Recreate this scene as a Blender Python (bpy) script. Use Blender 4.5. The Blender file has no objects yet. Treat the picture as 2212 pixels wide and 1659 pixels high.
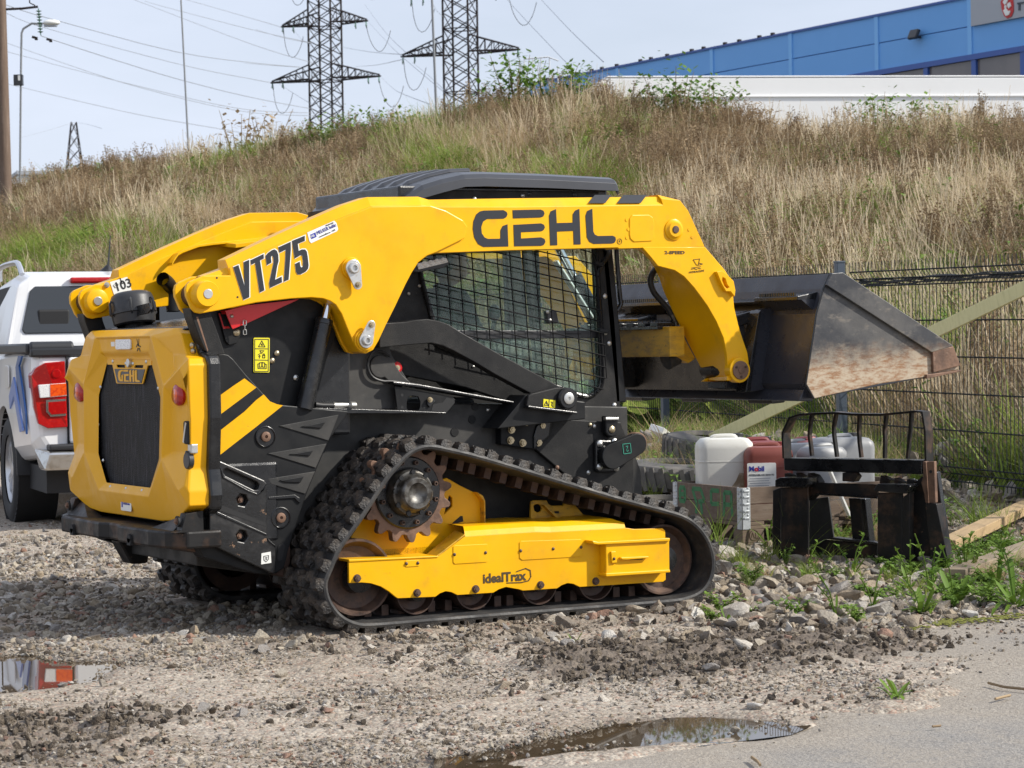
import bpy, bmesh, math, random
import numpy as np
from mathutils import Vector, Matrix, Euler
from mathutils import noise as mnoise

random.seed(7)
rng = np.random.default_rng(7)
R = math.radians
scene = bpy.context.scene
COL = scene.collection

# ------------------------------------------------------------------ camera
cam_data = bpy.data.cameras.new("camera")
cam = bpy.data.objects.new("camera", cam_data)
COL.objects.link(cam)
YAW, PITCH, ROLL = R(29.5), math.atan((829.5 - 736.0) / 5330.0), R(1.0)
CAM_POS = Vector((-5.380, -10.521, 1.256))
F0 = Vector((math.sin(YAW), math.cos(YAW), 0.0))
R0 = Vector((math.cos(YAW), -math.sin(YAW), 0.0))
FWD = F0 * math.cos(PITCH) - Vector((0, 0, 1)) * math.sin(PITCH)
UP0 = R0.cross(FWD)
RGT = R0 * math.cos(ROLL) - UP0 * math.sin(ROLL)
UPV = UP0 * math.cos(ROLL) + R0 * math.sin(ROLL)
mw = Matrix.Identity(4)
for i in range(3):
    mw[i][0], mw[i][1], mw[i][2], mw[i][3] = RGT[i], UPV[i], -FWD[i], CAM_POS[i]
cam.matrix_world = mw
cam_data.sensor_width = 36.0
cam_data.lens = 36.0 * 5330.0 / 2212.0
cam_data.clip_start = 0.1
cam_data.clip_end = 3000.0
cam_data.dof.use_dof = True
cam_data.dof.focus_distance = 11.3
cam_data.dof.aperture_fstop = 13.0
scene.camera = cam

# ------------------------------------------------------------------ sky, sun, exposure
SUN_DIR = Vector((0.80, -0.60, 0.0)).normalized()      # horizontal direction towards the sun
SUN_EL = R(36.0)
world = bpy.data.worlds.new("World")
scene.world = world
world.use_nodes = True
wn, wl = world.node_tree.nodes, world.node_tree.links
wn.clear()
w_out = wn.new("ShaderNodeOutputWorld")
w_bg = wn.new("ShaderNodeBackground")
w_sky = wn.new("ShaderNodeTexSky")
w_sky.sky_type = 'NISHITA'
w_sky.sun_disc = False
w_sky.sun_elevation = SUN_EL
w_sky.sun_rotation = math.atan2(SUN_DIR.x, SUN_DIR.y)
w_sky.air_density = 1.0
w_sky.dust_density = 1.0
w_sky.ozone_density = 1.5
# a thin, even veil of high cloud over the blue
w_tc = wn.new("ShaderNodeTexCoord")
w_map = wn.new("ShaderNodeMapping"); w_map.inputs['Scale'].default_value = (1.0, 1.0, 3.5)
w_noise = wn.new("ShaderNodeTexNoise"); w_noise.inputs['Scale'].default_value = 2.6
w_noise.inputs['Detail'].default_value = 6.0; w_noise.inputs['Roughness'].default_value = 0.55
w_ramp = wn.new("ShaderNodeMapRange")
w_ramp.inputs['From Min'].default_value = 0.32; w_ramp.inputs['From Max'].default_value = 0.72
w_ramp.inputs['To Min'].default_value = 0.62; w_ramp.inputs['To Max'].default_value = 0.94
w_mix = wn.new("ShaderNodeMix"); w_mix.data_type = 'RGBA'
w_mix.inputs['B'].default_value = (8.6, 9.3, 11.0, 1.0)
wl.new(w_tc.outputs['Generated'], w_map.inputs['Vector'])
wl.new(w_map.outputs['Vector'], w_noise.inputs['Vector'])
wl.new(w_noise.outputs['Fac'], w_ramp.inputs['Value'])
wl.new(w_ramp.outputs['Result'], w_mix.inputs['Factor'])
wl.new(w_sky.outputs['Color'], w_mix.inputs['A'])
wl.new(w_mix.outputs['Result'], w_bg.inputs['Color'])
w_bg.inputs['Strength'].default_value = 0.075
wl.new(w_bg.outputs['Background'], w_out.inputs['Surface'])

sun_data = bpy.data.lights.new("sun", 'SUN')
sun_data.energy = 4.2
sun_data.angle = R(1.6)
sun_data.color = (1.0, 0.95, 0.86)
sun = bpy.data.objects.new("sun", sun_data)
COL.objects.link(sun)
sd = -(SUN_DIR * math.cos(SUN_EL) + Vector((0, 0, math.sin(SUN_EL))))
sun.rotation_euler = sd.to_track_quat('-Z', 'Y').to_euler()

scene.view_settings.view_transform = 'Standard'
scene.view_settings.look = 'None'
scene.view_settings.exposure = 0.42
scene.view_settings.gamma = 1.0
scene.view_settings.use_curve_mapping = False
scene.cycles.use_denoising = True
scene.cycles.max_bounces = 8
scene.cycles.transparent_max_bounces = 16

# ------------------------------------------------------------------ measured points to places on real planes
SC = 4096.0 / 2212.0
def Z(x0, y0, w, ret=2212.0):
    k = w / ret
    return lambda p: ((x0 + k * p[0]) / SC, (y0 + k * p[1]) / SC)
def T(c, r): return Z(1024 * c, 768 * r, 1024)
I0 = lambda p: p
z1 = Z(240, 820, 600); z2 = Z(240, 1250, 600); z3 = Z(220, 1700, 900); z4 = Z(740, 1080, 600)
z5 = Z(900, 830, 600); z6 = Z(1220, 650, 1300); z7 = Z(1620, 980, 900); z8 = Z(1200, 1350, 900)
z9 = Z(2400, 1050, 900); z10 = Z(1240, 1720, 900); z11 = Z(2000, 1850, 900); z12 = Z(0, 1050, 620, 970.0)
def _ray(p):
    u, v = p
    return FWD * 5330.0 + RGT * (u - 1106.0) - UPV * (v - 829.5)
def _hit(p, ax, val):
    d = _ray(p); t = (val - CAM_POS[ax]) / d[ax]
    return CAM_POS + d * t
def QY(z, pts, y):
    o = []
    for p in pts:
        h = _hit(z(p), 1, y); o.append((round(h.x, 4), round(h.z, 4)))
    return o
def QX(z, pts, x):
    o = []
    for p in pts:
        h = _hit(z(p), 0, x); o.append((round(h.y, 4), round(h.z, 4)))
    return o
def QZ(z, pts, zz):
    o = []
    for p in pts:
        h = _hit(z(p), 2, zz); o.append((round(h.x, 4), round(h.y, 4)))
    return o
def QD(z, pts, depth):
    "points on the plane square to the view at that depth"
    o = []
    for p in pts:
        h = CAM_POS + _ray(z(p)) * (depth / 5330.0); o.append((round(h.x, 3), round(h.y, 3), round(h.z, 3)))
    return o

# ------------------------------------------------------------------ materials
def _noise(nt, vec, scale, detail=4.0, rough=0.6, dist=0.0):
    n = nt.nodes.new("ShaderNodeTexNoise")
    n.inputs['Scale'].default_value = scale; n.inputs['Detail'].default_value = detail
    n.inputs['Roughness'].default_value = rough; n.inputs['Distortion'].default_value = dist
    nt.links.new(vec, n.inputs['Vector'])
    return n.outputs['Fac']
def _map(nt, val, a, b, c=0.0, d=1.0):
    m = nt.nodes.new("ShaderNodeMapRange"); m.interpolation_type = 'SMOOTHSTEP'
    nt.links.new(val, m.inputs['Value'])
    m.inputs['From Min'].default_value = a; m.inputs['From Max'].default_value = b
    m.inputs['To Min'].default_value = c; m.inputs['To Max'].default_value = d
    return m.outputs['Result']
def _mixc(nt, fac, a, b):
    m = nt.nodes.new("ShaderNodeMix"); m.data_type = 'RGBA'
    for sock, v in (('Factor', fac), ('A', a), ('B', b)):
        if isinstance(v, (tuple, list)):
            m.inputs[sock].default_value = tuple(v) + (1.0,) if len(v) == 3 else v
        elif isinstance(v, (int, float)):
            m.inputs[sock].default_value = v
        else:
            nt.links.new(v, m.inputs[sock])
    return m.outputs['Result']
def _math(nt, op, a, b=None):
    m = nt.nodes.new("ShaderNodeMath"); m.operation = op
    for i, v in enumerate((a, b)):
        if v is None: continue
        if isinstance(v, (int, float)): m.inputs[i].default_value = v
        else: nt.links.new(v, m.inputs[i])
    return m.outputs[0]

def pm(name, col, rough=0.5, metal=0.0, layers=(), bumps=(), coat=0.0, spec=0.5, rnd=None, rough_var=0.0, stretch=None, trans=0.0):
    """principled material. layers: (colour, scale, lo, hi, amount[, stretch]) noise-masked coats of dirt, rust, wear or painted glints;
    bumps: (scale, strength, distance[, kind]); rnd: (colour2, amount) per-object variation"""
    m = bpy.data.materials.new(name); m.use_nodes = True
    nt = m.node_tree; b = nt.nodes["Principled BSDF"]
    tc = nt.nodes.new("ShaderNodeTexCoord"); vec = tc.outputs['Object']
    def st(s):
        mp = nt.nodes.new("ShaderNodeMapping"); mp.inputs['Scale'].default_value = s
        nt.links.new(vec, mp.inputs['Vector']); return mp.outputs['Vector']
    base = vec if stretch is None else st(stretch)
    c = None
    if rnd is not None:
        oi = nt.nodes.new("ShaderNodeObjectInfo")
        c = _mixc(nt, _math(nt, 'MULTIPLY', oi.outputs['Random'], rnd[1]), col, rnd[0])
    else:
        rgb = nt.nodes.new("ShaderNodeRGB"); rgb.outputs[0].default_value = tuple(col) + (1.0,); c = rgb.outputs[0]
    for L in layers:
        v = base if len(L) < 6 else st(L[5])
        f = _map(nt, _noise(nt, v, L[1], 6.0, 0.65), L[2], L[3], 0.0, L[4])
        c = _mixc(nt, f, c, L[0])
    nt.links.new(c, b.inputs['Base Color'])
    b.inputs['Metallic'].default_value = metal
    b.inputs['Specular IOR Level'].default_value = spec
    b.inputs['Coat Weight'].default_value = coat
    b.inputs['Coat Roughness'].default_value = 0.12
    if trans: b.inputs['Transmission Weight'].default_value = trans
    if rough_var:
        nt.links.new(_map(nt, _noise(nt, base, 9.0, 5.0), 0.3, 0.7, max(0.02, rough - rough_var), min(1.0, rough + rough_var)), b.inputs['Roughness'])
    else:
        b.inputs['Roughness'].default_value = rough
    prev = None
    for B in bumps:
        kind = B[3] if len(B) > 3 else 'noise'
        if kind == 'noise': h = _noise(nt, base, B[0], 5.0, 0.6)
        else:
            vo = nt.nodes.new("ShaderNodeTexVoronoi"); vo.inputs['Scale'].default_value = B[0]
            nt.links.new(base, vo.inputs['Vector']); h = vo.outputs['Distance']
        bp = nt.nodes.new("ShaderNodeBump"); bp.inputs['Strength'].default_value = B[1]; bp.inputs['Distance'].default_value = B[2]
        nt.links.new(h, bp.inputs['Height'])
        if prev is not None: nt.links.new(prev, bp.inputs['Normal'])
        prev = bp.outputs['Normal']
    if prev is not None: nt.links.new(prev, b.inputs['Normal'])
    return m

M = {}
DIRT = (0.16, 0.115, 0.07)
M['yellow'] = pm('yellow_paint', (0.82, 0.43, 0.002), 0.38, layers=[((0.66, 0.31, 0.004), 3.0, 0.40, 0.75, 0.55), ((0.50, 0.27, 0.03), 8.0, 0.55, 0.74, 0.40), ((0.22, 0.13, 0.04), 38.0, 0.66, 0.76, 0.6)],
                 bumps=[(180.0, 0.05, 0.002)], coat=0.04, rough_var=0.08, spec=0.28)
M['yellow_plastic'] = pm('yellow_moulded_plastic', (0.80, 0.40, 0.003), 0.42, spec=0.32, layers=[((0.66, 0.33, 0.01), 2.2, 0.4, 0.8, 0.45), ((0.25, 0.14, 0.03), 30.0, 0.72, 0.82, 0.5)],
                         bumps=[(420.0, 0.10, 0.002)], coat=0.06, rough_var=0.1)
M['yellow_dirty'] = pm('yellow_paint_dirty', (0.62, 0.34, 0.012), 0.5, layers=[((0.20, 0.12, 0.035), 9.0, 0.42, 0.72, 0.75, (1, 1, 3)), ((0.07, 0.045, 0.025), 40.0, 0.6, 0.72, 0.8)], bumps=[(60.0, 0.15, 0.004)])
M['black'] = pm('black_paint', (0.010, 0.0105, 0.0115), 0.45, spec=0.26, layers=[((0.026, 0.0245, 0.023), 6.0, 0.45, 0.78, 0.6), ((0.16, 0.14, 0.115), 60.0, 0.70, 0.80, 0.5)],
                bumps=[(150.0, 0.08, 0.002)], rough_var=0.14)
M['black_tex'] = pm('black_textured_paint', (0.011, 0.011, 0.0115), 0.52, spec=0.28, layers=[((0.034, 0.032, 0.030), 7.0, 0.45, 0.75, 0.65), ((0.22, 0.20, 0.17), 140.0, 0.68, 0.75, 0.5)],
                    bumps=[(260.0, 0.35, 0.004)], rough_var=0.12)
M['black_wet'] = pm('black_wet_paint', (0.009, 0.0095, 0.011), 0.28, layers=[((0.03, 0.03, 0.031), 14.0, 0.5, 0.7, 0.6)], bumps=[(220.0, 0.18, 0.004)], rough_var=0.12, coat=0.1)
M['black_dusty'] = pm('black_dusty_paint', (0.018, 0.018, 0.0175), 0.6, layers=[((0.055, 0.051, 0.046), 5.0, 0.38, 0.72, 0.75), ((0.10, 0.09, 0.077), 28.0, 0.6, 0.78, 0.5)],
                      bumps=[(200.0, 0.18, 0.003)], rough_var=0.1)
M['black_rust'] = pm('black_paint_worn_to_rust', (0.011, 0.0105, 0.0105), 0.48, spec=0.32, layers=[((0.075, 0.042, 0.026), 7.0, 0.46, 0.66, 0.85), ((0.20, 0.115, 0.07), 26.0, 0.64, 0.72, 0.75), ((0.30, 0.24, 0.19), 70.0, 0.74, 0.80, 0.6)],
                     bumps=[(60.0, 0.2, 0.004)], rough_var=0.16)
M['cast'] = pm('cast_counterweight', (0.010, 0.010, 0.0105), 0.30, layers=[((0.05, 0.047, 0.045), 9.0, 0.5, 0.75, 0.7), ((0.30, 0.18, 0.11), 16.0, 0.66, 0.70, 0.85), ((0.42, 0.36, 0.30), 90.0, 0.73, 0.78, 0.7)],
               bumps=[(50.0, 0.22, 0.006)], rough_var=0.12, coat=0.2)
M['rubber'] = pm('track_rubber', (0.022, 0.022, 0.023), 0.62, layers=[((0.085, 0.078, 0.07), 7.0, 0.42, 0.75, 0.75), ((0.15, 0.115, 0.08), 24.0, 0.58, 0.75, 0.6)], bumps=[(70.0, 0.3, 0.006)], rough_var=0.12)
M['rubber_mud'] = pm('muddy_tread_rubber', (0.022, 0.020, 0.019), 0.6, layers=[((0.085, 0.066, 0.050), 10.0, 0.42, 0.66, 0.9), ((0.19, 0.165, 0.135), 30.0, 0.58, 0.72, 0.7)], bumps=[(26.0, 0.8, 0.02), (110.0, 0.5, 0.008)], rough_var=0.2)
M['rubber_wet'] = pm('wet_black_rubber', (0.012, 0.012, 0.013), 0.25, layers=[((0.06, 0.05, 0.04), 20.0, 0.55, 0.75, 0.7)], bumps=[(60.0, 0.3, 0.006)], rough_var=0.15)
M['rust'] = pm('rusty_steel', (0.20, 0.115, 0.075), 0.62, layers=[((0.085, 0.05, 0.036), 12.0, 0.42, 0.66, 0.85), ((0.34, 0.25, 0.19), 30.0, 0.60, 0.74, 0.7)], bumps=[(60.0, 0.3, 0.005)], metal=0.25, rough_var=0.12)
M['rust_dark'] = pm('dark_rusty_steel', (0.075, 0.046, 0.036), 0.5, layers=[((0.17, 0.10, 0.065), 9.0, 0.45, 0.7, 0.75), ((0.03, 0.025, 0.022), 22.0, 0.5, 0.7, 0.7)], bumps=[(50.0, 0.25, 0.005)], metal=0.3, rough_var=0.14)
M['bolt_rust'] = pm('rusty_bolt_steel', (0.12, 0.075, 0.055), 0.55, layers=[((0.05, 0.033, 0.028), 40.0, 0.45, 0.65, 0.8)], metal=0.4)
M['zinc'] = pm('zinc_plated_steel', (0.62, 0.62, 0.60), 0.34, metal=0.85, layers=[((0.42, 0.36, 0.26), 40.0, 0.5, 0.75, 0.7)])
M['zinc_gold'] = pm('yellow_zinc_bolt', (0.50, 0.42, 0.28), 0.34, metal=0.85, layers=[((0.22, 0.17, 0.11), 50.0, 0.5, 0.75, 0.7)])
M['chrome'] = pm('chrome_rod', (0.72, 0.74, 0.78), 0.08, metal=1.0)
M['steel_worn'] = pm('worn_hub_steel', (0.16, 0.155, 0.145), 0.42, metal=0.75, layers=[((0.05, 0.042, 0.034), 20.0, 0.40, 0.62, 0.9)], bumps=[(90.0, 0.25, 0.004)], rough_var=0.12)
M['red'] = pm('red_paint', (0.62, 0.008, 0.010), 0.34, layers=[((0.36, 0.006, 0.010), 9.0, 0.45, 0.7, 0.6)], coat=0.2)
M['ink'] = pm('dark_vinyl', (0.022, 0.024, 0.030), 0.34, layers=[((0.09, 0.09, 0.10), 300.0, 0.66, 0.72, 0.7)], bumps=[(300.0, 0.15, 0.002)])
M['ink_plain'] = pm('black_print', (0.02, 0.02, 0.02), 0.5)
M['ink_brown'] = pm('worn_black_print', (0.06, 0.04, 0.015), 0.5)
M['ink_blue'] = pm('blue_print', (0.03, 0.04, 0.30), 0.45)
M['white_vinyl'] = pm('white_vinyl', (0.78, 0.78, 0.74), 0.4)
M['label_yellow'] = pm('label_yellow', (0.80, 0.70, 0.02), 0.4)
M['guard_black'] = pm('matt_black_wire', (0.010, 0.010, 0.011), 0.75, spec=0.15)
M['lens_clear'] = pm('clear_lens', (0.85, 0.85, 0.83), 0.12, layers=[((0.32, 0.32, 0.33), 90.0, 0.45, 0.6, 0.7, (1, 1, 6))], coat=0.6)
M['lens_red'] = pm('red_lens', (0.36, 0.004, 0.005), 0.16, layers=[((0.55, 0.02, 0.010), 40.0, 0.5, 0.7, 0.7)], coat=0.15)
M['lens_orange'] = pm('amber_lens', (0.80, 0.10, 0.01), 0.12, layers=[((0.55, 0.03, 0.01), 50.0, 0.45, 0.65, 0.8)], coat=0.8)
M['grille'] = pm('fine_grille_mesh', (0.007, 0.007, 0.008), 0.55, layers=[((0.10, 0.10, 0.125), 70.0, 0.52, 0.66, 0.55, (1, 2, 0.10)), ((0.16, 0.16, 0.19), 190.0, 0.62, 0.70, 0.7, (1, 1, 0.5))], bumps=[(230.0, 0.9, 0.005, 'vor')], spec=0.25)  # pale vertical streaks and specks paint tiny wet highlights into the mesh colour
M['plastic_black'] = pm('black_plastic', (0.028, 0.029, 0.032), 0.38, layers=[((0.065, 0.065, 0.07), 12.0, 0.5, 0.75, 0.7)], bumps=[(120.0, 0.12, 0.003)], rough_var=0.1)
M['roof_plastic'] = pm('grey_black_roof_plastic', (0.040, 0.043, 0.052), 0.33, layers=[((0.026, 0.028, 0.033), 3.0, 0.4, 0.7, 0.5)], bumps=[(500.0, 0.06, 0.001)], coat=0.15)
M['hose'] = pm('black_hose', (0.014, 0.014, 0.015), 0.5)
M['bucket_paint'] = pm('bucket_black_paint', (0.030, 0.032, 0.042), 0.34, layers=[((0.075, 0.062, 0.052), 2.6, 0.46, 0.75, 0.6), ((0.12, 0.085, 0.055), 16.0, 0.66, 0.76, 0.55)], bumps=[(70.0, 0.12, 0.004)], rough_var=0.12)
M['dark_inside'] = pm('dark_interior', (0.012, 0.012, 0.013), 0.7)
M['seat'] = pm('seat_vinyl', (0.03, 0.03, 0.032), 0.6)
M['far_steel'] = pm('weathered_lattice_steel', (0.034, 0.028, 0.028), 0.75, spec=0.2)
# ------------------------------------------------------------------ object helpers
def tag(o, label=None, cat=None, group=None, kind=None):
    if label: o['label'] = label
    if cat: o['category'] = cat
    if group: o['group'] = group
    if kind: o['kind'] = kind
    return o
def empty(name, loc=(0, 0, 0), rz=0.0, label=None, cat=None, group=None):
    o = bpy.data.objects.new(name, None); COL.objects.link(o)
    o.location = loc; o.rotation_euler = (0, 0, rz); o.empty_display_size = 0.1
    return tag(o, label, cat, group)
def link(name, me, mat=None, parent=None, loc=None, rot=None, bevel=0.0, seg=2):
    o = bpy.data.objects.new(name, me); COL.objects.link(o)
    if mat is not None and len(me.materials) == 0: me.materials.append(mat)
    if parent is not None: o.parent = parent
    if loc is not None: o.location = loc
    if rot is not None: o.rotation_euler = rot
    if bevel:
        b = o.modifiers.new("bevel", 'BEVEL'); b.width = bevel; b.segments = seg; b.limit_method = 'ANGLE'; b.angle_limit = R(32)
        b.use_clamp_overlap = True
    return o
class MB:
    "collects shapes into one mesh"
    def __init__(s): s.v = []; s.f = []; s.sm = []
    def add(s, vs, fs, smooth=False):
        o = len(s.v); s.v += [tuple(p) for p in vs]
        for f in fs:
            s.f.append(tuple(i + o for i in f)); s.sm.append(smooth)
        return s
    def box(s, c, size, rot=None):
        x, y, z = [k / 2 for k in size]
        vs = [Vector((a * x, b * y, d * z)) for a in (-1, 1) for b in (-1, 1) for d in (-1, 1)]
        if rot is not None:
            rm = rot if isinstance(rot, Matrix) else Euler(rot).to_matrix()
            vs = [rm @ v for v in vs]
        vs = [v + Vector(c) for v in vs]
        return s.add(vs, [(0, 1, 3, 2), (4, 6, 7, 5), (0, 4, 5, 1), (2, 3, 7, 6), (0, 2, 6, 4), (1, 5, 7, 3)])
    def box2(s, a, b):
        return s.box([(a[i] + b[i]) / 2 for i in range(3)], [abs(a[i] - b[i]) for i in range(3)])
    def cyl(s, p0, p1, r0, r1=None, n=20, cap=True):
        if r1 is None: r1 = r0
        p0, p1 = Vector(p0), Vector(p1); d = (p1 - p0).normalized()
        a = Vector((0, 0, 1)) if abs(d.z) < 0.9 else Vector((1, 0, 0))
        u = d.cross(a).normalized(); w = d.cross(u)
        vs = []
        for p, r in ((p0, r0), (p1, r1)):
            for i in range(n):
                t = 2 * math.pi * i / n; vs.append(p + (u * math.cos(t) + w * math.sin(t)) * r)
        s.add(vs, [(i, (i + 1) % n, n + (i + 1) % n, n + i) for i in range(n)], True)
        if cap: s.add(vs, [tuple(range(n - 1, -1, -1)), tuple(range(n, 2 * n))])
        return s
    def lathe(s, prof, p0, axis, n=28, smooth=True, closed=False):
        "prof: (distance along axis, radius)"
        p0 = Vector(p0); d = Vector(axis).normalized()
        a = Vector((0, 0, 1)) if abs(d.z) < 0.9 else Vector((1, 0, 0))
        u = d.cross(a).normalized(); w = d.cross(u); vs = []
        for (h, r) in prof:
            for i in range(n):
                t = 2 * math.pi * i / n; vs.append(p0 + d * h + (u * math.cos(t) + w * math.sin(t)) * max(r, 1e-5))
        fs = []
        for k in range(len(prof) - 1):
            for i in range(n):
                j = (i + 1) % n; fs.append((k * n + i, k * n + j, (k + 1) * n + j, (k + 1) * n + i))
        return s.add(vs, fs, smooth)
    def tube(s, path, r, n=8, cap=True):
        P = [Vector(p) for p in path]; vs = []
        rr = r if isinstance(r, (list, tuple)) else [r] * len(P)
        prev = None
        for i, p in enumerate(P):
            t = (P[min(i + 1, len(P) - 1)] - P[max(i - 1, 0)]).normalized()
            if prev is None:
                a = Vector((0, 0, 1)) if abs(t.z) < 0.9 else Vector((1, 0, 0)); u = t.cross(a).normalized()
            else:
                u = (prev - t * prev.dot(t)).normalized()
            prev = u; w = t.cross(u)
            for k in range(n):
                q = 2 * math.pi * k / n; vs.append(p + (u * math.cos(q) + w * math.sin(q)) * rr[i])
        fs = []
        for i in range(len(P) - 1):
            for k in range(n):
                j = (k + 1) % n; fs.append((i * n + k, i * n + j, (i + 1) * n + j, (i + 1) * n + k))
        s.add(vs, fs, True)
        if cap: s.add(vs, [tuple(range(n - 1, -1, -1)), tuple(range(len(vs) - n, len(vs)))])
        return s
    def sphere(s, c, r, n=10, m=6, sq=(1, 1, 1)):
        vs = []; fs = []
        for j in range(m + 1):
            ph = math.pi * j / m
            for i in range(n):
                t = 2 * math.pi * i / n
                vs.append((c[0] + r * sq[0] * math.sin(ph) * math.cos(t), c[1] + r * sq[1] * math.sin(ph) * math.sin(t), c[2] + r * sq[2] * math.cos(ph)))
        for j in range(m):
            for i in range(n):
                k = (i + 1) % n; fs.append((j * n + i, (j + 1) * n + i, (j + 1) * n + k, j * n + k))
        return s.add(vs, fs, True)
    def loft(s, loops, closed=True, cap=True, smooth=False):
        n = len(loops[0]); vs = [p for L in loops for p in L]; fs = []
        for k in range(len(loops) - 1):
            for i in range(n if closed else n - 1):
                j = (i + 1) % n; fs.append((k * n + i, k * n + j, (k + 1) * n + j, (k + 1) * n + i))
        s.add(vs, fs, smooth)
        if cap: s.add(loops[0], [tuple(range(n - 1, -1, -1))]); s.add(loops[-1], [tuple(range(n))])
        return s
    def prism(s, poly, a, b, ax='y'):
        "poly in the plane square to the axis, pushed from a to b"
        f = {'y': lambda p, t: (p[0], t, p[1]), 'x': lambda p, t: (t, p[0], p[1]), 'z': lambda p, t: (p[0], p[1], t)}[ax]
        return s.loft([[f(p, a) for p in poly], [f(p, b) for p in poly]])
    def mesh(s, name):
        me = bpy.data.meshes.new(name); me.from_pydata(s.v, [], s.f)
        me.polygons.foreach_set('use_smooth', s.sm)
        bm = bmesh.new(); bm.from_mesh(me)
        bmesh.ops.remove_doubles(bm, verts=bm.verts, dist=1e-5)
        bmesh.ops.recalc_face_normals(bm, faces=bm.faces)
        bm.to_mesh(me); bm.free()
        if any(s.sm): me.set_sharp_from_angle(angle=R(36))
        return me
    def build(s, name, mat, parent=None, bevel=0.0, loc=None, rot=None, seg=2):
        return link(name, s.mesh(name), mat, parent, loc, rot, bevel, seg)
def bar(name, poly, y0, y1, mat, parent, bevel=0.004, ax='y'):
    return MB().prism(poly, y0, y1, ax).build(name, mat, parent, bevel)
def holed(outer, holes, a, b, ax='y'):
    "a plate with holes through it"
    f = {'y': lambda p, t: (p[0], t, p[1]), 'x': lambda p, t: (t, p[0], p[1]), 'z': lambda p, t: (p[0], p[1], t)}[ax]
    bm = bmesh.new()
    for loop in [outer] + list(holes):
        vs = [bm.verts.new(f(p, a)) for p in loop]
        for i in range(len(vs)): bm.edges.new((vs[i], vs[(i + 1) % len(vs)]))
    bmesh.ops.triangle_fill(bm, use_beauty=True, use_dissolve=False, edges=bm.edges[:])
    r = bmesh.ops.extrude_face_region(bm, geom=bm.faces[:])
    d = Vector(f((0, 0), b)) - Vector(f((0, 0), a))
    bmesh.ops.translate(bm, vec=d, verts=[g for g in r['geom'] if isinstance(g, bmesh.types.BMVert)])
    bmesh.ops.recalc_face_normals(bm, faces=bm.faces)
    me = bpy.data.meshes.new('plate'); bm.to_mesh(me); bm.free()
    return me
def circ(c, r, n=20, a0=0.0, a1=2 * math.pi, sx=1.0):
    e = abs(a1 - a0) > 6.28
    return [(c[0] + r * sx * math.cos(a0 + (a1 - a0) * i / (n if e else n - 1)), c[1] + r * math.sin(a0 + (a1 - a0) * i / (n if e else n - 1))) for i in range(n)]
def capsule(c0, r0, c1, r1, n=9):
    a = math.atan2(c1[1] - c0[1], c1[0] - c0[0])
    return circ(c0, r0, n, a + math.pi / 2, a + 1.5 * math.pi) + circ(c1, r1, n, a - math.pi / 2, a + math.pi / 2)
def rrect(x0, y0, x1, y1, r, n=4):
    o = []
    for (cx, cy, a) in ((x1 - r, y1 - r, 0), (x0 + r, y1 - r, 90), (x0 + r, y0 + r, 180), (x1 - r, y0 + r, 270)):
        for i in range(n + 1):
            t = R(a + 90.0 * i / n); o.append((cx + r * math.cos(t), cy + r * math.sin(t)))
    return o
def smooth_path(P, step, closed=False):
    P = [Vector(p) for p in P]; n = len(P); fine = []
    for i in range(n if closed else n - 1):
        g = lambda k: P[k % n] if closed else P[max(0, min(n - 1, k))]
        a, b, c, d = g(i - 1), g(i), g(i + 1), g(i + 2)
        for k in range(12):
            t = k / 12.0
            fine.append(0.5 * ((2 * b) + (c - a) * t + (2 * a - 5 * b + 4 * c - d) * t * t + (3 * b - a - 3 * c + d) * t ** 3))
    fine.append(P[0].copy() if closed else P[-1].copy())
    L = [0.0]
    for i in range(1, len(fine)): L.append(L[-1] + (fine[i] - fine[i - 1]).length)
    m = max(2, round(L[-1] / step)); out = []; j = 0
    for k in range(m if closed else m + 1):
        s = L[-1] * k / m
        while j < len(L) - 2 and L[j + 1] < s: j += 1
        t = (s - L[j]) / max(1e-9, L[j + 1] - L[j]); out.append(fine[j].lerp(fine[j + 1], t))
    return out, L[-1]
def strokes(lines, w, y, name, mat, parent, ax='y', th=0.0012):
    "thin printed lines on a plane"
    mb = MB()
    for L in lines:
        for i in range(len(L) - 1):
            a, b = Vector(L[i]), Vector(L[i + 1]); d = (b - a)
            if d.length < 1e-6: continue
            n = Vector((-d.y, d.x)).normalized() * w / 2; e = d.normalized() * w * 0.4
            mb.prism([a - n - e, b - n + e, b + n + e, a + n - e], y, y - th, ax)
    return mb.build(name, mat, parent)
def text(body, name, mat, parent, origin, xdir, ydir, size, ext=0.0008, align='LEFT', squash=1.0, spacing=1.0, shear=0.0, bold=0.0):
    cu = bpy.data.curves.new(name, 'FONT'); cu.body = body; cu.size = size; cu.extrude = ext; cu.align_x = align
    cu.space_character = spacing; cu.shear = shear; cu.offset = bold; cu.resolution_u = 3
    tmp = bpy.data.objects.new('lettering', cu); me = bpy.data.meshes.new_from_object(tmp); bpy.data.objects.remove(tmp); me.materials.clear(); me.materials.append(mat)
    o = bpy.data.objects.new(name, me); COL.objects.link(o); o.parent = parent
    x = Vector(xdir).normalized(); y = Vector(ydir); y = (y - x * y.dot(x)).normalized(); z = x.cross(y)
    m = Matrix.Identity(4)
    for i in range(3): m[i][0], m[i][1], m[i][2], m[i][3] = x[i] * squash, y[i], z[i], origin[i]
    o.matrix_local = m
    return o
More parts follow.
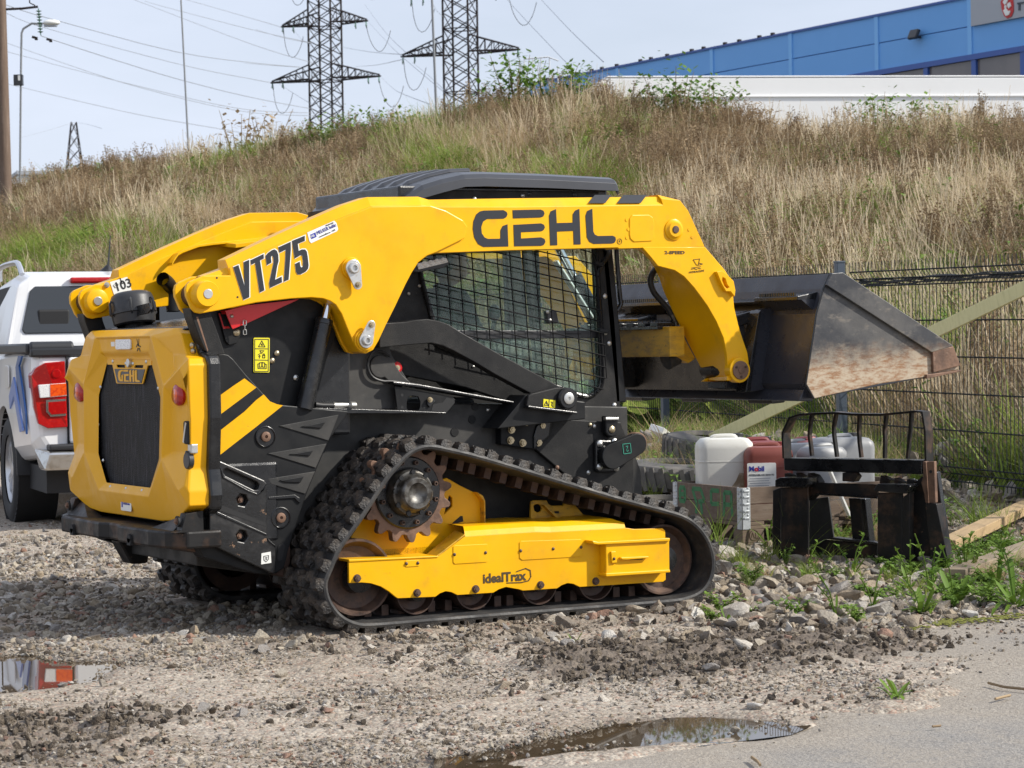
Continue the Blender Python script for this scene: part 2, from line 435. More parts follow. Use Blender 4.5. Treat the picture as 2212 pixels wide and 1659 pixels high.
def hexbolt(name, x, y, z, r, mat, parent, h=0.012, dome=False, washer=True, axis=(0, -1, 0)):
    a = Vector(axis); p = Vector((x, y, z)); mb = MB()
    if dome: mb.lathe([(0, r), (h * 0.35, r * 0.95), (h * 0.75, r * 0.6), (h, 0.0)], p, a, 12)
    else:
        if washer: mb.cyl(p, p + a * 0.003, r * 1.25, n=14)
        mb.cyl(p + a * 0.003 * (1 if washer else 0), p + a * h, r, n=6)
        mb.cyl(p + a * h, p + a * (h + 0.003), r * 0.6, r * 0.5, n=10)
    return mb.build(name, mat, parent)
def copy_tree(o, parent=None):
    c = o.copy(); COL.objects.link(c)
    if parent is not None: c.parent = parent
    for ch in o.children: copy_tree(ch, c)
    return c
# ================================================================== the setting
CAMXY = np.array([CAM_POS.x, CAM_POS.y]); R2 = np.array([R0.x, R0.y]); F2 = np.array([F0.x, F0.y])
def ld(x, y):
    p0, p1 = np.asarray(x) - CAMXY[0], np.asarray(y) - CAMXY[1]
    return p0 * R2[0] + p1 * R2[1], p0 * F2[0] + p1 * F2[1]
def xy(l, d):
    return CAMXY[0] + l * R2[0] + d * F2[0], CAMXY[1] + l * R2[1] + d * F2[1]
_tab = np.random.default_rng(3).random((256, 256))
def vnoise(x, y):
    xi, yi = np.floor(x).astype(int), np.floor(y).astype(int); fx, fy = x - xi, y - yi
    fx, fy = fx * fx * (3 - 2 * fx), fy * fy * (3 - 2 * fy)
    g = lambda a, b: _tab[a & 255, b & 255]
    return (g(xi, yi) * (1 - fx) + g(xi + 1, yi) * fx) * (1 - fy) + (g(xi, yi + 1) * (1 - fx) + g(xi + 1, yi + 1) * fx) * fy
def fbm(x, y, o=4):
    s = 0.0; a = .5; t = 0.0
    for k in range(o):
        s = s + a * vnoise(x * 2 ** k + 17.3 * k, y * 2 ** k - 9.1 * k); t += a; a *= .5
    return s / t
def sstep(a, b, x):
    t = np.clip((x - a) / (b - a), 0, 1); return t * t * (3 - 2 * t)
def pdist(x, y, poly):
    "signed distance to a polygon, negative inside"
    P = np.array(poly); d = np.full(np.shape(x), 1e9); ins = np.zeros(np.shape(x), bool)
    for i in range(len(P)):
        a, b = P[i - 1], P[i]; e = b - a; t = np.clip(((x - a[0]) * e[0] + (y - a[1]) * e[1]) / (e @ e + 1e-12), 0, 1)
        d = np.minimum(d, np.hypot(x - a[0] - t * e[0], y - a[1] - t * e[1]))
        c = ((a[1] > y) != (b[1] > y)) & (x < (b[0] - a[0]) * (y - a[1]) / (b[1] - a[1] + 1e-12) + a[0]); ins ^= c
    return np.where(ins, -d, d)
PUD_A = [(-2.323, -3.88), (-2.023, -3.93), (-1.824, -3.91), (-1.652, -3.88), (-1.527, -3.82), (-1.314, -3.748), (-1.104, -3.694), (-.974, -3.69), (-.895, -3.70), (-.82, -3.73), (-.76, -3.80), (-.74, -3.88), (-.75, -3.95), (-.80, -3.985), (-.983, -3.99), (-1.219, -4.0), (-1.378, -3.994), (-1.586, -3.992), (-1.704, -3.985), (-1.893, -4.028), (-2.056, -3.99)]
PUD_B = [(-2.40, -.60), (-2.119, -.70), (-2.122, -.916), (-2.052, -1.036), (-1.90, -1.123), (-2.098, -1.368), (-2.223, -1.54), (-2.357, -1.60), (-2.60, -1.62), (-2.95, -1.45), (-3.0, -1.1), (-2.75, -.75)]
ROAD = [(-3.2, -4.60), (-2.425, -4.175), (-1.979, -3.99), (-1.70, -4.045), (-1.242, -4.032), (-.72, -4.03), (-.343, -3.918), (.10, -3.74), (.364, -3.541), (.70, -3.28), (.82, -3.05), (.70, -2.80), (.9, -2.62), (1.425, -2.07), (2.005, -2.04), (2.5, -2.05), (4.5, -2.25), (9.0, -3.0), (9, -14), (-9, -14), (-9, -5.2)]
MUD_A = [(-.402, -1.965), (.293, -1.925), (.693, -1.823), (1.10, -2.25), (1.20, -2.62), (.564, -2.881), (-.067, -2.907), (-.434, -3.021), (-.75, -2.787), (-.7, -2.3)]
MUD_B = [(-2.95, -2.30), (-2.335, -2.396), (-2.30, -2.70), (-2.72, -3.30), (-3.3, -3.5)]
MUD_C = [(-1.35, -1.60), (.9, -1.35), (.9, -1.05), (-1.25, -1.05)]
def gh(x, y, fine=True):
    x = np.asarray(x, float); y = np.asarray(y, float); l, d = ld(x, y)
    z = .30 * sstep(14.2, 17.8, d) * sstep(-.6, 1.2, l) + .05 * sstep(11.6, 13.5, d) * sstep(.3, 1.4, l)
    if fine:
        far = 1 - sstep(26, 40, d)
        road = pdist(x, y, ROAD); rk = sstep(-.34, .10, road + (fbm(x * 4.3, y * 4.3, 4) - .5) * .55)
        m = np.maximum.reduce([sstep(.22, -.08, pdist(x, y, MUD_A)), sstep(.25, -.1, pdist(x, y, MUD_B)) * .9, sstep(.2, -.1, pdist(x, y, MUD_C)) * .6])
        rel = (fbm(x * 1.3, y * 1.3, 3) - .5) * .045 + (fbm(x * 7, y * 7, 3) - .5) * .030
        rel = rel + m * ((fbm(x * 6 + 40, y * 9, 4) - .35) * .085 + (fbm(x * 22, y * 22, 3) - .5) * .034)
        clod = sstep(.56, .70, fbm(x * 2.1 + 9, y * 2.1, 3))
        rel = rel + clod * (fbm(x * 16, y * 16, 3) - .35) * .045
        under = (np.abs(x) < 1.25) & (np.abs(y) < 1.1)
        rel = np.where(under, np.minimum(rel, .002) , rel)
        z = z + (rel * rk + .004 * rk - .050 * (1 - rk)) * far
        for P_, dep in ((PUD_A, .026), (PUD_B, .024)):
            q = pdist(x, y, P_); k = sstep(.30, -.05, q); z = z * (1 - k * .85) - dep * sstep(.14, -.02, q) + (fbm(x * 9 + 3, y * 9, 3) - .5) * .014 * k
    return z
dl = np.concatenate([[-900, -300, -120, -60, -30, -16], np.arange(-9, -5, .25), np.arange(-5, 5.01, .045), np.arange(5.3, 9, .3), [16, 30, 60, 120, 300, 900]])
dd = np.concatenate([[-60, -20, -8, 0, 3, 5], np.arange(6, 13, .032), np.arange(13, 18, .06), np.arange(18, 26, .2), [28, 32, 40, 60, 100, 200, 500, 1500]])
LL, DD = np.meshgrid(dl, dd); GX, GY = xy(LL, DD); GZ = gh(GX, GY)
nr, nc = LL.shape
def grid_mesh(name, X, Y, Zz):
    nr, nc = X.shape; v = np.stack([X, Y, Zz], -1).reshape(-1, 3)
    i = np.arange(nr * nc).reshape(nr, nc); f = np.stack([i[:-1, :-1], i[:-1, 1:], i[1:, 1:], i[1:, :-1]], -1).reshape(-1, 4)
    me = bpy.data.meshes.new(name); me.vertices.add(len(v)); me.vertices.foreach_set('co', v.astype(np.float32).ravel())
    me.loops.add(f.size); me.loops.foreach_set('vertex_index', f.astype(np.int32).ravel()); me.polygons.add(len(f))
    me.polygons.foreach_set('loop_start', np.arange(0, f.size, 4, dtype=np.int32))
    me.update(calc_edges=True); me.validate()
    me.polygons.foreach_set('use_smooth', np.ones(len(f), bool))
    return me
gme = grid_mesh('ground', GX, GY, GZ)
mudv = np.maximum.reduce([sstep(.20, -.12, pdist(GX, GY, MUD_A) + (fbm(GX * 5, GY * 5) - .5) * .35), .75 * sstep(.25, -.1, pdist(GX, GY, MUD_B) + (fbm(GX * 5, GY * 5) - .5) * .4), .5 * sstep(.2, -.1, pdist(GX, GY, MUD_C) + (fbm(GX * 5, GY * 5) - .5) * .4)])
wet = np.maximum(sstep(.16, 0.0, pdist(GX, GY, PUD_A) + (fbm(GX * 7, GY * 7) - .5) * .1), sstep(.2, 0.0, pdist(GX, GY, PUD_B) + (fbm(GX * 7, GY * 7) - .5) * .1))
for nm, arr in (('mud', mudv), ('wet', wet)):
    at = gme.attributes.new(nm, 'FLOAT', 'POINT'); at.data.foreach_set('value', arr.astype(np.float32).ravel())
def ground_material(name, pale, brown, asphalt=False):
    m = bpy.data.materials.new(name); m.use_nodes = True; nt = m.node_tree; b = nt.nodes['Principled BSDF']
    tc = nt.nodes.new("ShaderNodeTexCoord"); v = tc.outputs['Object']
    def vor(scale, out='Distance', f='F1'):
        n = nt.nodes.new("ShaderNodeTexVoronoi"); n.feature = f; n.inputs['Scale'].default_value = scale; nt.links.new(v, n.inputs['Vector']); return n.outputs[out]
    c = _mixc(nt, _map(nt, _noise(nt, v, .9, 5.0, .6), .38, .62), pale, brown)
    if asphalt:
        c = _mixc(nt, _map(nt, _noise(nt, v, 2.2, 5.0), .42, .62, 0, .75), c, (.27, .235, .19))
        c = _mixc(nt, _map(nt, vor(170.0, 'Color'), .25, .8, 0, .55), c, (.34, .32, .29))
        c = _mixc(nt, _map(nt, vor(95.0, 'Color'), .6, .9, 0, .55), c, (.11, .11, .115))
        at = nt.nodes.new("ShaderNodeAttribute"); at.attribute_name = 'dirt'
        c = _mixc(nt, _math(nt, 'MULTIPLY', at.outputs['Fac'], .8), c, _mixc(nt, _map(nt, vor(110.0, 'Color'), .2, .85), (.23, .195, .155), (.36, .315, .255)))
        sc1, s1, sc2, s2 = 150.0, .35, 60.0, .2
    else:
        # pebbles bedded in the dust: each cell takes its own tone
        for sc, am in ((34.0, .55), (78.0, .65), (150.0, .5)):
            cell = vor(sc, 'Color'); hs = nt.nodes.new("ShaderNodeSeparateColor"); nt.links.new(cell, hs.inputs[0])
            tone = _mixc(nt, _map(nt, hs.outputs[1], .15, .9), (.16, .125, .095), (.50, .44, .36))
            tone = _mixc(nt, _map(nt, hs.outputs[2], .86, .9), tone, (.30, .17, .12))
            c = _mixc(nt, _math(nt, 'MULTIPLY', _map(nt, hs.outputs[0], .45, .6), am), c, tone)
        at = nt.nodes.new("ShaderNodeAttribute"); at.attribute_name = 'mud'
        c = _mixc(nt, _math(nt, 'MULTIPLY', at.outputs['Fac'], .92), c, _mixc(nt, _map(nt, _noise(nt, v, 30.0, 5.0), .4, .7), (.085, .066, .050), (.19, .15, .112)))
        aw = nt.nodes.new("ShaderNodeAttribute"); aw.attribute_name = 'wet'
        c = _mixc(nt, _math(nt, 'MULTIPLY', aw.outputs['Fac'], .55), c, (.13, .105, .08))
        sc1, s1, sc2, s2 = 78.0, .55, 34.0, .45
        nt.links.new(_map(nt, _math(nt, 'ADD', aw.outputs['Fac'], _math(nt, 'MULTIPLY', at.outputs['Fac'], .5)), 0.0, 1.0, .92, .50), b.inputs['Roughness'])
    if asphalt: b.inputs['Roughness'].default_value = .82
    nt.links.new(c, b.inputs['Base Color'])
    bp1 = nt.nodes.new("ShaderNodeBump"); bp1.inputs['Strength'].default_value = s1; bp1.inputs['Distance'].default_value = .008; nt.links.new(vor(sc1), bp1.inputs['Height']); bp1.invert = True
    bp2 = nt.nodes.new("ShaderNodeBump"); bp2.inputs['Strength'].default_value = s2; bp2.inputs['Distance'].default_value = .014; nt.links.new(vor(sc2), bp2.inputs['Height']); bp2.invert = True
    bp3 = nt.nodes.new("ShaderNodeBump"); bp3.inputs['Strength'].default_value = .35; bp3.inputs['Distance'].default_value = .01; nt.links.new(_noise(nt, v, 60.0, 6.0, .7), bp3.inputs['Height'])
    nt.links.new(bp1.outputs[0], bp2.inputs['Normal']); nt.links.new(bp2.outputs[0], bp3.inputs['Normal']); nt.links.new(bp3.outputs[0], b.inputs['Normal'])
    return m
M['ground'] = ground_material('crushed_stone_and_dust', (.36, .322, .27), (.235, .198, .155))
M['asphalt'] = ground_material('dusty_asphalt', (.225, .215, .20), (.18, .168, .155), True)
ground = link('ground', gme, M['ground']); tag(ground, 'pale crushed stone yard with brown mud and ruts', kind='structure')
# asphalt sheet with a ragged edge
rl_, rd_ = np.arange(-6, 9.01, .07), np.concatenate([np.arange(-8, 5.5, .5), np.arange(5.5, 10.8, .05)])
RL_, RD_ = np.meshgrid(rl_, rd_); RX_, RY_ = xy(RL_, RD_); rp = pdist(RX_, RY_, ROAD); kp = sstep(.30, .04, pdist(RX_, RY_, PUD_A) + (fbm(RX_ * 8, RY_ * 8, 3) - .5) * .10)
rme = grid_mesh('road', RX_, RY_, -.004 + (fbm(RX_ * 1.5, RY_ * 1.5, 3) - .5) * .004 - .022 * kp - .2 * sstep(.25, .6, rp))
at = rme.attributes.new('dirt', 'FLOAT', 'POINT'); at.data.foreach_set('value', np.clip(sstep(-.95, .0, rp + (fbm(RX_ * 2.2, RY_ * 2.2, 4) - .5) * .9) + .6 * kp, 0, 1).astype(np.float32).ravel())
road = link('road', rme, M['asphalt']); tag(road, 'dusty grey asphalt in the foreground', kind='structure')
mw_ = bpy.data.materials.new('puddle_water'); mw_.use_nodes = True
b_ = mw_.node_tree.nodes['Principled BSDF']; b_.inputs['Base Color'].default_value = (.075, .055, .035, 1); b_.inputs['Roughness'].default_value = .015; b_.inputs['IOR'].default_value = 1.33
b_.inputs['Specular IOR Level'].default_value = 1.0
def puddle(P_, z, lab):
    Q = []
    c = Vector((sum(p[0] for p in P_) / len(P_), sum(p[1] for p in P_) / len(P_)))
    for i in range(len(P_)):
        a, b, d_ = Vector(P_[i - 1]), Vector(P_[i]), Vector(P_[(i + 1) % len(P_)]); t = (d_ - a).normalized(); n = Vector((t.y, -t.x))
        if n.dot(b - c) < 0: n = -n
        Q.append(b + n * .16)
    o = MB().add([(p.x, p.y, z) for p in Q], [tuple(range(len(Q)))]).build('puddle', mw_); return tag(o, lab, kind='structure')
puddle(PUD_A, -.0115, 'long muddy puddle at the asphalt edge mirroring the sky')
puddle(PUD_B, -.009, 'shallow puddle on the gravel behind the loader')

# ---- embankment
A_ = np.array([-.5, -.21, -.16, -.11, -.05, 0.0, .03, .06, .10, .15, .21, .30, .5])
D0 = np.array([29., 28.5, 28., 27., 26.5, 26., 25., 23.5, 21.0, 18.6, 16.4, 14.5, 13.])
DC = np.array([48., 47.5, 47., 46.5, 45., 44., 43.5, 43., 42.5, 42., 41., 40., 38.])
UC = 1106 + 5330 * A_
VC = np.interp(UC, [-200, 0, 100, 230, 400, 560, 750, 900, 1050, 1200, 1290, 1500, 1700, 2000, 2212, 2600], [535, 512, 482, 440, 396, 392, 376, 332, 310, 283, 296, 345, 366, 364, 356, 362])
HZ = 736 - .0175 * (UC - 1106)
ZC = 1.256 + (HZ - VC) * DC / 5330.0
def hill_params(a):
    return np.interp(a, A_, D0), np.interp(a, A_, DC), np.interp(a, A_, ZC)
def hill_z(l, d):
    a = l / np.maximum(d, 1.0); d0, dc, zc = hill_params(a); t = (d - d0) / (dc - d0)
    x, y = xy(l, d); base = gh(x, y, False)
    s = np.clip(t, 0, 1); prof = np.where(t < 0, 0, s * (1.14 - .14 * s))
    z = base - .06 * (t < 0) + (zc - base) * prof
    z = z + (fbm(x * .55, y * .55, 4) - .5) * .75 * sstep(.04, .3, t) * (1 - .5 * sstep(1.0, 1.4, t)) - .55 * sstep(1.05, 1.9, t)
    return z
aa = np.linspace(-.5, .5, 220); tt = np.concatenate([np.linspace(-.06, 1.3, 100), [1.5, 1.9, 2.5, 4, 7, 14, 26]])
AA, TT = np.meshgrid(aa, tt); d0, dc, zc = hill_params(AA); HD = d0 + TT * (dc - d0); HL = AA * HD
HX, HY = xy(HL, HD); HZZ = hill_z(HL, HD)
M['soil'] = pm('grassy_soil', (.085, .066, .042), .95, layers=[((.055, .062, .022), 1.3, .42, .62, .8), ((.15, .115, .07), 3.0, .5, .7, .7)], bumps=[(7., .8, .08), (30., .5, .03)])
hill = link('embankment', grid_mesh('embankment', HX, HY, HZZ), M['soil']); tag(hill, 'long overgrown earth embankment of dry grass and weeds', kind='structure')

# ---- scatter by geometry nodes (instances of a few small source meshes)
SRC = bpy.data.collections.new('scatter_sources')
def source(name, me, mat, coll):
    o = bpy.data.objects.new(name, me); me.materials.clear(); me.materials.append(mat); coll.objects.link(o); return o
def scatter(name, pts, scales, rots, coll, label):
    me = bpy.data.meshes.new(name); me.vertices.add(len(pts)); me.vertices.foreach_set('co', np.asarray(pts, np.float32).ravel())
    a = me.attributes.new('sc', 'FLOAT_VECTOR', 'POINT'); a.data.foreach_set('vector', np.asarray(scales, np.float32).ravel())
    a = me.attributes.new('rt', 'FLOAT_VECTOR', 'POINT'); a.data.foreach_set('vector', np.asarray(rots, np.float32).ravel())
    o = bpy.data.objects.new(name, me); COL.objects.link(o); tag(o, label, kind='stuff')
    ng = bpy.data.node_groups.new(name, 'GeometryNodeTree')
    ng.interface.new_socket('Geometry', in_out='INPUT', socket_type='NodeSocketGeometry'); ng.interface.new_socket('Geometry', in_out='OUTPUT', socket_type='NodeSocketGeometry')
    N = ng.nodes; gi, go = N.new('NodeGroupInput'), N.new('NodeGroupOutput')
    ip = N.new('GeometryNodeInstanceOnPoints'); ci = N.new('GeometryNodeCollectionInfo'); ci.inputs['Collection'].default_value = coll
    ci.inputs['Separate Children'].default_value = True; ci.inputs['Reset Children'].default_value = True
    m2p = N.new('GeometryNodeMeshToPoints')
    na = N.new('GeometryNodeInputNamedAttribute'); na.data_type = 'FLOAT_VECTOR'; na.inputs['Name'].default_value = 'sc'
    nb = N.new('GeometryNodeInputNamedAttribute'); nb.data_type = 'FLOAT_VECTOR'; nb.inputs['Name'].default_value = 'rt'
    rv = N.new('FunctionNodeRandomValue'); rv.data_type = 'INT'; rv.inputs[4].default_value = 0; rv.inputs[5].default_value = max(0, len(coll.objects) - 1)
    L = ng.links
    L.new(gi.outputs[0], m2p.inputs[0]); L.new(m2p.outputs[0], ip.inputs['Points']); L.new(ci.outputs[0], ip.inputs['Instance']); ip.inputs['Pick Instance'].default_value = True
    L.new(rv.outputs[2], ip.inputs['Instance Index']); L.new(na.outputs[0], ip.inputs['Scale']); L.new(nb.outputs[0], ip.inputs['Rotation']); L.new(ip.outputs[0], go.inputs[0])
    md = o.modifiers.new('scatter', 'NODES'); md.node_group = ng
    return o
def stone_mesh(seed, lumps=1, squash=(1, .8, .62)):
    r = random.Random(seed); bm = bmesh.new(); bmesh.ops.create_icosphere(bm, subdivisions=lumps + (lumps > 1), radius=1.15)
    ax = [Vector((r.gauss(0, 1), r.gauss(0, 1), r.gauss(0, 1))).normalized() for _ in range(11)]; cut = [r.uniform(.34, .80) for _ in range(11)]
    for v in bm.verts:
        p = v.co.copy()
        for a, c in zip(ax, cut):
            k = p.dot(a)
            if k > c: p -= a * (k - c) * .97
        p *= 1 + .12 * mnoise.noise(p * 1.7 + Vector((seed, 0, 0)))
        v.co = Vector((p.x * squash[0], p.y * squash[1], p.z * squash[2]))
    me = bpy.data.meshes.new('stone'); bm.to_mesh(me); bm.free(); me.polygons.foreach_set('use_smooth', [lumps > 1] * len(me.polygons))
    if lumps > 1: me.set_sharp_from_angle(angle=R(28))
    return me
def stone_mat(name, dark=1.0):
    m = bpy.data.materials.new(name); m.use_nodes = True; nt = m.node_tree; b = nt.nodes['Principled BSDF']
    oi = nt.nodes.new("ShaderNodeObjectInfo"); cr = nt.nodes.new("ShaderNodeValToRGB"); cr.color_ramp.interpolation = 'CONSTANT'
    cols = [(0, (.40, .35, .28)), (.16, (.30, .245, .18)), (.30, (.52, .48, .42)), (.42, (.235, .20, .16)), (.55, (.36, .29, .205)), (.67, (.28, .26, .24)), (.78, (.44, .385, .30)), (.88, (.32, .19, .135)), (.93, (.17, .15, .13)), (.97, (.60, .57, .52))]
    el = cr.color_ramp.elements
    el[0].position = 0; el[0].color = tuple(c * dark for c in cols[0][1]) + (1,)
    el[1].position = cols[1][0]; el[1].color = tuple(c * dark for c in cols[1][1]) + (1,)
    for p, c in cols[2:]: e = el.new(p); e.color = tuple(q * dark for q in c) + (1,)
    nt.links.new(oi.outputs['Random'], cr.inputs[0]); tc = nt.nodes.new("ShaderNodeTexCoord")
    c = _mixc(nt, _map(nt, _noise(nt, tc.outputs['Object'], 2.2, 6.0, .7), .42, .7, 0, .55), cr.outputs[0], (.15 * dark, .115 * dark, .085 * dark))
    nt.links.new(c, b.inputs['Base Color']); b.inputs['Roughness'].default_value = .8
    bp = nt.nodes.new("ShaderNodeBump"); bp.inputs['Strength'].default_value = .5; bp.inputs['Distance'].default_value = .12; nt.links.new(_noise(nt, tc.outputs['Object'], 5.0, 6.0, .7), bp.inputs['Height']); nt.links.new(bp.outputs[0], b.inputs['Normal'])
    return m
M['stone'] = stone_mat('mixed_fieldstone'); M['pebble'] = stone_mat('mixed_pebbles', .92)
M['clod'] = pm('mud_clod', (.135, .105, .078), .9, rnd=((.31, .25, .185), 1.0), bumps=[(3., .8, .3)])
peb_c = bpy.data.collections.new('pebble_sources'); SRC.children.link(peb_c)
for k in range(6): source('pebble_source', stone_mesh(10 + k, 1, (1, .8, .55)), M['pebble'], peb_c)
def in_view(l, d, m=.24): return (np.abs(l / np.maximum(d, .1)) < m)
def keep_off(x, y):
    "False under the machine's tracks and in water"
    k = ~((np.abs(x - .1) < 1.02) & (np.abs(np.abs(y) - .725) < .25))
    k &= pdist(x, y, PUD_A) > -.01; k &= pdist(x, y, PUD_B) > -.01
    return k
def rock_density(x, y):
    l, d = ld(x, y)
    a = sstep(9.9, 10.9, d) * sstep(.25, 1.1, l) * (1 - sstep(17.8, 19, d))            # stony strip by the fence
    b = sstep(10.2, 11.2, d) * (1 - sstep(15.5, 18.0, d)) * sstep(-.45, -.95, l) * (.45 + .55 * sstep(.42, .6, fbm(x * .9, y * .9)))
    c = .35 * sstep(9.6, 10.2, d) * (1 - sstep(11.0, 11.8, d))
    return np.maximum.reduce([a, b, c])
n = 190000; d = rng.uniform(7.0, 17.5, n) ** 1.0; l = rng.uniform(-.26, .26, n) * d; x, y = xy(l, d)
rk = rock_density(x, y); road = pdist(x, y, ROAD); mudk = sstep(.1, -.15, np.minimum(pdist(x, y, MUD_A), pdist(x, y, MUD_B)))
cl = sstep(.44, .62, fbm(x * 1.9 + 5, y * 1.9, 4))
pr = (.16 + .84 * cl) * np.where(road < .0, np.exp(road * 11) * .14 + .002, 1.0) * (1 - .6 * mudk) + rk * .4
k = (rng.random(n) < pr * .62 * np.clip(11.5 / d, .5, 1.4)) & keep_off(x, y)
x, y, rk = x[k], y[k], rk[k]; m = len(x)
s = .0045 + .0115 * rng.random(m) ** 2.6 + .016 * rk * rng.random(m) ** 2
z = np.maximum(-.004, gh(x, y)) + s * .22
scatter('gravel', np.stack([x, y, z], 1), np.stack([s, s, s], 1) * rng.uniform(.75, 1.25, (m, 3)), rng.uniform(0, 6.28, (m, 3)) * [.12, .12, 1], peb_c, 'loose gravel and pebbles over the yard')
sto_c = bpy.data.collections.new('stone_sources'); SRC.children.link(sto_c)
for k_ in range(6): source('stone_source', stone_mesh(40 + k_, 2, (1, .8, .66)), M['stone'], sto_c)
n = 26000; d = rng.uniform(9.3, 18.6, n); l = rng.uniform(-.26, .28, n) * d; x, y = xy(l, d); rk = rock_density(x, y)
k = (rng.random(n) < rk ** 1.4 * .75) & keep_off(x, y) & (pdist(x, y, ROAD) > .05); x, y = x[k], y[k]; m = len(x); l, d = ld(x, y)
s = (.016 + .034 * rng.random(m) ** 1.7) * np.where(l > 0, 1.0, .72)
z = gh(x, y) + s * .25
scatter('stones', np.stack([x, y, z], 1), np.stack([s, s, s], 1) * rng.uniform(.8, 1.25, (m, 3)), rng.uniform(-.5, .5, (m, 3)) + np.stack([0 * s, 0 * s, rng.uniform(0, 6.28, m)], 1), sto_c, 'fieldstones strewn over the yard and the strip by the fence')
# mud clods
clo_c = bpy.data.collections.new('clod_sources'); SRC.children.link(clo_c)
for k_ in range(4): source('clod_source', stone_mesh(70 + k_, 2, (1, .85, .7)), M['clod'], clo_c)
n = 30000; d = rng.uniform(7.2, 12.5, n); l = rng.uniform(-.25, .25, n) * d; x, y = xy(l, d)
mk = np.maximum.reduce([sstep(.12, -.05, pdist(x, y, MUD_A)), sstep(.15, -.1, pdist(x, y, MUD_B)), .6 * sstep(.1, -.1, pdist(x, y, MUD_C)), .16 * sstep(.56, .66, fbm(x * 2.1 + 9, y * 2.1, 3)) * (pdist(x, y, ROAD) > 0)])
k = (rng.random(n) < mk * .85) & keep_off(x, y); x, y = x[k], y[k]; m = len(x); s = .006 + .018 * rng.random(m) ** 2
scatter('mud_clods', np.stack([x, y, np.maximum(-.004, gh(x, y)) + s * .2], 1), np.stack([s, s, s], 1) * rng.uniform(.7, 1.3, (m, 3)), rng.uniform(0, 6.28, (m, 3)), clo_c, 'lumps of wet brown mud')
# the largest stones lie as single pieces of the ground
st_me = [stone_mesh(100 + k_, 2, (1, .82, .68)) for k_ in range(8)]
for me in st_me: me.materials.append(M['stone'])
cnt = 0; taken = []
while cnt < 300:
    if cnt < 200: d_, l_ = random.uniform(10.4, 14.5), random.uniform(.55, 3.3)
    elif cnt < 250: d_, l_ = random.uniform(10.2, 13.5), random.uniform(-2.6, -.5)
    else: d_, l_ = random.uniform(7.3, 10.6), random.uniform(-1.9, 1.9)
    x_, y_ = xy(l_, d_); x_, y_ = float(x_), float(y_)
    if not bool(keep_off(np.array(x_), np.array(y_))) or abs(l_ / d_) > .215: continue
    ro = float(pdist(np.array(x_), np.array(y_), ROAD))
    if cnt < 200 and random.random() > float(rock_density(np.array(x_), np.array(y_))): continue
    if ro < 0 and random.random() > math.exp(ro * 6) * .5: continue
    s_ = random.uniform(.034, .078) if cnt < 200 else random.uniform(.026, .05) if cnt < 250 else random.uniform(.014, .034)
    if any((x_ - a) ** 2 + (y_ - b) ** 2 < (.8 * (s_ + c)) ** 2 for a, b, c in taken): continue
    taken.append((x_, y_, s_))
    o = bpy.data.objects.new('stone', st_me[cnt % 8]); COL.objects.link(o); o.parent = ground
    o.location = (x_, y_, max(-.004, float(gh(np.array(x_), np.array(y_)))) + s_ * .30); o.scale = (s_, s_ * random.uniform(.8, 1.1), s_ * random.uniform(.75, 1.1))
    o.rotation_euler = (random.uniform(-.35, .35), random.uniform(-.35, .35), random.uniform(0, 6.28)); cnt += 1

# ---- grass and weeds
def blade_mesh(seed, n, h0, h1, spread, w, lean, curl, nodes=4, head=0.0):
    r = random.Random(seed); V = []; F = []
    for b in range(n):
        a = r.uniform(0, 6.28); rr = spread * math.sqrt(r.random()); x0, y0 = rr * math.cos(a), rr * math.sin(a)
        h = r.uniform(h0, h1); la = r.uniform(0, 6.28); le = r.uniform(0, lean); cu = r.uniform(.2, 1) * curl; fa = r.uniform(0, 3.14); ww = w * r.uniform(.6, 1.3)
        base = len(V)
        for k in range(nodes + 1):
            t = k / nodes; off = (le * t + cu * t * t) * h; z = h * t * (1 - .25 * (le + cu) * t)
            wk = ww * (1 - t) ** .7 if not head else ww * (.55 if t < .75 else (1.0 + head * (1 - abs(t - .88) / .13)) * .6)
            px, py = x0 + off * math.cos(la), y0 + off * math.sin(la)
            V.append((px - wk * math.cos(fa), py - wk * math.sin(fa), z)); V.append((px + wk * math.cos(fa), py + wk * math.sin(fa), z))
        for k in range(nodes): F.append((base + 2 * k, base + 2 * k + 1, base + 2 * k + 3, base + 2 * k + 2))
    me = bpy.data.meshes.new('tuft'); me.from_pydata(V, [], F); me.polygons.foreach_set('use_smooth', [True] * len(F)); return me
def weed_mesh(seed, h, nb, w, heads):
    r = random.Random(seed); mb = MB()
    for s_ in range(3):
        x0, y0 = r.uniform(-.08, .08), r.uniform(-.08, .08); lx, ly = r.uniform(-.18, .18), r.uniform(-.18, .18); hh = h * r.uniform(.7, 1.05)
        P = [Vector((x0 + lx * t * t * hh, y0 + ly * t * t * hh, hh * t)) for t in (0, .35, .7, 1)]; mb.tube(P, [w, w * .85, w * .6, w * .35], 3, cap=False)
        for b in range(nb):
            t = r.uniform(.45, .98); p = Vector((x0 + lx * t * t * hh, y0 + ly * t * t * hh, hh * t)); a = r.uniform(0, 6.28); ln = r.uniform(.08, .22) * (1.25 - t)
            q = p + Vector((math.cos(a) * ln * .7, math.sin(a) * ln * .7, ln)); mb.tube([p, p.lerp(q, .5) + Vector((0, 0, -.01)), q], [w * .5, w * .4, w * .3], 3, cap=False)
            for c in range(heads):
                e = q + Vector((r.uniform(-.03, .03), r.uniform(-.03, .03), r.uniform(-.03, .04))); s2 = r.uniform(.006, .014)
                mb.add([e + Vector((-s2, 0, 0)), e + Vector((s2, 0, .4 * s2)), e + Vector((0, s2, s2)), e + Vector((0, -s2, 1.2 * s2))], [(0, 1, 2), (0, 3, 1), (1, 3, 2)])
    return mb.mesh('weed')
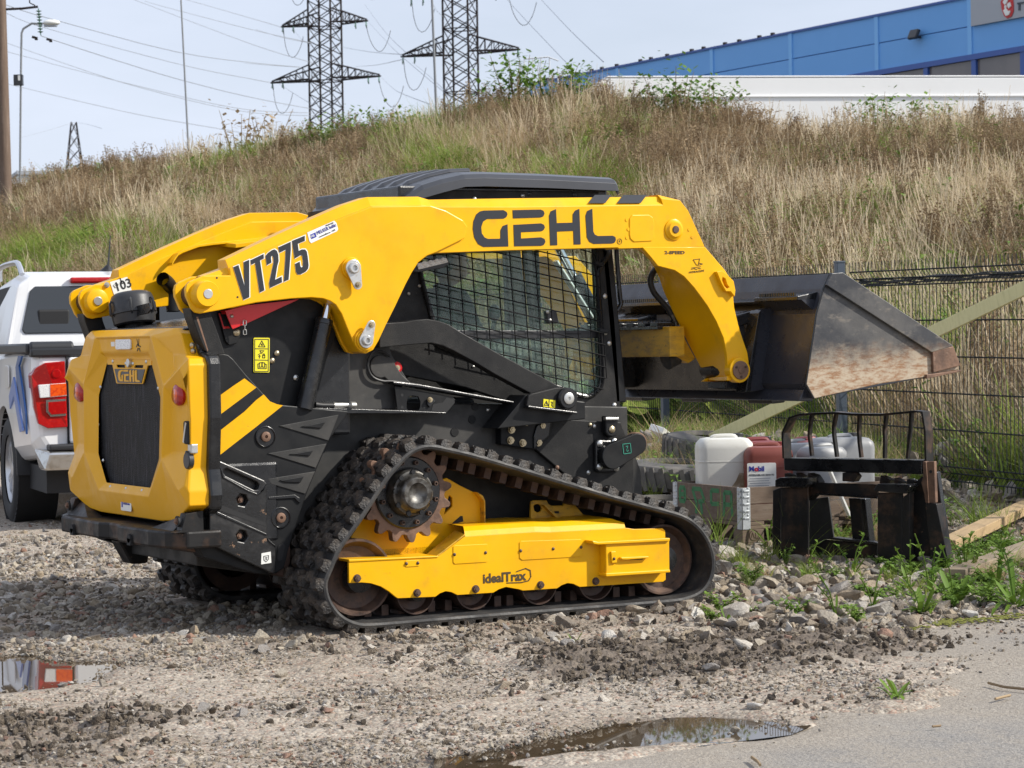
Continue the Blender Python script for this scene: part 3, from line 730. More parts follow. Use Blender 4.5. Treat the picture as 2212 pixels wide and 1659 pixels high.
def leafy_mesh(seed, h, n, ls, spread):
    r = random.Random(seed); V = []; F = []; mb = MB()
    for s_ in range(6):
        a = r.uniform(0, 6.28); ln = r.uniform(.1, .35); hh = h * r.uniform(.6, 1)
        P = [Vector((0, 0, 0)), Vector((math.cos(a) * ln * .4, math.sin(a) * ln * .4, hh * .5)), Vector((math.cos(a) * ln * spread, math.sin(a) * ln * spread, hh))]; mb.tube(P, [.008, .006, .003], 3, cap=False)
        for k in range(n):
            t = r.uniform(.2, 1.0); p = P[0].lerp(P[1], t * 2) if t < .5 else P[1].lerp(P[2], t * 2 - 1)
            b = r.uniform(0, 6.28); el = r.uniform(-.5, .7); s2 = ls * r.uniform(.6, 1.3); d = Vector((math.cos(b) * math.cos(el), math.sin(b) * math.cos(el), math.sin(el))); sd = d.cross(Vector((0, 0, 1))).normalized()
            mb.add([p, p + d * s2 * .5 + sd * s2 * .26, p + d * s2 + Vector((0, 0, -.15 * s2)), p + d * s2 * .5 - sd * s2 * .26 + Vector((0, 0, .06 * s2))], [(0, 1, 2, 3)])
    return mb.mesh('leafy')
def leaf_mat(name, c1, c2, rough=.7, tr=.25):
    m = bpy.data.materials.new(name); m.use_nodes = True; nt = m.node_tree; b = nt.nodes['Principled BSDF']; oi = nt.nodes.new("ShaderNodeObjectInfo")
    tc = nt.nodes.new("ShaderNodeTexCoord"); f = _math(nt, 'ADD', _math(nt, 'MULTIPLY', oi.outputs['Random'], .65), _math(nt, 'MULTIPLY', _noise(nt, tc.outputs['Object'], 11.0, 3.0), .5))
    c = _mixc(nt, f, c1, c2); nt.links.new(c, b.inputs['Base Color']); b.inputs['Roughness'].default_value = rough; b.inputs['Specular IOR Level'].default_value = .25
    t = nt.nodes.new("ShaderNodeBsdfTranslucent"); nt.links.new(c, t.inputs['Color']); mx = nt.nodes.new("ShaderNodeMixShader"); mx.inputs[0].default_value = tr
    nt.links.new(b.outputs[0], mx.inputs[1]); nt.links.new(t.outputs[0], mx.inputs[2]); nt.links.new(mx.outputs[0], nt.nodes['Material Output'].inputs[0]); return m
M['dry'] = leaf_mat('dry_grass', (.42, .29, .155), (.60, .46, .28), tr=.4); M['pale'] = leaf_mat('pale_straw', (.54, .43, .28), (.72, .61, .44), tr=.4)
M['brown'] = leaf_mat('dead_weed_stems', (.20, .135, .078), (.46, .345, .21)); M['grass'] = leaf_mat('green_grass', (.14, .24, .035), (.32, .38, .08)); M['leaf'] = leaf_mat('weed_leaves', (.09, .19, .03), (.20, .30, .055))
M['leaf_light'] = leaf_mat('light_green_leaves', (.14, .22, .03), (.28, .33, .06))
def coll(name, items):
    c = bpy.data.collections.new(name); SRC.children.link(c)
    for me, mt in items: source(name, me, mt, c)
    return c
C_dry = coll('dry_grass_source', [(blade_mesh(k, 70, .35, .85, .24, .0055, .55, .75), M['dry']) for k in range(4)] + [(blade_mesh(20 + k, 55, .4, .95, .22, .005, .35, .5), M['pale']) for k in range(2)])
C_pale = coll('straw_source', [(blade_mesh(30 + k, 34, .55, 1.05, .20, .0050, .25, .22, 4, .8), M['pale']) for k in range(3)] + [(blade_mesh(34 + k, 40, .4, .9, .22, .005, .4, .5), M['dry']) for k in range(2)])
C_brown = coll('dead_weed_source', [(weed_mesh(50 + k, .80, 14, .0075, 3), M['brown']) for k in range(6)] + [(blade_mesh(60, 40, .3, .7, .25, .006, .6, .6), M['brown'])])
C_green = coll('green_grass_source', [(blade_mesh(70 + k, 80, .40, .92, .26, .0075, .5, .7), M['grass']) for k in range(4)])
C_leaf = coll('weed_leaf_source', [(leafy_mesh(80 + k, .55, 16, .075, 1.0), M['leaf']) for k in range(4)])
n = 90000; a = rng.uniform(-.27, .27, n); t = rng.uniform(-.02, 1.22, n) ** 1.0; d0, dc, zc = hill_params(a); d = d0 + t * (dc - d0); l = a * d
k = rng.random(n) < .30 * (d / 30.0) ** 1.0; a, t, d, l = a[k], t[k], d[k], l[k]; x, y = xy(l, d); z = hill_z(l, d) - .03; n = len(x)
u_ = 1106 + 5330 * a
n1 = fbm(x * .38 + 3, y * .38, 4); n2 = fbm(x * .55 + 31, y * .55, 4); n3 = fbm(x * .30 + 60, y * .30 + 5, 3)
GP, DP, PP = [(-0.041, 1.05, 0.014), (-0.027, 0.8, 0.011), (-0.102, 0.97, 0.011), (-0.123, 1.0, 0.008), (0.006, 1.0, 0.013), (0.023, 0.95, 0.01), (0.055, 1.02, 0.015), (0.033, 0.71, 0.008), (0.11, 0.62, 0.008), (0.19, 0.7, 0.011), (-0.189, 0.5, 0.012), (-0.151, 0.54, 0.023), (0.07, 1.0, 0.011), (-0.072, 1.0, 0.009), (0.168, 1.0, 0.011), (0.149, 0.33, 0.011), (0.126, 1.0, 0.008), (0.042, 0.56, 0.008)], [(0.089, 0.81, 0.043), (0.046, 0.78, 0.023), (-0.146, 0.85, 0.024), (-0.179, 1.03, 0.019), (-0.076, 0.76, 0.023), (0.149, 0.6, 0.038), (0.186, 0.86, 0.019), (-0.159, 1.0, 0.011)], [(0.027, 1.0, 0.017), (0.14, 1.0, 0.038), (0.177, 1.0, 0.028), (-0.127, 1.0, 0.015), (0.102, 0.41, 0.038), (0.158, 0.4, 0.047), (0.074, 1.0, 0.017), (-0.142, 0.62, 0.023), (-0.091, 1.0, 0.011)]
def patch(Ls, tr=.10): return np.minimum(1.0, sum(np.exp(-((a - pa) / (pr_ * .75)) ** 2 - ((t - pt) / (tr + pr_ * 2.0)) ** 2) for pa, pt, pr_ in Ls))
jit = (.35 + 1.3 * sstep(.38, .6, n2))
wg = 3.4 * patch(GP) * jit + sstep(.49, .61, n2) * 1.6 + .25 * sstep(.16, .03, t) * (a < .0) + .35 * np.exp(-((u_ - 900) / 130) ** 2 - ((t - .75) / .22) ** 2) + .25 * sstep(.95, 1.1, t) * (a > -.02)
wb = .22 + 2.6 * patch(DP, .14) * (.4 + sstep(.4, .55, n1)) + 1.5 * sstep(.46, .58, n1) + .8 * np.exp(-((u_ - 1560) / 330) ** 2 - ((t - .42) / .18) ** 2) + .5 * np.exp(-((u_ - 330) / 200) ** 2 - ((t - .35) / .3) ** 2) - .4 * sstep(.85, 1.05, t)
wp = 2.4 * patch(PP, .12) + .6 * sstep(.04, .10, a) * sstep(.42, .15, t) + .3 * sstep(.5, .65, n3) + .5 * sstep(.85, 1.0, t) * (a > .03)
wd = .75 + .7 * sstep(.45, .6, n3) + .4 * sstep(.75, .95, t)
W = np.clip(np.stack([wd, wp, wb, wg], 1), .02, None); W = W / W.sum(1, keepdims=True); ch = (rng.random((n, 1)) > np.cumsum(W, 1)).sum(1)
for idx, cc, nm, lab, s0, s1 in ((0, C_dry, 'dry_grass', 'tangled dry tan grass over the embankment', .75, 1.2), (1, C_pale, 'straw_stalks', 'pale upright straw stalks on the embankment', .7, 1.15), (2, C_brown, 'dead_weeds', 'brown dead weed stems on the embankment', .7, 1.3), (3, C_green, 'green_grass', 'patches of green grass on the embankment', .75, 1.15)):
    q = ch == idx; m = int(q.sum()); s = rng.uniform(s0, s1, m) * np.where(t[q] > 1.0, .8, 1.0)
    scatter(nm, np.stack([x[q], y[q], z[q]], 1), np.stack([s, s, s * rng.uniform(.85, 1.15, m)], 1), np.stack([rng.normal(0, .12, m), rng.normal(0, .12, m), rng.uniform(0, 6.28, m)], 1), cc, lab)
q = rng.random(n) < (.10 + .7 * sstep(.46, .60, n2)) * .55; m = int(q.sum()); s = rng.uniform(.7, 1.55, m)
scatter('weed_leaves', np.stack([x[q], y[q], z[q]], 1), np.stack([s, s, s], 1), np.stack([0 * s, 0 * s, rng.uniform(0, 6.28, m)], 1), C_leaf, 'low green weeds among the dry grass')
# verge grass and weeds by the fence and between the stones
n = 9000; d = rng.uniform(11.0, 20.0, n); l = rng.uniform(.3, .30 * 20, n); k = (l / d < .27); x, y = xy(l[k], d[k]); l, d = l[k], d[k]
pv = (.06 * sstep(11.5, 13, d) + .30 * sstep(15.2, 17.5, d)) * sstep(.5, 1.6, l) * (.3 + sstep(.45, .62, fbm(x * 1.2, y * 1.2, 3)))
q = (rng.random(len(x)) < pv) & (pdist(x, y, ROAD) > .15); x, y, l, d = x[q], y[q], l[q], d[q]; m = len(x); z = gh(x, y); g = rng.random(m)
for lo, hi, cc, nm, lab, s0, s1 in ((0, .45, C_green, 'verge_grass', 'green grass growing along the fence foot', .18, .42), (.45, .80, C_leaf, 'verge_weeds', 'small leafy weeds between the stones', .18, .5), (.80, 1.01, C_dry, 'verge_straw', 'thin dry grass along the fence foot', .25, .5)):
    q = (g >= lo) & (g < hi); mm = int(q.sum()); s = rng.uniform(s0, s1, mm) * np.where(d[q] < 14, .55, 1.0)
    scatter(nm, np.stack([x[q], y[q], z[q]], 1), np.stack([s, s, s], 1), np.stack([rng.normal(0, .1, mm), rng.normal(0, .1, mm), rng.uniform(0, 6.28, mm)], 1), cc, lab)

# low weeds creeping over the stones at the right
n = 5200; d = rng.uniform(10.6, 16.5, n); l = rng.uniform(.8, 4.4, n); k = l / d < .25; l, d = l[k], d[k]; x, y = xy(l, d)
gw = np.exp(-((l - 2.45) / .55) ** 2 - ((d - 11.8) / .8) ** 2) * .42 + np.exp(-((l - 2.9) / .8) ** 2 - ((d - 13.4) / 1.2) ** 2) * .22 + .05 * sstep(.52, .64, fbm(x * 1.4, y * 1.4, 3))
q = (rng.random(len(x)) < gw * (.35 + sstep(.42, .58, fbm(x * 2.2 + 8, y * 2.2, 3)))) & (pdist(x, y, ROAD) > .12); x, y = x[q], y[q]; m = len(x); s = rng.uniform(.10, .22, m)
C_low = coll('creeping_weed_source', [(leafy_mesh(180 + k_, .50, 24, .15, 1.6), M['leaf']) for k_ in range(4)] + [(blade_mesh(190, 22, .4, 1.0, .3, .012, .7, .7), M['grass'])])
scatter('creeping_weeds', np.stack([x, y, gh(x, y)], 1), np.stack([s, s, s], 1), np.stack([0 * s, 0 * s, rng.uniform(0, 6.28, m)], 1), C_low, 'low spreading green weeds and grass over the stones at the right')
# ================================================================== far things
def V3(p): return Vector(p)
def hill_at(x, y):
    l, d = ld(np.array(x), np.array(y)); return float(hill_z(l, d))
# ---- blue hall
HX_ = QD(I0, [(2081, 1)], 72.0)[0][0]
M['blue'] = pm('blue_sheet_cladding', (.13, .37, .76), .5, layers=[((.15, .40, .80), .4, .4, .7, .6)])
M['blue_dark'] = pm('dark_blue_frame', (.035, .095, .34), .45)
M['blue_light'] = pm('light_blue_trim', (.19, .46, .84), .5)
M['grey_sign'] = pm('grey_sign_sheet', (.36, .38, .41), .5)
M['hall_glass'] = pm('brownish_window_glass', (.145, .130, .128), .12, layers=[((.19, .165, .155), .5, .4, .65, .7)])
M['sign_red'] = pm('sign_red', (.55, .03, .03), .5); M['sign_ink'] = pm('sign_ink', (.06, .07, .09), .5)
hx = lambda pts, z=I0: QX(z, pts, HX_)
top = hx([(1143, 170), (1334, 136), (1538, 100.5), (1708, 72), (1894, 38), (2095, 1)]); zt = sum(p[1] for p in top[2:]) / 4
ys = [p[0] for p in top] + [top[-1][0] - 9.0, top[-1][0] - 18.0]
zm = hx([(1894, 94)])[0][1]; zw = hx([(1894, 152)])[0][1]; zbase = 2.6
hall = empty('hall', (HX_, ys[3], zbase), 0, 'big blue clad hall on the skyline with a grey sign board', 'hall')
def hbox(name, y0, y1, z0, z1, dx0, dx1, mat, bev=.0):
    return MB().box2((dx0, y0 - ys[3], z0 - zbase), (dx1, y1 - ys[3], z1 - zbase)).build(name, mat, hall, bev)
hbox('hall_body', ys[0], ys[-1], zbase - .5, zt - .05, .10, 26, M['blue'])
ends = [(ys[i], ys[i + 1]) for i in range(len(ys) - 1)]
for i, (a, b) in enumerate(ends):
    hbox('wall_panel', a - .05, b + .05, zw, zm - .015, 0, .12, M['blue'])
    hbox('wall_panel', a - .05, b + .05, zm + .015, zt, 0, .12, M['blue'])
    hbox('joint_strip', b - .09, b + .09, zw, zt + .01, -.035, .1, M['blue_light'])
hbox('roof_edge', ys[0], ys[-1], zt, zt + .07, -.06, .3, M['blue_dark'])
mb = MB(); r_ = random.Random(3)
for k in range(16): mb.box((-.02, ys[0] + (ys[3] - ys[0]) * (k + r_.random() * .6) / 16 - ys[3], zt + .10 - zbase), (.10, .12, .08))
mb.build('roof_fixing', M['far_steel'], hall)['kind'] = 'stuff'
hbox('window_head', ys[2], ys[-1], zw - .16, zw, -.05, .12, M['blue_dark'])
wy = [p[0] for p in hx([(1700, 150), (1800, 150), (1899, 150), (2000, 150), (2104, 150), (2210, 150)])] + [ys[-2], ys[-1]]
for a, b in zip(wy[:-1], wy[1:]):
    f = hbox('window', a, b, zw - 2.6, zw - .16, .06, .12, M['hall_glass'])
    hbox('window_mullion', b - .10, b + .10, zw - 2.6, zw - .16, -.02, .1, M['blue_dark'])
s0 = hx([(2104, 57), (2104, -80)]); sg_ = hbox('sign_board', ys[5] - .15, ys[-1], s0[0][1], s0[0][1] + 2.4, -.10, -.04, M['grey_sign'])
def hx_poly(name, pts, mat, dx, parent, z=I0):
    q = [(y - ys[3], zz - zbase) for y, zz in hx(pts, z)]; return MB().prism(q, dx, dx - .03, 'x').build(name, mat, parent)
hx_poly('sign_emblem', [(2040, 20), (2060, -30), (2100, -40), (2140, -20), (2148, 40), (2148, 100), (2130, 145), (2095, 160), (2070, 140), (2050, 90)], M['sign_red'], -.10, sg_, T(3, 0))
for pts in ([(2065, 20), (2085, -15), (2110, -5), (2098, 30), (2080, 45)], [(2100, 40), (2125, 20), (2135, 55), (2112, 75)], [(2068, 95), (2090, 70), (2108, 95), (2130, 95), (2118, 130), (2090, 140)], [(2078, 50), (2095, 48), (2094, 70), (2080, 75)]):
    hx_poly('emblem_flower', pts, M['white_vinyl'], -.132, sg_, T(3, 0))
for pts in ([(2182, 25), (2300, 5), (2300, 20), (2182, 40)], [(2192, 32), (2206, 30), (2206, 90), (2192, 92)]):
    hx_poly('sign_letter', pts, M['sign_ink'], -.10, sg_, T(3, 0))
c = hx([(1310, 300)], T(3, 0))[0]
fl = MB().box((-.22, c[0] - ys[3], c[1] - zbase), (.12, .40, .30), (0, .45, 0)).box((-.10, c[0] - ys[3] - .06, c[1] - zbase - .08), (.20, .08, .08)).build('floodlight', M['plastic_black'], hall, .03)
MB().box((-.275, c[0] - ys[3], c[1] - zbase - .025), (.02, .24, .16), (0, .45, 0)).build('floodlight_glass', M['lens_clear'], fl)
# ---- white wall before the hall
A, B = QD(I0, [(1268, 168)], 54.0)[0], QD(I0, [(2420, 168)], 55.8)[0]
A, B = Vector(A), Vector(B); ex_ = (B - A); ex_.z = 0; Lw = ex_.length; ex_.normalize(); nn = Vector((-ex_.y, ex_.x, 0))
ww = empty('white_wall', (A.x, A.y, 3.0), math.atan2(ex_.y, ex_.x), 'long low white wall on the embankment top below the blue hall', 'wall')
H = A.z - 3.0
M['white_wall'] = pm('white_render', (.86, .86, .85), .6, layers=[((.80, .80, .79), .6, .4, .7, .5)])
pro = [(-.1, 0), (-.05, H * .86), (.12, H * .95), (.45, H), (Lw, H), (Lw, 0)]
MB().prism(pro, 0, 2.4).build('wall_face', M['white_wall'], ww, .03)
MB().prism([(.45, H + .002), (Lw, H + .002), (Lw, H + .04), (.45, H + .04)], -.01, 2.41).build('wall_coping', M['white_wall'], ww, .015)
MB().box((Lw / 2 + .3, -.02, H - .42), (Lw - 1, .03, .02)).build('wall_seam', M['white_wall'], ww)
# ---- white building far left
p = Vector(QD(I0, [(160, 440)], 66.0)[0]); bl = empty('white_building', (p.x, p.y, 2.0), -YAW + .3, 'low white building glimpsed through weeds beside the wooden pole', 'building')
zz = QD(I0, [(160, 378)], 66.0)[0][2] - 2.0
MB().box2((-1.45, 0, 0), (1.9, 6, zz)).build('building_wall', M['white_wall'], bl); MB().box2((-1.5, -.1, zz), (1.95, 6.1, zz + .10)).build('building_roof', M['grey_sign'], bl)
for k in range(3): MB().box2((-1.1 + k, -.02, zz - 1.0), (-.5 + k, .05, zz - .45)).build('window', M['hall_glass'], bl)
# ---- pale railing on the skyline
p = Vector(QD(I0, [(1168, 175)], 62.0)[0]); rl0 = empty('railing', (p.x, p.y, p.z - 1.6), -YAW, 'pale thin railing on the skyline beside the second pylon', 'railing')
M['pale_steel'] = pm('pale_galvanised_pipe', (.62, .64, .66), .5)
for k in range(5): MB().cyl((-.40 + .21 * k, 0, 0), (-.40 + .21 * k, 0, 2.18 - (.0 if k < 4 else .2)), .018, n=6).build('rail_post', M['pale_steel'], rl0)
MB().tube([(-.42, 0, 2.16), (.2, 0, 2.20), (.46, 0, 2.1)], .02, 6).build('top_rail', M['pale_steel'], rl0)
# ---- poles
M['pole_wood'] = pm('weathered_pole', (.135, .092, .066), .85, layers=[((.20, .145, .11), 3.0, .45, .7, .7, (6, 6, .6))], bumps=[(8., .3, .02)])
M['galv'] = pm('galvanised_pole', (.20, .21, .22), .5)
pA, pB = Vector(QD(I0, [(19, 640)], 45.0)[0]), Vector(QD(I0, [(-1, -70)], 45.0)[0])
pp = empty('power_pole', tuple(pA), 0, 'brown wooden power pole with a side arm at the left edge', 'pole')
MB().cyl((0, 0, 0), tuple(pB - pA), .118, .098, n=18).build('pole', M['pole_wood'], pp)
q = [Vector(v) - pA for v in QD(I0, [(12, 20), (48, 18.5), (82, 14.5)], 45.0)]
MB().tube(q, .022, 8).build('cross_arm', M['far_steel'], pp); q2 = [Vector(v) - pA for v in QD(I0, [(63, -20), (64, 6), (76, 12)], 45.0)]; MB().tube(q2, .012, 6).build('arm_spur', M['far_steel'], pp)
g_ = pm('green_glass_insulator', (.10, .20, .15), .25); q = [Vector(v) - pA for v in QD(I0, [(83, 18), (88, 76)], 45.0)]
ins = MB().tube(q, .010, 6)
for k in range(8): c_ = q[0].lerp(q[1], .1 + k * .11); ins.lathe([(-.018, .02), (0, .055), (.012, .02)], c_, (0, 0, 1), 10)
ins.build('insulator', g_, pp)
def thin_pole(name, u0, v0, u1, v1, depth, r, label, mat='galv'):
    a, b = Vector(QD(I0, [(u0, v0)], depth)[0]), Vector(QD(I0, [(u1, v1)], depth)[0]); o = MB().cyl((0, 0, 0), tuple(b - a), r, r * .8, n=10).build(name, M[mat]); o.location = a
    return tag(o, label, 'pole', 'thin steel poles on the skyline')
thin_pole('mast_pole', 411, 400, 388, -60, 60.0, .024, 'thin grey pole rising from the grass left of the lattice pylons')
thin_pole('mast_pole', 946, 330, 931, -60, 60.0, .034, 'thin grey pole crossing the arm of the second pylon')
a = Vector(QD(I0, [(42, 560)], 58.0)[0]); sl = empty('street_lamp', tuple(a), 0, 'tall curved street lamp with a white head beside the wooden pole', 'street lamp')
q = [Vector(v) - a for v in QD(I0, [(42, 560), (44, 300), (46.5, 78), (50, 63), (57, 54), (67, 50.5), (92, 52)], 58.0)]
MB().tube(smooth_path(q, .25)[0], .026, 8).build('pole', M['galv'], sl)
h_ = [Vector(v) - a for v in QD(I0, [(92, 50), (130, 48.5)], 58.0)]; c_ = (h_[0] + h_[1]) / 2
lh = MB().sphere((0, 0, 0), .21, 14, 8, (1, .55, .36)).mesh('lamp_head'); o = link('lamp_head', lh, M['white_vinyl'], sl, c_, (0, 0, -YAW)); MB().box(tuple(c_ + Vector((-.02, .01, -.07))), (.30, .12, .04), (0, 0, -YAW)).build('lamp_glass', M['grey_sign'], sl)
c_ = Vector(QD(I0, [(40, 173)], 58.0)[0]) - a; MB().box(tuple(c_), (.21, .16, .25), (0, 0, -YAW)).build('switch_box', M['plastic_black'], sl, .01)
MB().box(tuple(c_ + Vector((-.02, -.10, .04))), (.05, .01, .12), (0, 0, -YAW)).build('box_label', M['white_vinyl'], sl)
# ---- lattice pylons
def pylon(u, depth, half, rot, arms, ztop_v, label, name='pylon', zb=1.0, bay=1.05, taper=0.0, rl=.085, rbz=.042):
    c_ = Vector(QD(I0, [(u, 400)], depth)[0]); zt_ = QD(I0, [(u, ztop_v)], depth)[0][2]; H_ = zt_ - zb
    o = empty(name, (c_.x, c_.y, zb), -YAW + rot, label, 'pylon', 'high-voltage pylons on the skyline')
    cr_ = [(-half, -half), (half, -half), (half, half), (-half, half)]
    sc = lambda z_: 1.0 + taper * (1 - z_ / H_)
    P = lambda k, z_: (cr_[k % 4][0] * sc(z_), cr_[k % 4][1] * sc(z_), z_)
    for k in range(4): MB().cyl(P(k, 0), P(k, H_), rl, n=5).build('leg', M['far_steel'], o)
    mb = MB(); nb = int(H_ / bay)
    for i in range(nb):
        z0, z1_ = H_ * i / nb, H_ * (i + 1) / nb
        for k in range(4):
            mb.cyl(P(k, z0), P(k + 1, z1_), rbz, n=4, cap=False); mb.cyl(P(k + 1, z0), P(k, z1_), rbz, n=4, cap=False)
            if i % 4 == 0: mb.cyl(P(k, z0), P(k + 1, z0), rbz, n=4, cap=False)
    b_ = mb.build('bracing', M['far_steel'], o); b_['kind'] = 'stuff'
    for (vb, vt, L0, L1) in arms:
        zb_ = QD(I0, [(u, vb)], depth)[0][2] - zb; zt2 = QD(I0, [(u, vt)], depth)[0][2] - zb
        for sg, L in ((-1, L0), (1, L1)):
            mb = MB(); tip = Vector((sg * L, 0, zb_)); n_ = 6
            for yy in (-1, 1):
                r0 = Vector((sg * half, yy * half, zb_)); r1 = Vector((sg * half, yy * half, zt2))
                mb.cyl(r0, tip, rl * .9, n=5); mb.cyl(r1, tip + Vector((-sg * .1, 0, .12)), rbz * 1.5, n=5)
                for k in range(1, n_):
                    p, q_ = r0.lerp(tip, k / n_), r1.lerp(tip + Vector((0, 0, .1)), k / n_); mb.cyl(p, q_, rbz * .8, n=4, cap=False); p2 = r0.lerp(tip, (k - 1) / n_); mb.cyl(p2, q_, rbz * .8, n=4, cap=False)
            for k in range(1, n_):
                f = k / n_; mb.cyl((sg * half + sg * (L - half) * f, -half * (1 - f), zb_), (sg * half + sg * (L - half) * f, half * (1 - f), zb_), rbz, n=4, cap=False)
            ca = mb.build('cross_arm', M['far_steel'], o)
            s_ = MB()
            for dx in (.15, 1.1):
                t0 = tip + Vector((-sg * dx, 0, -.05)); s_.tube([t0, t0 + Vector((.35, -.8, -.45))], .05, 6); s_.tube([t0, t0 + Vector((-.35, .8, -.40))], .05, 6)
            s_.build('insulator', g_, o)
            loop = [tip + Vector((-sg * .2, 0, -.1)), tip + Vector((-sg * .1 + .25, 0, -1.5)), tip + Vector((.7, 0, -2.4)), tip + Vector((1.2, 0, -2.5)), tip + Vector((1.7, 0, -1.8)), tip + Vector((2.0, 0, -.9))]
            MB().tube(smooth_path(loop, .3)[0], .022, 4, cap=False).build('jumper_cable', M['far_steel'], o)
    return o
pylon(708, 200.0, 1.0, R(-22), [(52, 22, 3.95, 3.85), (172, 141, 5.0, 4.9), (-60, -95, 3.4, 3.3)], -140, 'nearer left lattice pylon with two long cross arms in view')
pylon(1000, 182.0, .98, R(-20), [(115, 79, 4.75, 4.65), (-10, -45, 4.0, 4.0)], -140, 'second lattice pylon from the left with one cross arm in view', bay=1.15)
pylon(162, 420.0, .42, R(18), [], 264, 'tiny far lattice tower between the street lamp and the grass', zb=-6.0, bay=2.2, taper=12.0, rl=.08, rbz=.05)
# ---- power lines
def wire(pts, d0_, d1_, r0=.008, r1=.022, label='thin sagging power line crossing the sky to the pylons'):
    n_ = len(pts); P = []
    for i, p in enumerate(pts):
        t_ = i / (n_ - 1); P.append(Vector(QD(I0, [p], 1.0 / ((1 - t_) / d0_ + t_ / d1_))[0]))
    S, ln = smooth_path(P, (P[-1] - P[0]).length / 24)
    rr = [r0 + (r1 - r0) * i / (len(S) - 1) for i in range(len(S))]
    o = MB().tube([s - S[0] for s in S], rr, 4, cap=False).build('power_line', M['wire']); o.location = S[0]
    return tag(o, label, 'power line', 'power lines across the sky')
M['wire'] = pm('grey_conductor', (.27, .29, .32), .6)
WL = ['line from the pole top to the upper left pylon arm side', 'line from the wooden pole to the lower left arm tip', 'line from the green insulator to the left pylon leg', 'upper of the two converging lines left of the mast', 'lower of the two converging lines left of the mast', 'lowest line leaving the switch box of the street lamp', 'line dropping from the sky top to the left pylon middle', 'line from the sky top crossing just above the mast middle', 'highest line reaching the upper left arm tip', 'short line behind the upper left arm', 'short level line left of the lower arm', 'line falling from the right tip of the upper arm', 'line falling from the right tip of the lower arm', 'thin line slanting between the two pylons', 'level line between the two pylons', 'rising line between lower arm and second pylon', 'long line slanting down towards the railing', 'outer line slanting down towards the blue hall end', "line falling right from the second pylon's left arm tip", 'line entering from the top left of the second pylon', 'short line under the upper left arm', 'short line under the lower left arm', 'faint line left of the tiny far tower', 'faint line right of the tiny far tower']
t0, t1, t2 = T(0, 0), T(1, 0), T(2, 0)
U = lambda z, *p: [z(q) for q in p]
for pts, a_, b_ in ((U(t0, (-60, 0), (190, 90), (540, 190), (1560, 455), (2212, 545)) + U(t1, (380, 580),), 46, 199), (U(t0, (-40, 90), (70, 120), (400, 245), (1590, 565), (2212, 690)) + U(t1, (120, 712)), 70, 199),
    (U(t0, (355, 308), (430, 335), (1000, 520), (1600, 700), (2212, 850)) + U(t1, (490, 942)), 45.2, 190), (U(t0, (-60, 325), (70, 375), (1150, 740), (2120, 965)) + U(t1, (500, 1000)), 90, 198), (U(t0, (-60, 415), (75, 450), (1200, 745), (2120, 945)) + U(t1, (490, 975)), 92, 198),
    (U(t0, (20, 715), (190, 755), (750, 890), (1300, 1010), (2000, 1130), (2212, 1170)), 95, 170), (U(t0, (1150, -8), (1220, 20), (2212, 395)) + U(t1, (480, 540)), 120, 199), (U(t0, (1250, 10), (1500, 80), (2212, 265)) + U(t1, (480, 370)), 120, 199),
    (U(t0, (1600, 0), (1690, 20), (2212, 170)) + U(t1, (220, 235)), 140, 198), (U(t1, (0, 255), (250, 330), (480, 372)), 150, 198), (U(t1, (-100, 545), (100, 562), (380, 580)), 160, 190),
    (U(t1, (975, 195), (1120, 350), (1250, 480), (1700, 860)), 200, 150), (U(t1, (1085, 670), (1180, 760), (1270, 812), (1500, 900)), 200, 150), (U(t1, (940, 40), (1120, 280), (1290, 450)), 205, 160),
    (U(t1, (750, 408), (1000, 450), (1260, 470)), 200, 182), (U(t1, (860, 575), (1050, 560), (1260, 515)), 205, 183), (U(t2, (-60, -40), (0, 45), (400, 470), (510, 580)), 140, 100), (U(t2, (220, -40), (265, 10), (520, 280), (790, 535)), 140, 95),
    (U(t1, (1350, 540), (1500, 660), (1640, 790)), 182, 140), (U(t1, (1500, -30), (1560, 90), (1640, 160)), 150, 181), (U(t1, (320, 250), (400, 345), (480, 385)), 199, 185), (U(t1, (200, 725), (330, 810), (480, 900)), 199, 185), (U(t0, (160, 1195), (400, 1130), (650, 1055)), 300, 418), (U(t0, (655, 1058), (760, 1075), (880, 1110)), 418, 300)):
    wire(pts, a_, b_, label='thin grey power ' + WL.pop(0))
for p in ((300, 325), (425, 343)):
    c_ = Vector(QD(T(0, 0), [p], 45.3)[0]); o = MB().box((0, 0, 0), (.10, .04, .045), (0, .3, -YAW)).box((.03, 0, -.03), (.05, .03, .03)).build('line_damper', M['far_steel']); o.location = c_
    tag(o, 'small dark damper clamped on the line beside the %s of the insulator' % ('left' if p[0] == 300 else 'right'), 'damper')

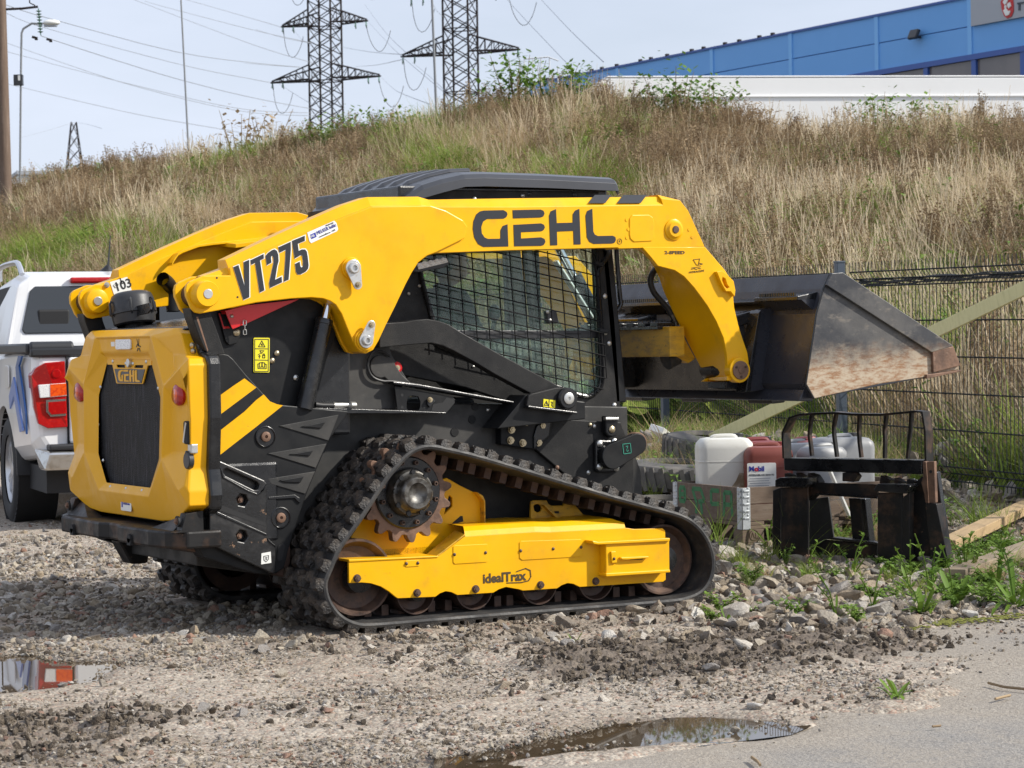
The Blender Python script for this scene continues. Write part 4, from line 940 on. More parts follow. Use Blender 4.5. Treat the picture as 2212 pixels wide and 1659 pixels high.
# ---- mesh fence
FA = Vector((4.83, 1.158)); FD = Vector((.2017, .979)).normalized(); FN = Vector((-FD.y, FD.x))
M['fence'] = pm('dark_grey_coated_wire', (.013, .016, .020), .6, spec=.2); M['fence_post'] = pm('blue_grey_coated_post', (.060, .078, .105), .42)
fence = empty('mesh_fence', (FA.x, FA.y, .30), 0, 'dark grey welded mesh fence below the embankment with square posts', 'fence')
FS = [-4.41, -.99, 2.43, 5.85, 9.27, 12.69]
def fp_(s, h, off=0.0):
    p = FD * s + FN * off; return Vector((p.x, p.y, h))
def f_base(s): return -.03 + .004 * s
def f_top(s): return 1.42 + .011 * s
for s in FS:
    z0, z1_ = f_base(s) - .25, f_top(s) + .02; a = math.atan2(FD.y, FD.x)
    po = MB().box(tuple(fp_(s, (z0 + z1_) / 2, .06)), (.06, .06, z1_ - z0), (0, 0, a)).build('post', M['fence_post'], fence, .004)
    MB().box(tuple(fp_(s, z1_ + .006, .06)), (.066, .066, .014), (0, 0, a)).build('post_cap', M['fence_post'], po, .003)
    for h in (.2, .75, 1.3): MB().box(tuple(fp_(s, h, .015)), (.05, .05, .04), (0, 0, a)).build('clamp', M['fence_post'], po)
for s0_, s1_ in zip(FS[:-1], FS[1:]):
    mb = MB(); nv = int((s1_ - s0_ - .06) / .05)
    rows = [(0.0, .02), (.055, .06), (.11, .02)]
    for k in range(nv + 1):
        s = s0_ + .03 + .05 * k; b, t_ = f_base(s), f_top(s); prev = None
        P = [fp_(s, b - .02), fp_(s, b + .02), fp_(s, b + .065, -.035), fp_(s, b + .11), fp_(s, t_ - .15), fp_(s, t_ - .10, -.035), fp_(s, t_ - .05), fp_(s, t_ + .02)]
        mb.tube(P, .0034, 3, cap=False)
    for f_, off in ((.02, 0), (.065, -.035), (.11, 0), (None, 0), (None, .2), (None, .4), (None, .6), (None, .8), (-.15, 0), (-.10, -.035), (-.05, 0)):
        for s in (0,):
            def hh(q):
                b, t_ = f_base(q), f_top(q)
                if f_ is None: return b + .11 + (t_ - .15 - b - .11) * off
                return (b + f_) if f_ > 0 else t_ + f_
            o_ = off if f_ is not None else 0
            mb.cyl(fp_(s0_ + .03, hh(s0_), o_ - .004), fp_(s1_ - .03, hh(s1_), o_ - .004), .0050, n=4, cap=False)
    mb.build('mesh_panel', M['fence'], fence)
# cable bundle hung along the fence top
cb = MB(); r_ = random.Random(5)
for k in range(9):
    P = []
    for i in range(40):
        s = -3.5 + 5.85 * i / 39.0; q = fp_(s, f_top(s) - .095 - .015 * math.sin(i * .7 + k) - .03 * (i / 39.0) ** 2 + r_.uniform(-.004, .004) + .007 * (k % 3 - 1), -.05 - .008 * (k // 3) + r_.uniform(-.004, .004)); P.append(q)
    cb.tube(smooth_path(P, .08)[0], .0055, 5, cap=False)
cbo = cb.build('cable_bundle', M['hose']); cbo.location = (FA.x, FA.y, .30); tag(cbo, 'bundle of black cables tied along the top of the mesh fence', 'cables')
# timber brace leaning across the fence
M['batten'] = pm('greenish_raw_timber', (.66, .61, .32), .75, layers=[((.52, .48, .24), 6.0, .45, .7, .6, (1, 1, 6))], bumps=[(40., .15, .003)])
a, b = Vector(QD(I0, [(1535, 950)], 17.4)[0]), Vector(QD(I0, [(2330, 566)], 13.9)[0])
d_ = (b - a); o = MB().box((0, 0, d_.length / 2), (.022, .085, d_.length)).build('timber_brace', M['batten'], None, .003)
o.location = a; o.rotation_euler = d_.to_track_quat('Z', 'Y').to_euler(); tag(o, 'long pale greenish timber batten leaning slantwise in front of the fence', 'batten')
# ---- shrubs on the crest and beside the fence
bush_n = 0
def bush(u, tq, s, mat, label, seed, n=60, kind='bush', flat=1.0, dz=0.0):
    a_ = (u - 1106) / 5330.0; p0_, p1_, _z = hill_params(np.array(a_)); depth = float(p0_ + (p1_ - p0_) * tq); l, d = a_ * depth, depth; x_, y_ = xy(l, d); z_ = max(float(hill_z(np.array(l), np.array(d))), float(gh(np.array(x_), np.array(y_), False)))
    r = random.Random(seed); o = empty(kind, (x_, y_, z_ + dz), 0, label, 'bush', 'bushes on the embankment'); st = MB(); lf = MB()
    for k in range(9):
        a = r.uniform(0, 6.28); ln = s * r.uniform(.1, .45) * flat; hh = s * r.uniform(.6, 1.0); P = [Vector((0, 0, -.05)), Vector((math.cos(a) * ln * .5, math.sin(a) * ln * .5, hh * .5)), Vector((math.cos(a) * ln, math.sin(a) * ln, hh))]
        st.tube(P, [.012 * s, .008 * s, .003 * s], 4, cap=False)
        for j in range(n):
            t = r.uniform(.15, 1.02); p = P[0].lerp(P[1], t * 2) if t < .5 else P[1].lerp(P[2], t * 2 - 1); p = p + Vector((r.gauss(0, .12), r.gauss(0, .12), r.gauss(0, .07))) * s
            b = r.uniform(0, 6.28); el = r.uniform(-.6, .8); s2 = r.uniform(.06, .13) * (s ** .5); dd_ = Vector((math.cos(b) * math.cos(el), math.sin(b) * math.cos(el), math.sin(el))); sd_ = dd_.cross(Vector((0, 0, 1))).normalized()
            lf.add([p, p + dd_ * s2 * .5 + sd_ * s2 * .3, p + dd_ * s2, p + dd_ * s2 * .5 - sd_ * s2 * .3], [(0, 1, 2, 3)])
    st.build('stem', M['brown'], o); lf.build('foliage', mat, o); return o
for i, (u, dp, s, mt, lb) in enumerate(((1130, .95, 1.56, 'leaf', 'dense green bush on the embankment crest left of the blue hall'), (1190, .95, 1.34, 'leaf', 'green bush beside the left end of the white wall'), (1255, .95, 1.12, 'leaf', 'low green bush before the rounded end of the white wall'),
    (1465, .95, 1.5, 'leaf', 'dark green bush standing before the white wall below the third hall panel'), (1535, .95, 1.27, 'leaf', 'loose green bush right of the dark bush before the white wall'), (1650, .95, 1.05, 'brown', 'reddish brown withered bush before the white wall'),
    (1900, .95, 1.2, 'leaf', 'green bush before the white wall under the floodlight'), (2020, .95, 1.12, 'leaf', 'feathery green bush before the white wall near the right edge'), (2110, .95, 1.0, 'brown', 'brown withered bush before the white wall near the right edge'), (585, .95, 1.34, 'brown', 'dark seeded weed bush on the crest left of the first pylon'),
    (720, .95, 1.0, 'leaf', 'low green bush at the foot of the left pylon'), (790, .95, 1.0, 'leaf', 'small green bush right of the left pylon'), (870, .95, 1.0, 'leaf', 'small green bush between the two pylons'), (530, .95, 1.42, 'brown', 'tall brown seeded weed on the crest above the loader tail'))):
    bush(u, dp, s, M[mt], lb, 100 + i, 85 if mt == 'leaf' else 34, dz=.05)
for i, (u, dp, lb) in enumerate(((1395, 22.6, 'yellow-green big-leaved burdock behind the fence left of the near post'), (1490, 22.0, 'yellow-green burdock behind the fence right of the near post'), (1560, 21.0, 'yellow-green burdock behind the fence under the bucket middle'), (1350, 23.0, 'yellow-green burdock beside the loader front corner'))):
    l, d = (u - 1106) / 5330.0 * dp, dp; x_, y_ = xy(l, d); r = random.Random(i); z_ = max(float(hill_z(np.array(l), np.array(d))), float(gh(np.array(x_), np.array(y_), False)))
    o = empty('burdock', (x_, y_, z_), 0, lb, 'plant', 'burdock plants behind the fence'); st = MB()
    for k in range(34):
        a = r.uniform(0, 6.28); ln = r.uniform(.05, .55); hh = r.uniform(.15, .85); P = Vector((math.cos(a) * ln, math.sin(a) * ln, hh)); st.tube([Vector((0, 0, -.05)), P * .6 + Vector((0, 0, .05)), P], .006, 4, cap=False)
        s2 = r.uniform(.09, .17); lfm = MB(); L = []
        nrm = Vector((r.gauss(0, .35) - .25, r.gauss(0, .35) - .55, .75)).normalized(); u1 = nrm.cross(Vector((0, 0, 1))).normalized(); u2 = nrm.cross(u1)
        for q in range(9): t = 2 * math.pi * q / 9; L.append(P + (u1 * math.cos(t) * .8 + u2 * math.sin(t)) * s2 * r.uniform(.85, 1.1) + nrm * r.uniform(-.012, .012))
        lfm.add(L, [tuple(range(9))]); lfm.build('leaf', M['leaf_light'], o)
    st.build('stem', M['leaf'], o)
# ================================================================== the track loader
LD = empty('track_loader', (0, 0, 0), 0.0, 'yellow and black compact track loader with its wide black bucket raised', 'loader')
Y_OUT, Y_PL = 0.722, 0.738

# ---- lift arms (both sides, mirrored)
arm_top = QY(T(0, 1), [(1760, 725), (1950, 655)], -.69) + QY(z5, [(0, 770), (660, 450), (1250, 180)], -.69) + QY(T(1, 1), [(760, 110), (960, 44), (1400, 40), (1490, 66)], -.69) + QY(T(2, 1), [(0, 55), (1270, 40)], -.69)
arm_drop = [.025, .03, .034, .036, .04, .045, .04, .04, .035, .042, .042]
arm_nose = QY(T(2, 1), [(1285, 20), (1450, 72), (1520, 160), (1655, 455)], -.72)
arm_low = QY(T(2, 1), [(1660, 470), (920, 490), (915, 480), (0, 503)], -.72) + QY(T(1, 1), [(1560, 527), (1480, 550), (1400, 610), (1345, 695), (1290, 800), (1200, 990), (1120, 1150), (1055, 1290), (1010, 1365), (950, 1396), (890, 1380), (845, 1310), (790, 1180), (740, 1055), (690, 975), (640, 942), (580, 922), (480, 912), (300, 922), (0, 957)], -.72) + QY(T(0, 1), [(2000, 1005)], -.72)
def arm_solid(sg):
    drop = arm_drop + [.02, .0, 0, 0] + [0] * len(arm_low)
    sil = arm_top + arm_nose + arm_low
    face = [(x, z - d) for (x, z), d in zip(sil, drop)]
    L = [[(x, sg * Y_OUT, z) for x, z in face], [(x, sg * (.69 if d else Y_OUT), z) for (x, z), d in zip(sil, drop)],
         [(x, sg * .605, z) for x, z in sil]]
    return MB().loft(L)
rear_end = QY(T(0, 1), [(1610, 900), (1605, 840), (1615, 800), (1640, 775), (1760, 722)], -.738)
rear_end_low = QY(T(0, 1), [(1900, 1020), (1730, 1051), (1690, 1042), (1655, 1005), (1630, 945)], -.738)
plate_top = [(x, z - d - .004) for (x, z), d in zip(arm_top[:8], arm_drop[:8])]
plate_front = QY(T(1, 1), [(1510, 118), (1640, 160), (1790, 245), (1828, 300), (1805, 400), (1560, 520)], -.738)
plate_low = QY(T(1, 1), [(1480, 549), (1400, 609), (1345, 694), (1290, 800), (1200, 990), (1120, 1150), (1055, 1290), (1010, 1365), (950, 1398), (890, 1381), (845, 1310), (790, 1180), (740, 1053), (690, 975), (640, 941), (580, 920), (480, 911), (300, 921), (0, 955)], -.738)
plate_poly = rear_end + plate_top[1:] + plate_front + plate_low + rear_end_low
piv = QY(z4, [(300, 355)], -.76)[0]
leg_rear = QY(T(2, 1), [(1120, 478), (1190, 560), (1255, 640), (1400, 677), (1480, 730), (1570, 830), (1680, 980), (1760, 1120), (1820, 1260), (1850, 1400), (1862, 1592)], -.72)
leg_rear_in = QY(T(2, 1), [(1085, 495), (1140, 530), (1200, 590), (1245, 655), (1285, 740), (1320, 850), (1400, 1030), (1480, 1190), (1550, 1335), (1630, 1490), (1690, 1605)], -.45)
leg_front = QY(T(2, 1), [(1945, 1640), (2000, 1636), (2033, 1570), (2042, 1480), (2030, 1390), (1985, 1260), (1950, 1150), (1915, 1000), (1906, 900), (1912, 850), (1895, 770), (1830, 670), (1660, 472)], -.72)
def build_arm(sg):
    near = sg < 0
    a = arm_solid(sg).build('lift_arm', M['yellow'], LD, 0.006)
    b = MB().prism(plate_poly, sg * .716, sg * Y_PL).prism(plate_poly, sg * .612, sg * .588)
    b.build('arm_plate', M['yellow'], a, 0.004)
    mb = MB()
    n = len(leg_rear)
    o = [(x, sg * .724, z) for x, z in leg_rear]; i_ = [(x, sg * .45, z) for x, z in leg_rear_in]
    mb.loft([o, [((p[0] + q[0]) / 2 + .012, (p[1] + q[1]) / 2, (p[2] + q[2]) / 2) for p, q in zip(o, i_)], i_], closed=False, cap=False, smooth=True)
    mb.prism(leg_rear + leg_front, sg * .726, sg * .700)
    inner = leg_rear_in + [(x - .02, z) for x, z in leg_front]
    mb.prism(inner, sg * .455, sg * .435)
    fo = [(x, sg * .72, z) for x, z in leg_front]; fi = [(x - .02, sg * .45, z) for x, z in leg_front]
    mb.loft([fo, fi], closed=False, cap=False)
    fa, fb = QY(T(2, 1), [(1900, 1592), (1895, 1630), (1858, 1590), (1856, 1630)], -.735), QY(T(2, 1), [(1740, 1600), (1740, 1628), (1692, 1603), (1692, 1631)], -.45)
    mb.loft([[(fa[i][0], sg * .735, fa[i][1]) for i in (0, 1, 3, 2)], [(fb[i][0], sg * .45, fb[i][1]) for i in (0, 1, 3, 2)]])
    lg = mb.build('arm_leg', M['yellow'], a, 0.003)
    c = QY(T(2, 1), [(1980, 1540)], -.76)[0]
    mb = MB().cyl((c[0], sg * .70, c[1]), (c[0], sg * .752, c[1]), .060, n=32); mb.build('pin_boss', M['yellow'], a, 0.004)
    MB().cyl((c[0], sg * .752, c[1]), (c[0], sg * .760, c[1]), .045, n=28).cyl((c[0], sg * .76, c[1]), (c[0], sg * .764, c[1]), .016, n=16).build('pivot_pin', M['rust'], a, 0.002)
    for k in range(3):
        t = R(30 + 120 * k); hexbolt('pin_bolt', c[0] + .031 * math.cos(t), sg * .76, c[1] + .031 * math.sin(t), .006, M['bolt_rust'], a, .006, axis=(0, sg, 0), washer=False)
    # rear pivot
    mb = MB().lathe([(0, .062), (.012, .062), (.022, .056), (.05, .055), (.055, .052), (.055, 0)], (piv[0], sg * .736, piv[1]), (0, sg, 0), 32)
    mb.build('pivot_boss', M['yellow'], a)
    MB().lathe([(0, .062), (.012, .062), (.022, .056), (.034, .055), (.036, .052), (.036, 0)], (piv[0], sg * .592, piv[1]), (0, -sg, 0), 32).build('pivot_boss', M['yellow'], a)
    MB().cyl((piv[0], sg * .55, piv[1]), (piv[0], sg * .794, piv[1]), .021, n=24).build('pivot_pin', M['zinc'], a, 0.002)
    MB().cyl((piv[0], sg * .61, piv[1]), (piv[0], sg * .72, piv[1]), .052, n=24).build('pivot_sleeve', M['rust_dark'], a)
    # front boss and grommet
    c = QY(T(2, 1), [(1405, 325)], -.73)[0]
    MB().lathe([(0, .052), (.010, .050), (.014, .040), (.022, .034), (.022, 0)], (c[0], sg * .718, c[1]), (0, sg, 0), 32).build('pin_boss', M['yellow'], a)
    MB().cyl((c[0], sg * .735, c[1]), (c[0], sg * .744, c[1]), .018, n=20).build('pivot_pin', M['bolt_rust'], a, 0.002)
    return a
arm = build_arm(-1)
arm_far = build_arm(1)
# near arm: pressed panel, lugs, keeper links
panel = QY(T(2, 1), [(1035, 198), (1180, 196), (1215, 220), (1226, 260), (1226, 390), (1205, 425), (1050, 432), (1020, 405), (1012, 370), (1012, 230)], -.722)
MB().prism(panel, -.715, -.7265).build('pressed_panel', M['yellow'], arm, 0.0035)
for p in [(990, 240), (1005, 322), (992, 395), (1530, 325), (1558, 390)]:
    c = QY(T(2, 1), [p], -.722)[0]; MB().cyl((c[0], -.715, c[1]), (c[0], -.7245, c[1]), .008, n=14).build('weld_spot', M['yellow'], arm)
eye_o = QY(T(2, 1), [(1750, 690), (1795, 680), (1840, 715), (1895, 770), (1911, 850), (1905, 905), (1870, 860), (1830, 860), (1790, 790)], -.73)
eye_h = QY(T(2, 1), [(1800, 735), (1825, 750), (1840, 800), (1858, 825), (1840, 838), (1815, 815), (1795, 765)], -.73)
link('lifting_eye', holed(eye_o, [eye_h], -.718, -.75), M['yellow'], arm, bevel=.002)
def keeper(z, big, rb, small, rs, boss, rboss):
    B, S, G = QY(z, [big], -.775)[0], QY(z, [small], -.775)[0], QY(z, [boss], -.75)[0]
    MB().cyl((G[0], -.73, G[1]), (G[0], -.752, G[1]), rboss, n=36).cyl((G[0], -.752, G[1]), (G[0], -.762, G[1]), rboss * .86, n=36).build('pin_boss', M['yellow'], arm, .003)
    k = MB().prism(capsule(B, rb, S, rs, 16), -.764, -.772).build('keeper_link', M['zinc'], arm, .0015)
    MB().lathe([(0, rb * .66), (.012, rb * .66), (.016, rb * .55), (.016, rb * .32), (.004, rb * .28), (.004, 0)], (B[0], -.771, B[1]), (0, -1, 0), 28).build('pin_head', M['zinc'], k)
    hexbolt('keeper_bolt', S[0], -.771, S[1], rs * .55, M['zinc_gold'], k, .014)
keeper(z5, (1902, 892), .037, (1965, 1140), .021, (1872, 890), .047)
keeper(T(1, 1), (958, 1282), .034, (1000, 1148), .020, (940, 1285), .050)
for z, p in ((T(0, 1), (1875, 742)), (T(0, 1), (2054, 908))):
    c = QY(z, [p], -.74)[0]; MB().cyl((c[0], -.735, c[1]), (c[0], -.7392, c[1]), .0045, n=10).build('drain_hole', M['dark_inside'], arm)
for p in [(440, 288), (150, 405)]:
    c = QY(z4, [p], -.75)[0]; hexbolt('boss_screw', c[0], -.738, c[1], .008, M['zinc'], arm, .010, dome=True)
# inner flange and hose guide on the far arm
P = QY(z1, [(1610, 860), (1640, 800), (1700, 715), (1770, 675), (2000, 590), (2212, 560)], .57) + QY(z5, [(420, 460), (1080, 330)], .57)
MB().loft([[(x, .60, z) for x, z in P], [(x, .53, z) for x, z in P], [(x, .53, z - .012) for x, z in P], [(x, .60, z - .012) for x, z in P]], closed=False, cap=False).build('hose_guide', M['yellow'], arm_far, .002)
P = QY(z5, [(0, 430), (1100, 290), (1100, 362), (0, 500)], .52)
MB().loft([[(P[3][0], .600, P[3][1]), (P[2][0], .600, P[2][1]), (P[2][0], .598, P[2][1] - .02), (P[3][0], .598, P[3][1] - .02)], [(P[0][0] + .02, .44, P[0][1] - .038), (P[1][0] + .02, .44, P[1][1] - .038), (P[1][0] + .02, .44, P[1][1] - .058), (P[0][0] + .02, .44, P[0][1] - .058)]]).build('arm_shelf', M['yellow'], arm_far, .002)
c = QY(T(0, 1), [(915, 803)], .6)[0]; hexbolt('boss_screw', c[0], .588, c[1], .011, M['zinc'], arm_far, .012)
q = QY(T(0, 1), [(950, 778), (1098, 733), (1140, 860), (990, 905)], .587)
st = MB().prism(q, .587, .5855).build('noise_sticker', M['white_vinyl'], arm_far)
q2 = QY(z1, [(900, 1170)], .585)[0]; text('L', 'sticker_letter', M['ink_plain'], st, (q2[0], .5848, q2[1]), (1, 0, .33), (-.33, 0, 1), .045)
q2 = QY(z1, [(820, 1278)], .585)[0]; text('103', 'sticker_number', M['ink_plain'], st, (q2[0], .5848, q2[1]), (1, 0, .30), (-.3, 0, 1), .060, bold=.001)
strokes([QY(z1, [(785, 1185), (820, 1155), (858, 1165), (850, 1205), (815, 1222), (785, 1185)], .5848), QY(z1, [(800, 1200), (845, 1165)], .5848)], .0016, .5848, 'sticker_symbol', M['ink_plain'], st)

# ---- writing on the near arm
def glyph(z, pts, y, mat, name='letter', th=.0012, parent=None):
    return MB().prism(QY(z, pts, y), y + .002, y - th).build(name, mat, parent or arm)
YG = -.7228
glyph(z6, [(1215, 327), (1350, 324), (1372, 336), (1378, 352), (1370, 372), (1352, 382), (1240, 384), (1212, 402), (1199, 440), (1203, 482), (1222, 510), (1245, 520), (1330, 518), (1330, 462), (1345, 432), (1378, 420), (1384, 571), (1215, 575), (1178, 555), (1152, 510), (1142, 450), (1146, 400), (1166, 352), (1190, 333)], YG, M['ink'])
glyph(z6, [(1413, 324), (1605, 320), (1624, 330), (1630, 347), (1622, 367), (1602, 374), (1416, 380)], YG, M['ink'])
glyph(z6, [(1419, 424), (1606, 414), (1626, 424), (1633, 441), (1624, 460), (1608, 468), (1469, 474), (1470, 517), (1606, 509), (1630, 520), (1636, 540), (1626, 560), (1608, 567), (1424, 570)], YG, M['ink'])
glyph(z6, [(1661, 362), (1672, 332), (1708, 317), (1713, 412), (1822, 409), (1822, 352), (1838, 327), (1867, 315), (1876, 557), (1829, 558), (1826, 465), (1714, 470), (1717, 562), (1669, 564)], YG, M['ink'])
glyph(z6, [(1909, 362), (1920, 330), (1955, 314), (1962, 470), (1972, 490), (1992, 500), (2095, 498), (2112, 508), (2116, 527), (2106, 546), (2090, 551), (1965, 554), (1935, 540), (1918, 508)], YG, M['ink'])
c = QY(z6, [(2141, 537)], YG)[0]
strokes([circ(c, .0125, 16) + [circ(c, .0125, 16)[0]]], .0018, YG, 'registered_mark', M['ink_brown'], arm)
c2 = QY(z6, [(2136, 543)], YG)[0]; text('R', 'registered_letter', M['ink_brown'], arm, (c2[0], YG, c2[1]), (1, 0, 0), (0, 0, 1), .014)
YV = -.7388
vt = [[(122, 880), (198, 848), (290, 1165), (276, 805), (356, 770), (358, 1322), (272, 1362)],
      [(374, 778), (568, 685), (572, 752), (515, 780), (580, 1220), (512, 1255), (445, 815), (388, 845)],
      [(598, 712), (632, 672), (685, 632), (730, 616), (765, 640), (785, 700), (790, 790), (770, 860), (738, 1065), (835, 1018), (840, 1102), (662, 1186), (652, 1115), (690, 940), (718, 812), (714, 740), (700, 712), (684, 715), (676, 735), (684, 812), (618, 850)],
      [(788, 586), (968, 505), (970, 625), (938, 1062), (868, 1095), (892, 760), (896, 620), (802, 668)],
      [(988, 492), (1176, 415), (1176, 492), (1072, 535), (1086, 640), (1130, 618), (1180, 618), (1205, 650), (1218, 720), (1232, 850), (1225, 900), (1190, 945), (1115, 985), (1070, 985), (1048, 950), (1034, 830), (1100, 798), (1112, 868), (1125, 885), (1148, 868), (1152, 800), (1140, 710), (1118, 700), (1028, 752), (1010, 640)]]
for pts in vt:
    g = glyph(z5, pts, YV - .0008, M['ink'])
    cx = sum(p[0] for p in pts) / len(pts); cy = sum(p[1] for p in pts) / len(pts)
    n = len(pts); off = []
    area = sum(pts[i][0] * pts[(i + 1) % n][1] - pts[(i + 1) % n][0] * pts[i][1] for i in range(n))
    for i in range(n):
        a, b, d = Vector(pts[i - 1]), Vector(pts[i]), Vector(pts[(i + 1) % n])
        e1, e2 = (b - a).normalized(), (d - b).normalized()
        n1, n2 = Vector((e1.y, -e1.x)), Vector((e2.y, -e2.x))
        if area < 0: n1, n2 = -n1, -n2
        m = n1 + n2; m = m / max(.5, m.length_squared) * 2
        off.append((b.x + m.x * 9 + 5, b.y + m.y * 9 - 4))
    glyph(z5, off, YV, M['white_vinyl'], 'letter_outline', th=.0006)
def arm_sticker(z, quad, y, parent, name='dealer_sticker'):
    q = QY(z, quad, y)
    return MB().prism(q, y + .003, y - .0012).build(name, M['white_vinyl'], parent)
s = arm_sticker(z5, [(1212, 370), (1610, 195), (1640, 225), (1668, 318), (1650, 350), (1270, 526), (1245, 500)], -.7388, arm)
glyph(z5, [(1256, 400), (1332, 366), (1350, 432), (1275, 466)], -.7402, M['ink_blue'], 'sticker_square', parent=s)
o = QY(z5, [(1362, 402), (1610, 290), (1390, 445), (1490, 278)], -.7412)
xd = (o[1][0] - o[0][0], 0, o[1][1] - o[0][1])
text('MELKER baltic', 'sticker_text', M['ink_blue'], s, (o[0][0], -.7412, o[0][1]), xd, (0, 0, 1), .022, squash=.78)
text('www.melker.ee  +372', 'sticker_small_text', M['ink_plain'], s, (o[2][0], -.7412, o[2][1]), xd, (0, 0, 1), .0095)
text('Maaletooja', 'sticker_small_text', M['ink_plain'], s, (o[3][0], -.7412, o[3][1]), xd, (0, 0, 1), .009)
o = QY(z5, [(1268, 450)], -.7412)[0]; text('MB', 'sticker_mark', M['white_vinyl'], s, (o[0], -.7412, o[1]), xd, (0, 0, 1), .015)
o = QY(T(2, 1), [(1318, 535), (1598, 530)], -.7272); text('2-SPEED', 'speed_text', M['ink_brown'], arm, (o[0][0], -.7272, o[0][1]), (1, 0, o[1][1] - o[0][1]), (0, 0, 1), .020, squash=1.62, bold=.0006)
o = QY(T(2, 1), [(1527, 704), (1650, 688)], -.7272); text('HYDRAGLIDE', 'glide_text', M['ink_brown'], arm, (o[0][0], -.7272, o[0][1]), (o[1][0] - o[0][0], 0, o[1][1] - o[0][1]), (0, 0, 1), .013, squash=1.12, shear=.3)
strokes([QY(T(2, 1), [(1566, 585), (1622, 577), (1610, 632), (1595, 630), (1566, 585)], -.7272), QY(T(2, 1), [(1610, 632), (1648, 622), (1615, 612)], -.7272),
         QY(T(2, 1), [(1552, 655), (1632, 644)], -.7272), QY(T(2, 1), [(1549, 668), (1575, 660), (1595, 668), (1612, 658), (1632, 662)], -.7272)], .0022, -.7272, 'glide_symbol', M['ink_brown'], arm)
for a_, b_ in (((660, 96), (805, 96)), ((908, 97), (1112, 95))):
    lo = QY(T(2, 1), [a_, b_], -.7225)
    t = .030; w = .036
    hi = [(p[0] + .055, p[1] + .040) for p in lo]
    MB().loft([[(lo[0][0], -.7235, lo[0][1]), (lo[1][0], -.7235, lo[1][1]), (hi[1][0], -.6915, hi[1][1] + .001), (hi[0][0], -.6915, hi[0][1] + .001)],
               [(lo[0][0], -.7215, lo[0][1]), (lo[1][0], -.7215, lo[1][1]), (hi[1][0], -.6895, hi[1][1] - .001), (hi[0][0], -.6895, hi[0][1] - .001)]]).build('grip_strip', M['ink'], arm)

# ---- black body
body = bar('chassis', [(-1.30, .30), (-.95, .235), (.90, .235), (1.02, .33), (1.0, .62), (.93, .80), (.93, .93), (-.45, .99), (-1.30, .95)], -.49, .49, M['black_dusty'], LD, .006)
hood = bar('engine_hood', [(-1.375, 1.335), (-.80, 1.405), (-.58, 1.405), (-.58, .85), (-1.375, .85)], -.57, .57, M['black_wet'], LD, .012)
sf = [(.57, 1.345), (.62, 1.32), (.69, 1.235), (.76, 1.215), (.775, 1.18), (.775, .95), (.75, .73), (.77, .62), (.76, .56), (.57, .49), (.39, .48)]
MB().prism(sf + [(-y, z) for y, z in sf[::-1]], -1.345, -1.285, 'x').build('door_seal_frame', M['black_wet'], LD, .012)
# tower posts that carry the arm pivots
for sg in (-1, 1):
    tp = QY(z4, [(60, 560), (360, 600), (380, 690), (480, 960), (572, 1235), (350, 1275), (280, 1180), (200, 1000), (90, 690)], -.70)
    t = bar('tower_post', tp, sg * .712, sg * .62, M['black_tex'], LD, .003)
    rp = QY(z4, [(175, 690), (205, 690), (355, 1180), (345, 1205)], -.712)
    MB().prism([(x - .004, z) for x, z in rp], sg * .7125, sg * .625).build('rust_edge', M['rust'], t)
up_side = QY(z4, [(330, 480), (2000, 200), (2350, 640), (2100, 1300), (1900, 2060), (1250, 2060), (250, 2060), (250, 1240)], -.60)
bar('rear_side_panel', up_side, -.598, -.50, M['black'], LD, .004)
bar('rear_side_panel', [(x, min(z, 1.33 - .02 * k / 9)) for k, (x, z) in enumerate(up_side)], .60, .50, M['black'], LD, .004)
# lower rear plate with the hazard stripes
lp = QY(z4, [(300, 1262), (420, 1243), (570, 1234), (640, 1250), (715, 1315), (900, 1540)], -.66) + QY(T(1, 2), [(130, 155), (180, 175), (240, 182), (800, 234), (770, 290), (630, 490), (520, 750), (440, 950), (370, 1150), (280, 1440), (245, 1590), (170, 1640), (0, 1640)], -.66) + QY(T(0, 2), [(1760, 1500), (1715, 1420), (1712, 800), (1770, 60)], -.66)
sp = bar('rear_side_plate', lp, -.66, -.56, M['black'], LD, .005)
bar('rear_side_plate', lp, .66, .56, M['black'], LD, .005)
YS = -.6615
glyph(T(0, 2), [(1708, 262), (1740, 212), (2010, 20), (2112, -48), (2215, 30), (1740, 385), (1707, 420)], YS, M['label_yellow'] if False else M['yellow'], 'hazard_stripe', parent=sp)
a = QY(T(0, 2), [(1706, 545), (1840, 450), (2110, 240)], YS) + QY(T(1, 2), [(0, 140), (66, 90), (120, 150), (180, 175), (232, 185), (0, 370)], YS) + QY(T(0, 2), [(2000, 535), (1840, 660), (1812, 662), (1800, 715), (1706, 790)], YS)
MB().prism(a, YS + .002, YS - .0012).build('hazard_stripe', M['yellow'], sp)
for tri, ins in (([(200, 362), (715, 265), (625, 490)], [(385, 368), (600, 325), (560, 385)]), ([(100, 600), (610, 515), (515, 725)], [(285, 607), (495, 570), (460, 625)]), ([(100, 820), (510, 755), (425, 950), (130, 865)], [(200, 832), (415, 795), (380, 855), (250, 850)])):
    q = QY(T(1, 2), tri, -.664); MB().prism(q, -.658, -.6655).build('louvre', M['black_dusty'], sp, .002)
    q = QY(T(1, 2), ins, -.668); MB().prism(q, -.664, -.672).build('louvre_rib', M['black'], sp, .003)
def plug(z, c, ro, ri, y, par):
    p = QY(z, [c], y)[0]
    MB().lathe([(0, ro), (.006, ro), (.008, ro * .93), (.003, ro * .86), (.003, 0)], (p[0], y, p[1]), (0, -1, 0), 28).build('plug_ring', M['black_wet'], par)
    MB().lathe([(0, ri), (.008, ri), (.010, ri * .85), (.010, ri * .35), (.002, ri * .3), (.002, 0)], (p[0], y - .003, p[1]), (0, -1, 0), 16).build('plug_bolt', M['rust'], par)
